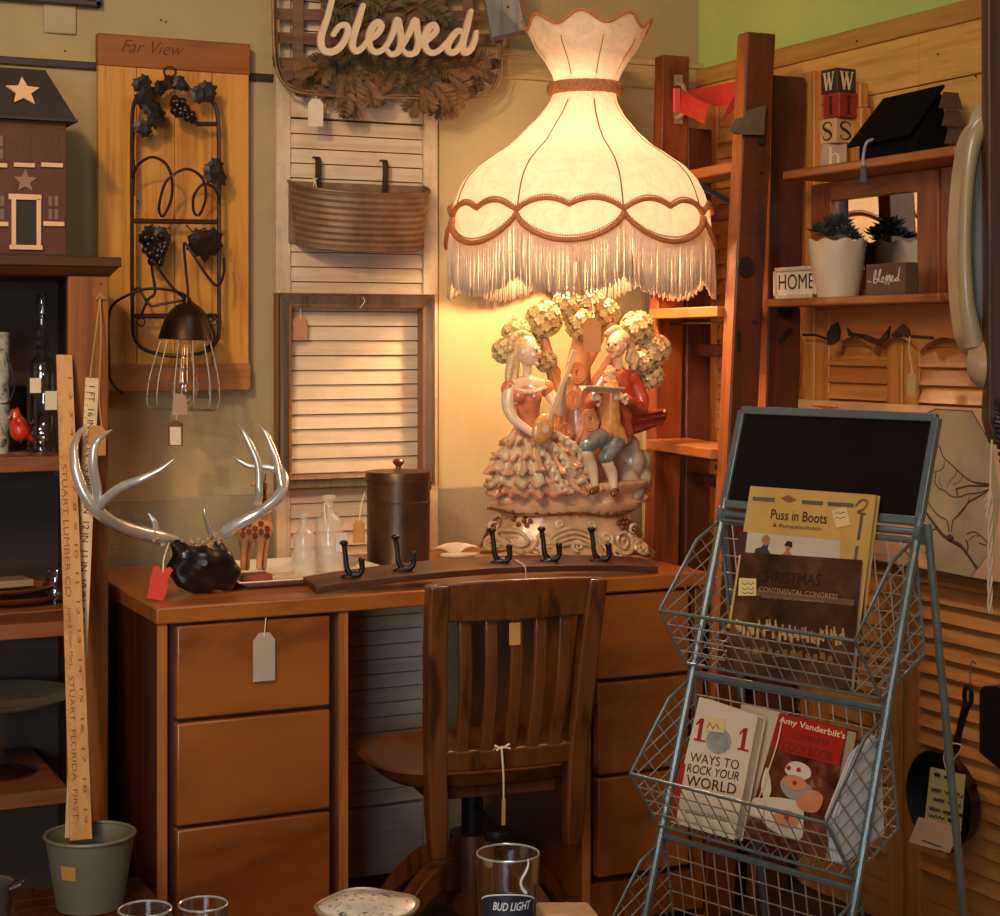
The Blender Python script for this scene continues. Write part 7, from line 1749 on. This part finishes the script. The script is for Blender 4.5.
for i in range(70):
    f = .02 + i / 70 * .96; p = b + (a - b) * f + nn * .0022 - sd * w_ * .46; m.bar(p, p + sd * w_ * (.16 if i % 2 else .09), .0008, .0005, nn)
m.build('inch_marks', M_yp, t)
t2, a2, b2, d2, sd2, nn2, w2 = stick((92, 378), (72, 838), 12, 13, 3.440, 3.19, M_ysl, 'yardstick', 'pale yardstick with bold black inch numbers, the one behind, leaning in the bucket')
L2 = (b2 - a2).length; L = L2
along('1 FT  16 IN  15 IN  14 IN  13 IN  12 IN  11 IN  10 IN  9  8  7  6', 'bold_numbers', .02, .60, .0, .012, t2, a2, b2, sd2, nn2, w2, MATS['ink'])
m = MB()
for i in range(60):
    f = .02 + i / 60 * .9; p = b2 + (a2 - b2) * f + nn2 * .0022 - sd2 * w2 * .46; m.bar(p, p + sd2 * w2 * (.22 if i % 2 else .12), .0009, .0005, nn2)
m.build('inch_marks', MATS['ink'], t2)
# string loop nailed to the bookcase stile, with tan tag
sl = thing('twine_loop', 'long loop of tan twine with a tan tag knotted on the bookcase stile', 'twine', PY(95, 430, 3.44))
m = MB(); kn = PY(100, 297, 3.443); m.tube(catmull([kn, PY(96, 330, 3.42), PY(90, 378, 3.36)], 5), .0017, 6); m.tube(catmull([kn, PY(101, 340, 3.42), PY(99, 395, 3.40), PY(102, 428, 3.40)], 5), .0017, 6)
for i in range(5): m.tube(catmull([kn + V((-.008 + .003 * i, -.002, -.004 + .002 * i)), kn + V((.001 * i, -.006, .006)), kn + V((.010 - .002 * i, -.002, -.003))], 4), .0016, 5)
m.tube([kn + V((0, .008, 0)), kn + V((0, -.006, .001))], .0018, 6)
m.build('twine', paint('tan_twine', (176, 128, 78), .9), sl)
p = PY(97, 455, 3.40); ptag(sl, PY(88, 456, 3.40), (1, 0, 0), (0, 0, 1), .034, .058, MATS['tag_tan'])
# curtain edge right of the bookcase above: dark cable run down the wall? (none)

# ================================================================ foreground table with glassware
GT = .545
def fg(px, py, D): return PD(px, py, D)
M_tab = wood('dark_table_wood', (48, 26, 16), (74, 42, 26), 'x', .8, .4)
tab = thing('low_table', 'dark wooden low table under the drinking glasses', 'table', (DV * 1.9 + RV * -.05))
TZ_ = 1.26 - 623 / F * 2.18
tc = DV * 1.90 + RV * -.10
m = MB(); m.obox(V((tc.x, tc.y, TZ_ - .03)) - RV * .55 - DV * .34, RV * 1.1, DV * .68, UP * .03); m.build('table_top', M_tab, tab, bevel=.004)
for sx in (-1, 1):
    for sy in (-1, 1):
        c = V((tc.x, tc.y, 0)) + RV * .50 * sx + DV * .29 * sy; MB().box((c.x - .02, c.y - .02, 0), (c.x + .02, c.y + .02, TZ_ - .03)).build('leg', M_tab, tab, bevel=.003)
def tumbler(px, pyrim, wpx, D, label, name='drinking_glass', taper=.84, Hm=None, group=None):
    p = fg(px, pyrim, D); k = F / D; r = wpx / 2 / k; zt = p.z; p = V((p.x, p.y, TZ_)); H = zt - TZ_
    t = thing(name, label, 'drinking glass', p, group=group)
    pr_ = [(.0006, .0), (r * taper, 0), (r * taper + .001, .002), (r, H - .001), (r - .0008, H), (r - .0026, H - .001), (r * taper - .002, .012), (.0006, .010)]
    MB().lathe(pr_, p, 48).build('glass_wall', MATS['clear_glass'], t)
    MB().tube([V((p.x + (r - .0012) * math.cos(i / 24 * math.pi), p.y + (r - .0012) * math.sin(i / 24 * math.pi), zt)) for i in range(48)], .0014, 6, closed=True).build('rim', paint('bright_rim', (200, 196, 186), .15, metal=.5, bmp=0), t)
    return t, p, r, H
# beer glass
Db = 2.18; t, p, r, H = tumbler(508, 853, 64, Db, 'pint glass printed Bud Light in white on dark blue, in the foreground centre')
ca = math.atan2(-p.y, -p.x)
def on_glass(a, z, off=.0006): rz = r * (.84 + .16 * z / H) + off; return V((p.x + rz * math.cos(ca + a), p.y + rz * math.sin(ca + a), p.z + z))
def zpx(py): return 1.26 + (HZ - py) / F * (Db - r * .9) - TZ_
M_navyb = paint('navy_label', (44, 44, 54), .4)
m = MB(); n = 24; za, zb_ = zpx(894), zpx(922)
vs = [on_glass(-.95 + 1.9 * i / n, za + .010 * math.sin(math.pi * i / n) ** .7 - .012) for i in range(n + 1)] + [on_glass(-.95 + 1.9 * i / n, zb_) for i in range(n + 1)]
m.add(vs, [(i, i + 1, n + 2 + i, n + 1 + i) for i in range(n)]); m.build('printed_label', M_navyb, t)
m = MB(); m.tube([on_glass(-.98 + 1.96 * i / n, za + .010 * math.sin(math.pi * i / n) ** .7 - .010, .001) for i in range(n + 1)], .0009, 5); m.build('label_border', paint('label_white', (232, 230, 226), .5), t)
# curved lettering wrapped on the glass
def wrap_text(s, a0, a1, z0, h, mat, name):
    cu = bpy.data.curves.new('t', 'FONT'); cu.body = s; cu.shear = .3; cu.offset = .015; cu.resolution_u = 3; to = bpy.data.objects.new('t', cu); me = bpy.data.meshes.new_from_object(to)
    ps = [v.co.copy() for v in me.vertices]; fs = [tuple(q.vertices) for q in me.polygons]; bpy.data.objects.remove(to); bpy.data.curves.remove(cu)
    x0 = min(q.x for q in ps); x1 = max(q.x for q in ps); y0 = min(q.y for q in ps); y1 = max(q.y for q in ps)
    mb = MB(); mb.add([on_glass(a0 + (a1 - a0) * (q.x - x0) / (x1 - x0), z0 + h * (q.y - y0) / (y1 - y0), .0016) for q in ps], fs); mb.build(name, mat, t, flat=True)
wrap_text('BUD LIGHT', -.50, .80, zpx(910.5), zpx(902) - zpx(910.5), MATS['label_white'], 'printed_words')
m = MB(); m.tube(catmull([on_glass(a, zpx(y), .001) for a, y in [(.60, 894), (.44, 887), (.42, 880), (.56, 873), (.66, 866), (.64, 860)]], 5), [.0024, .0016, .0016, .0008], 6); m.build('printed_swirl', MATS['label_white'], t)
tumbler(203, 904, 50, 2.16, 'right one of two small empty glasses at the bottom left of the photo', group=None)
tumbler(145, 909, 54, 2.10, 'left one of two small empty glasses at the bottom left of the photo')
# covered ceramic dish
D_ = 2.12; q = fg(367, 896, D_); k = F / D_; r = 50 / k
dsh = thing('ceramic_dish', 'white and blue grey patterned covered ceramic dish left of the pint glass', 'covered dish', V((q.x, q.y, TZ_)))
mm, nt, bs = newmat('blue_grey_transferware'); vec = coords(nt, (1, 1, 1)); n_ = noise(nt, vec, 60, 3, .5, 2.0); bs.inputs['Roughness'].default_value = .2; bs.inputs['Coat Weight'].default_value = .5
nt.links.new(ramp(nt, n_, [(.36, lin((84, 92, 92))), (.42, lin((214, 206, 188))), (.75, lin((234, 226, 208)))]), bs.inputs['Base Color'])
Hd = q.z - TZ_
def dish(u, v):
    a = 2 * math.pi * u; rr = (r * .78 + r * .14 * v); return V((q.x + rr * math.cos(a), q.y + rr * math.sin(a), TZ_ + (Hd - .012) * v))
m = MB(); m.grid(dish, 64, 8, cu=True); m.prism([dish(i / 40, 0) for i in range(40)], V((0, 0, .003))); m.build('dish_body', mm, dsh)
def lidf(u, v):
    a = 2 * math.pi * u; sc_ = 1 + .022 * math.cos(a * 4 + .6); rr = r * v * (sc_ if v > .5 else 1); z = Hd - .012 + .006 * (1 - v ** 3) + .0012 * math.cos(a * 4 + .6) * (v ** 4) ; return V((q.x + rr * math.cos(a), q.y + rr * math.sin(a), TZ_ + z))
m = MB(); m.grid(lidf, 80, 20, cu=True); o = m.build('lid', mm, dsh, ang=60); sdm = o.modifiers.new('Solidify', 'SOLIDIFY'); sdm.thickness = .004
MB().tube([lidf(i / 80, 1) for i in range(80)], .003, 6, closed=True).build('gilt_edge', paint('dish_edge', (170, 150, 112), .3, metal=.3), o)
# wooden box corner at the bottom centre
a = fg(540, 912, 2.08); b = fg(598, 912, 2.20)
o = MB(); c0 = V((a.x, a.y, TZ_)); hgt = fg(575, 914, 2.03).z - TZ_
o.obox(V((fg(545, 900, 2.03).x, fg(545, 900, 2.03).y, TZ_)), RV * .062 + DV * .0, DV * .045 - RV * .010, UP * hgt)
bx = o.build('wooden_box', wood('pale_box_wood', (150, 108, 66), (184, 140, 92), 'x', 1, .5), bevel=.003); tag(bx, 'pale wooden box, only its top edge seen right of the pint glass', 'box')
# saucepan at the left edge
D_ = 2.24; q = fg(-12, 880, D_); k = F / D_
sp = thing('metal_pan', 'dull metal saucepan with a short lug handle at the bottom left corner', 'saucepan', V((q.x, q.y, TZ_)))
Hd = fg(0, 884, D_).z - TZ_; r = 24 / k
MB().lathe([(.001, 0), (r * .8, 0), (r, Hd), (r * 1.03, Hd + .002), (r * .97, Hd), (r * .78, .004), (.001, .004)], V((q.x, q.y, TZ_)), 40).build('pan_body', paint('dull_tin', (116, 104, 88), .35, metal=.6), sp)
MB().obox(V((q.x, q.y, TZ_ + Hd - .006)) + RV * r * .95 - DV * .010, RV * .016 + UP * .006, DV * .020, UP * .004).build('lug_handle', MATS['dull_tin'], sp, bevel=.001)
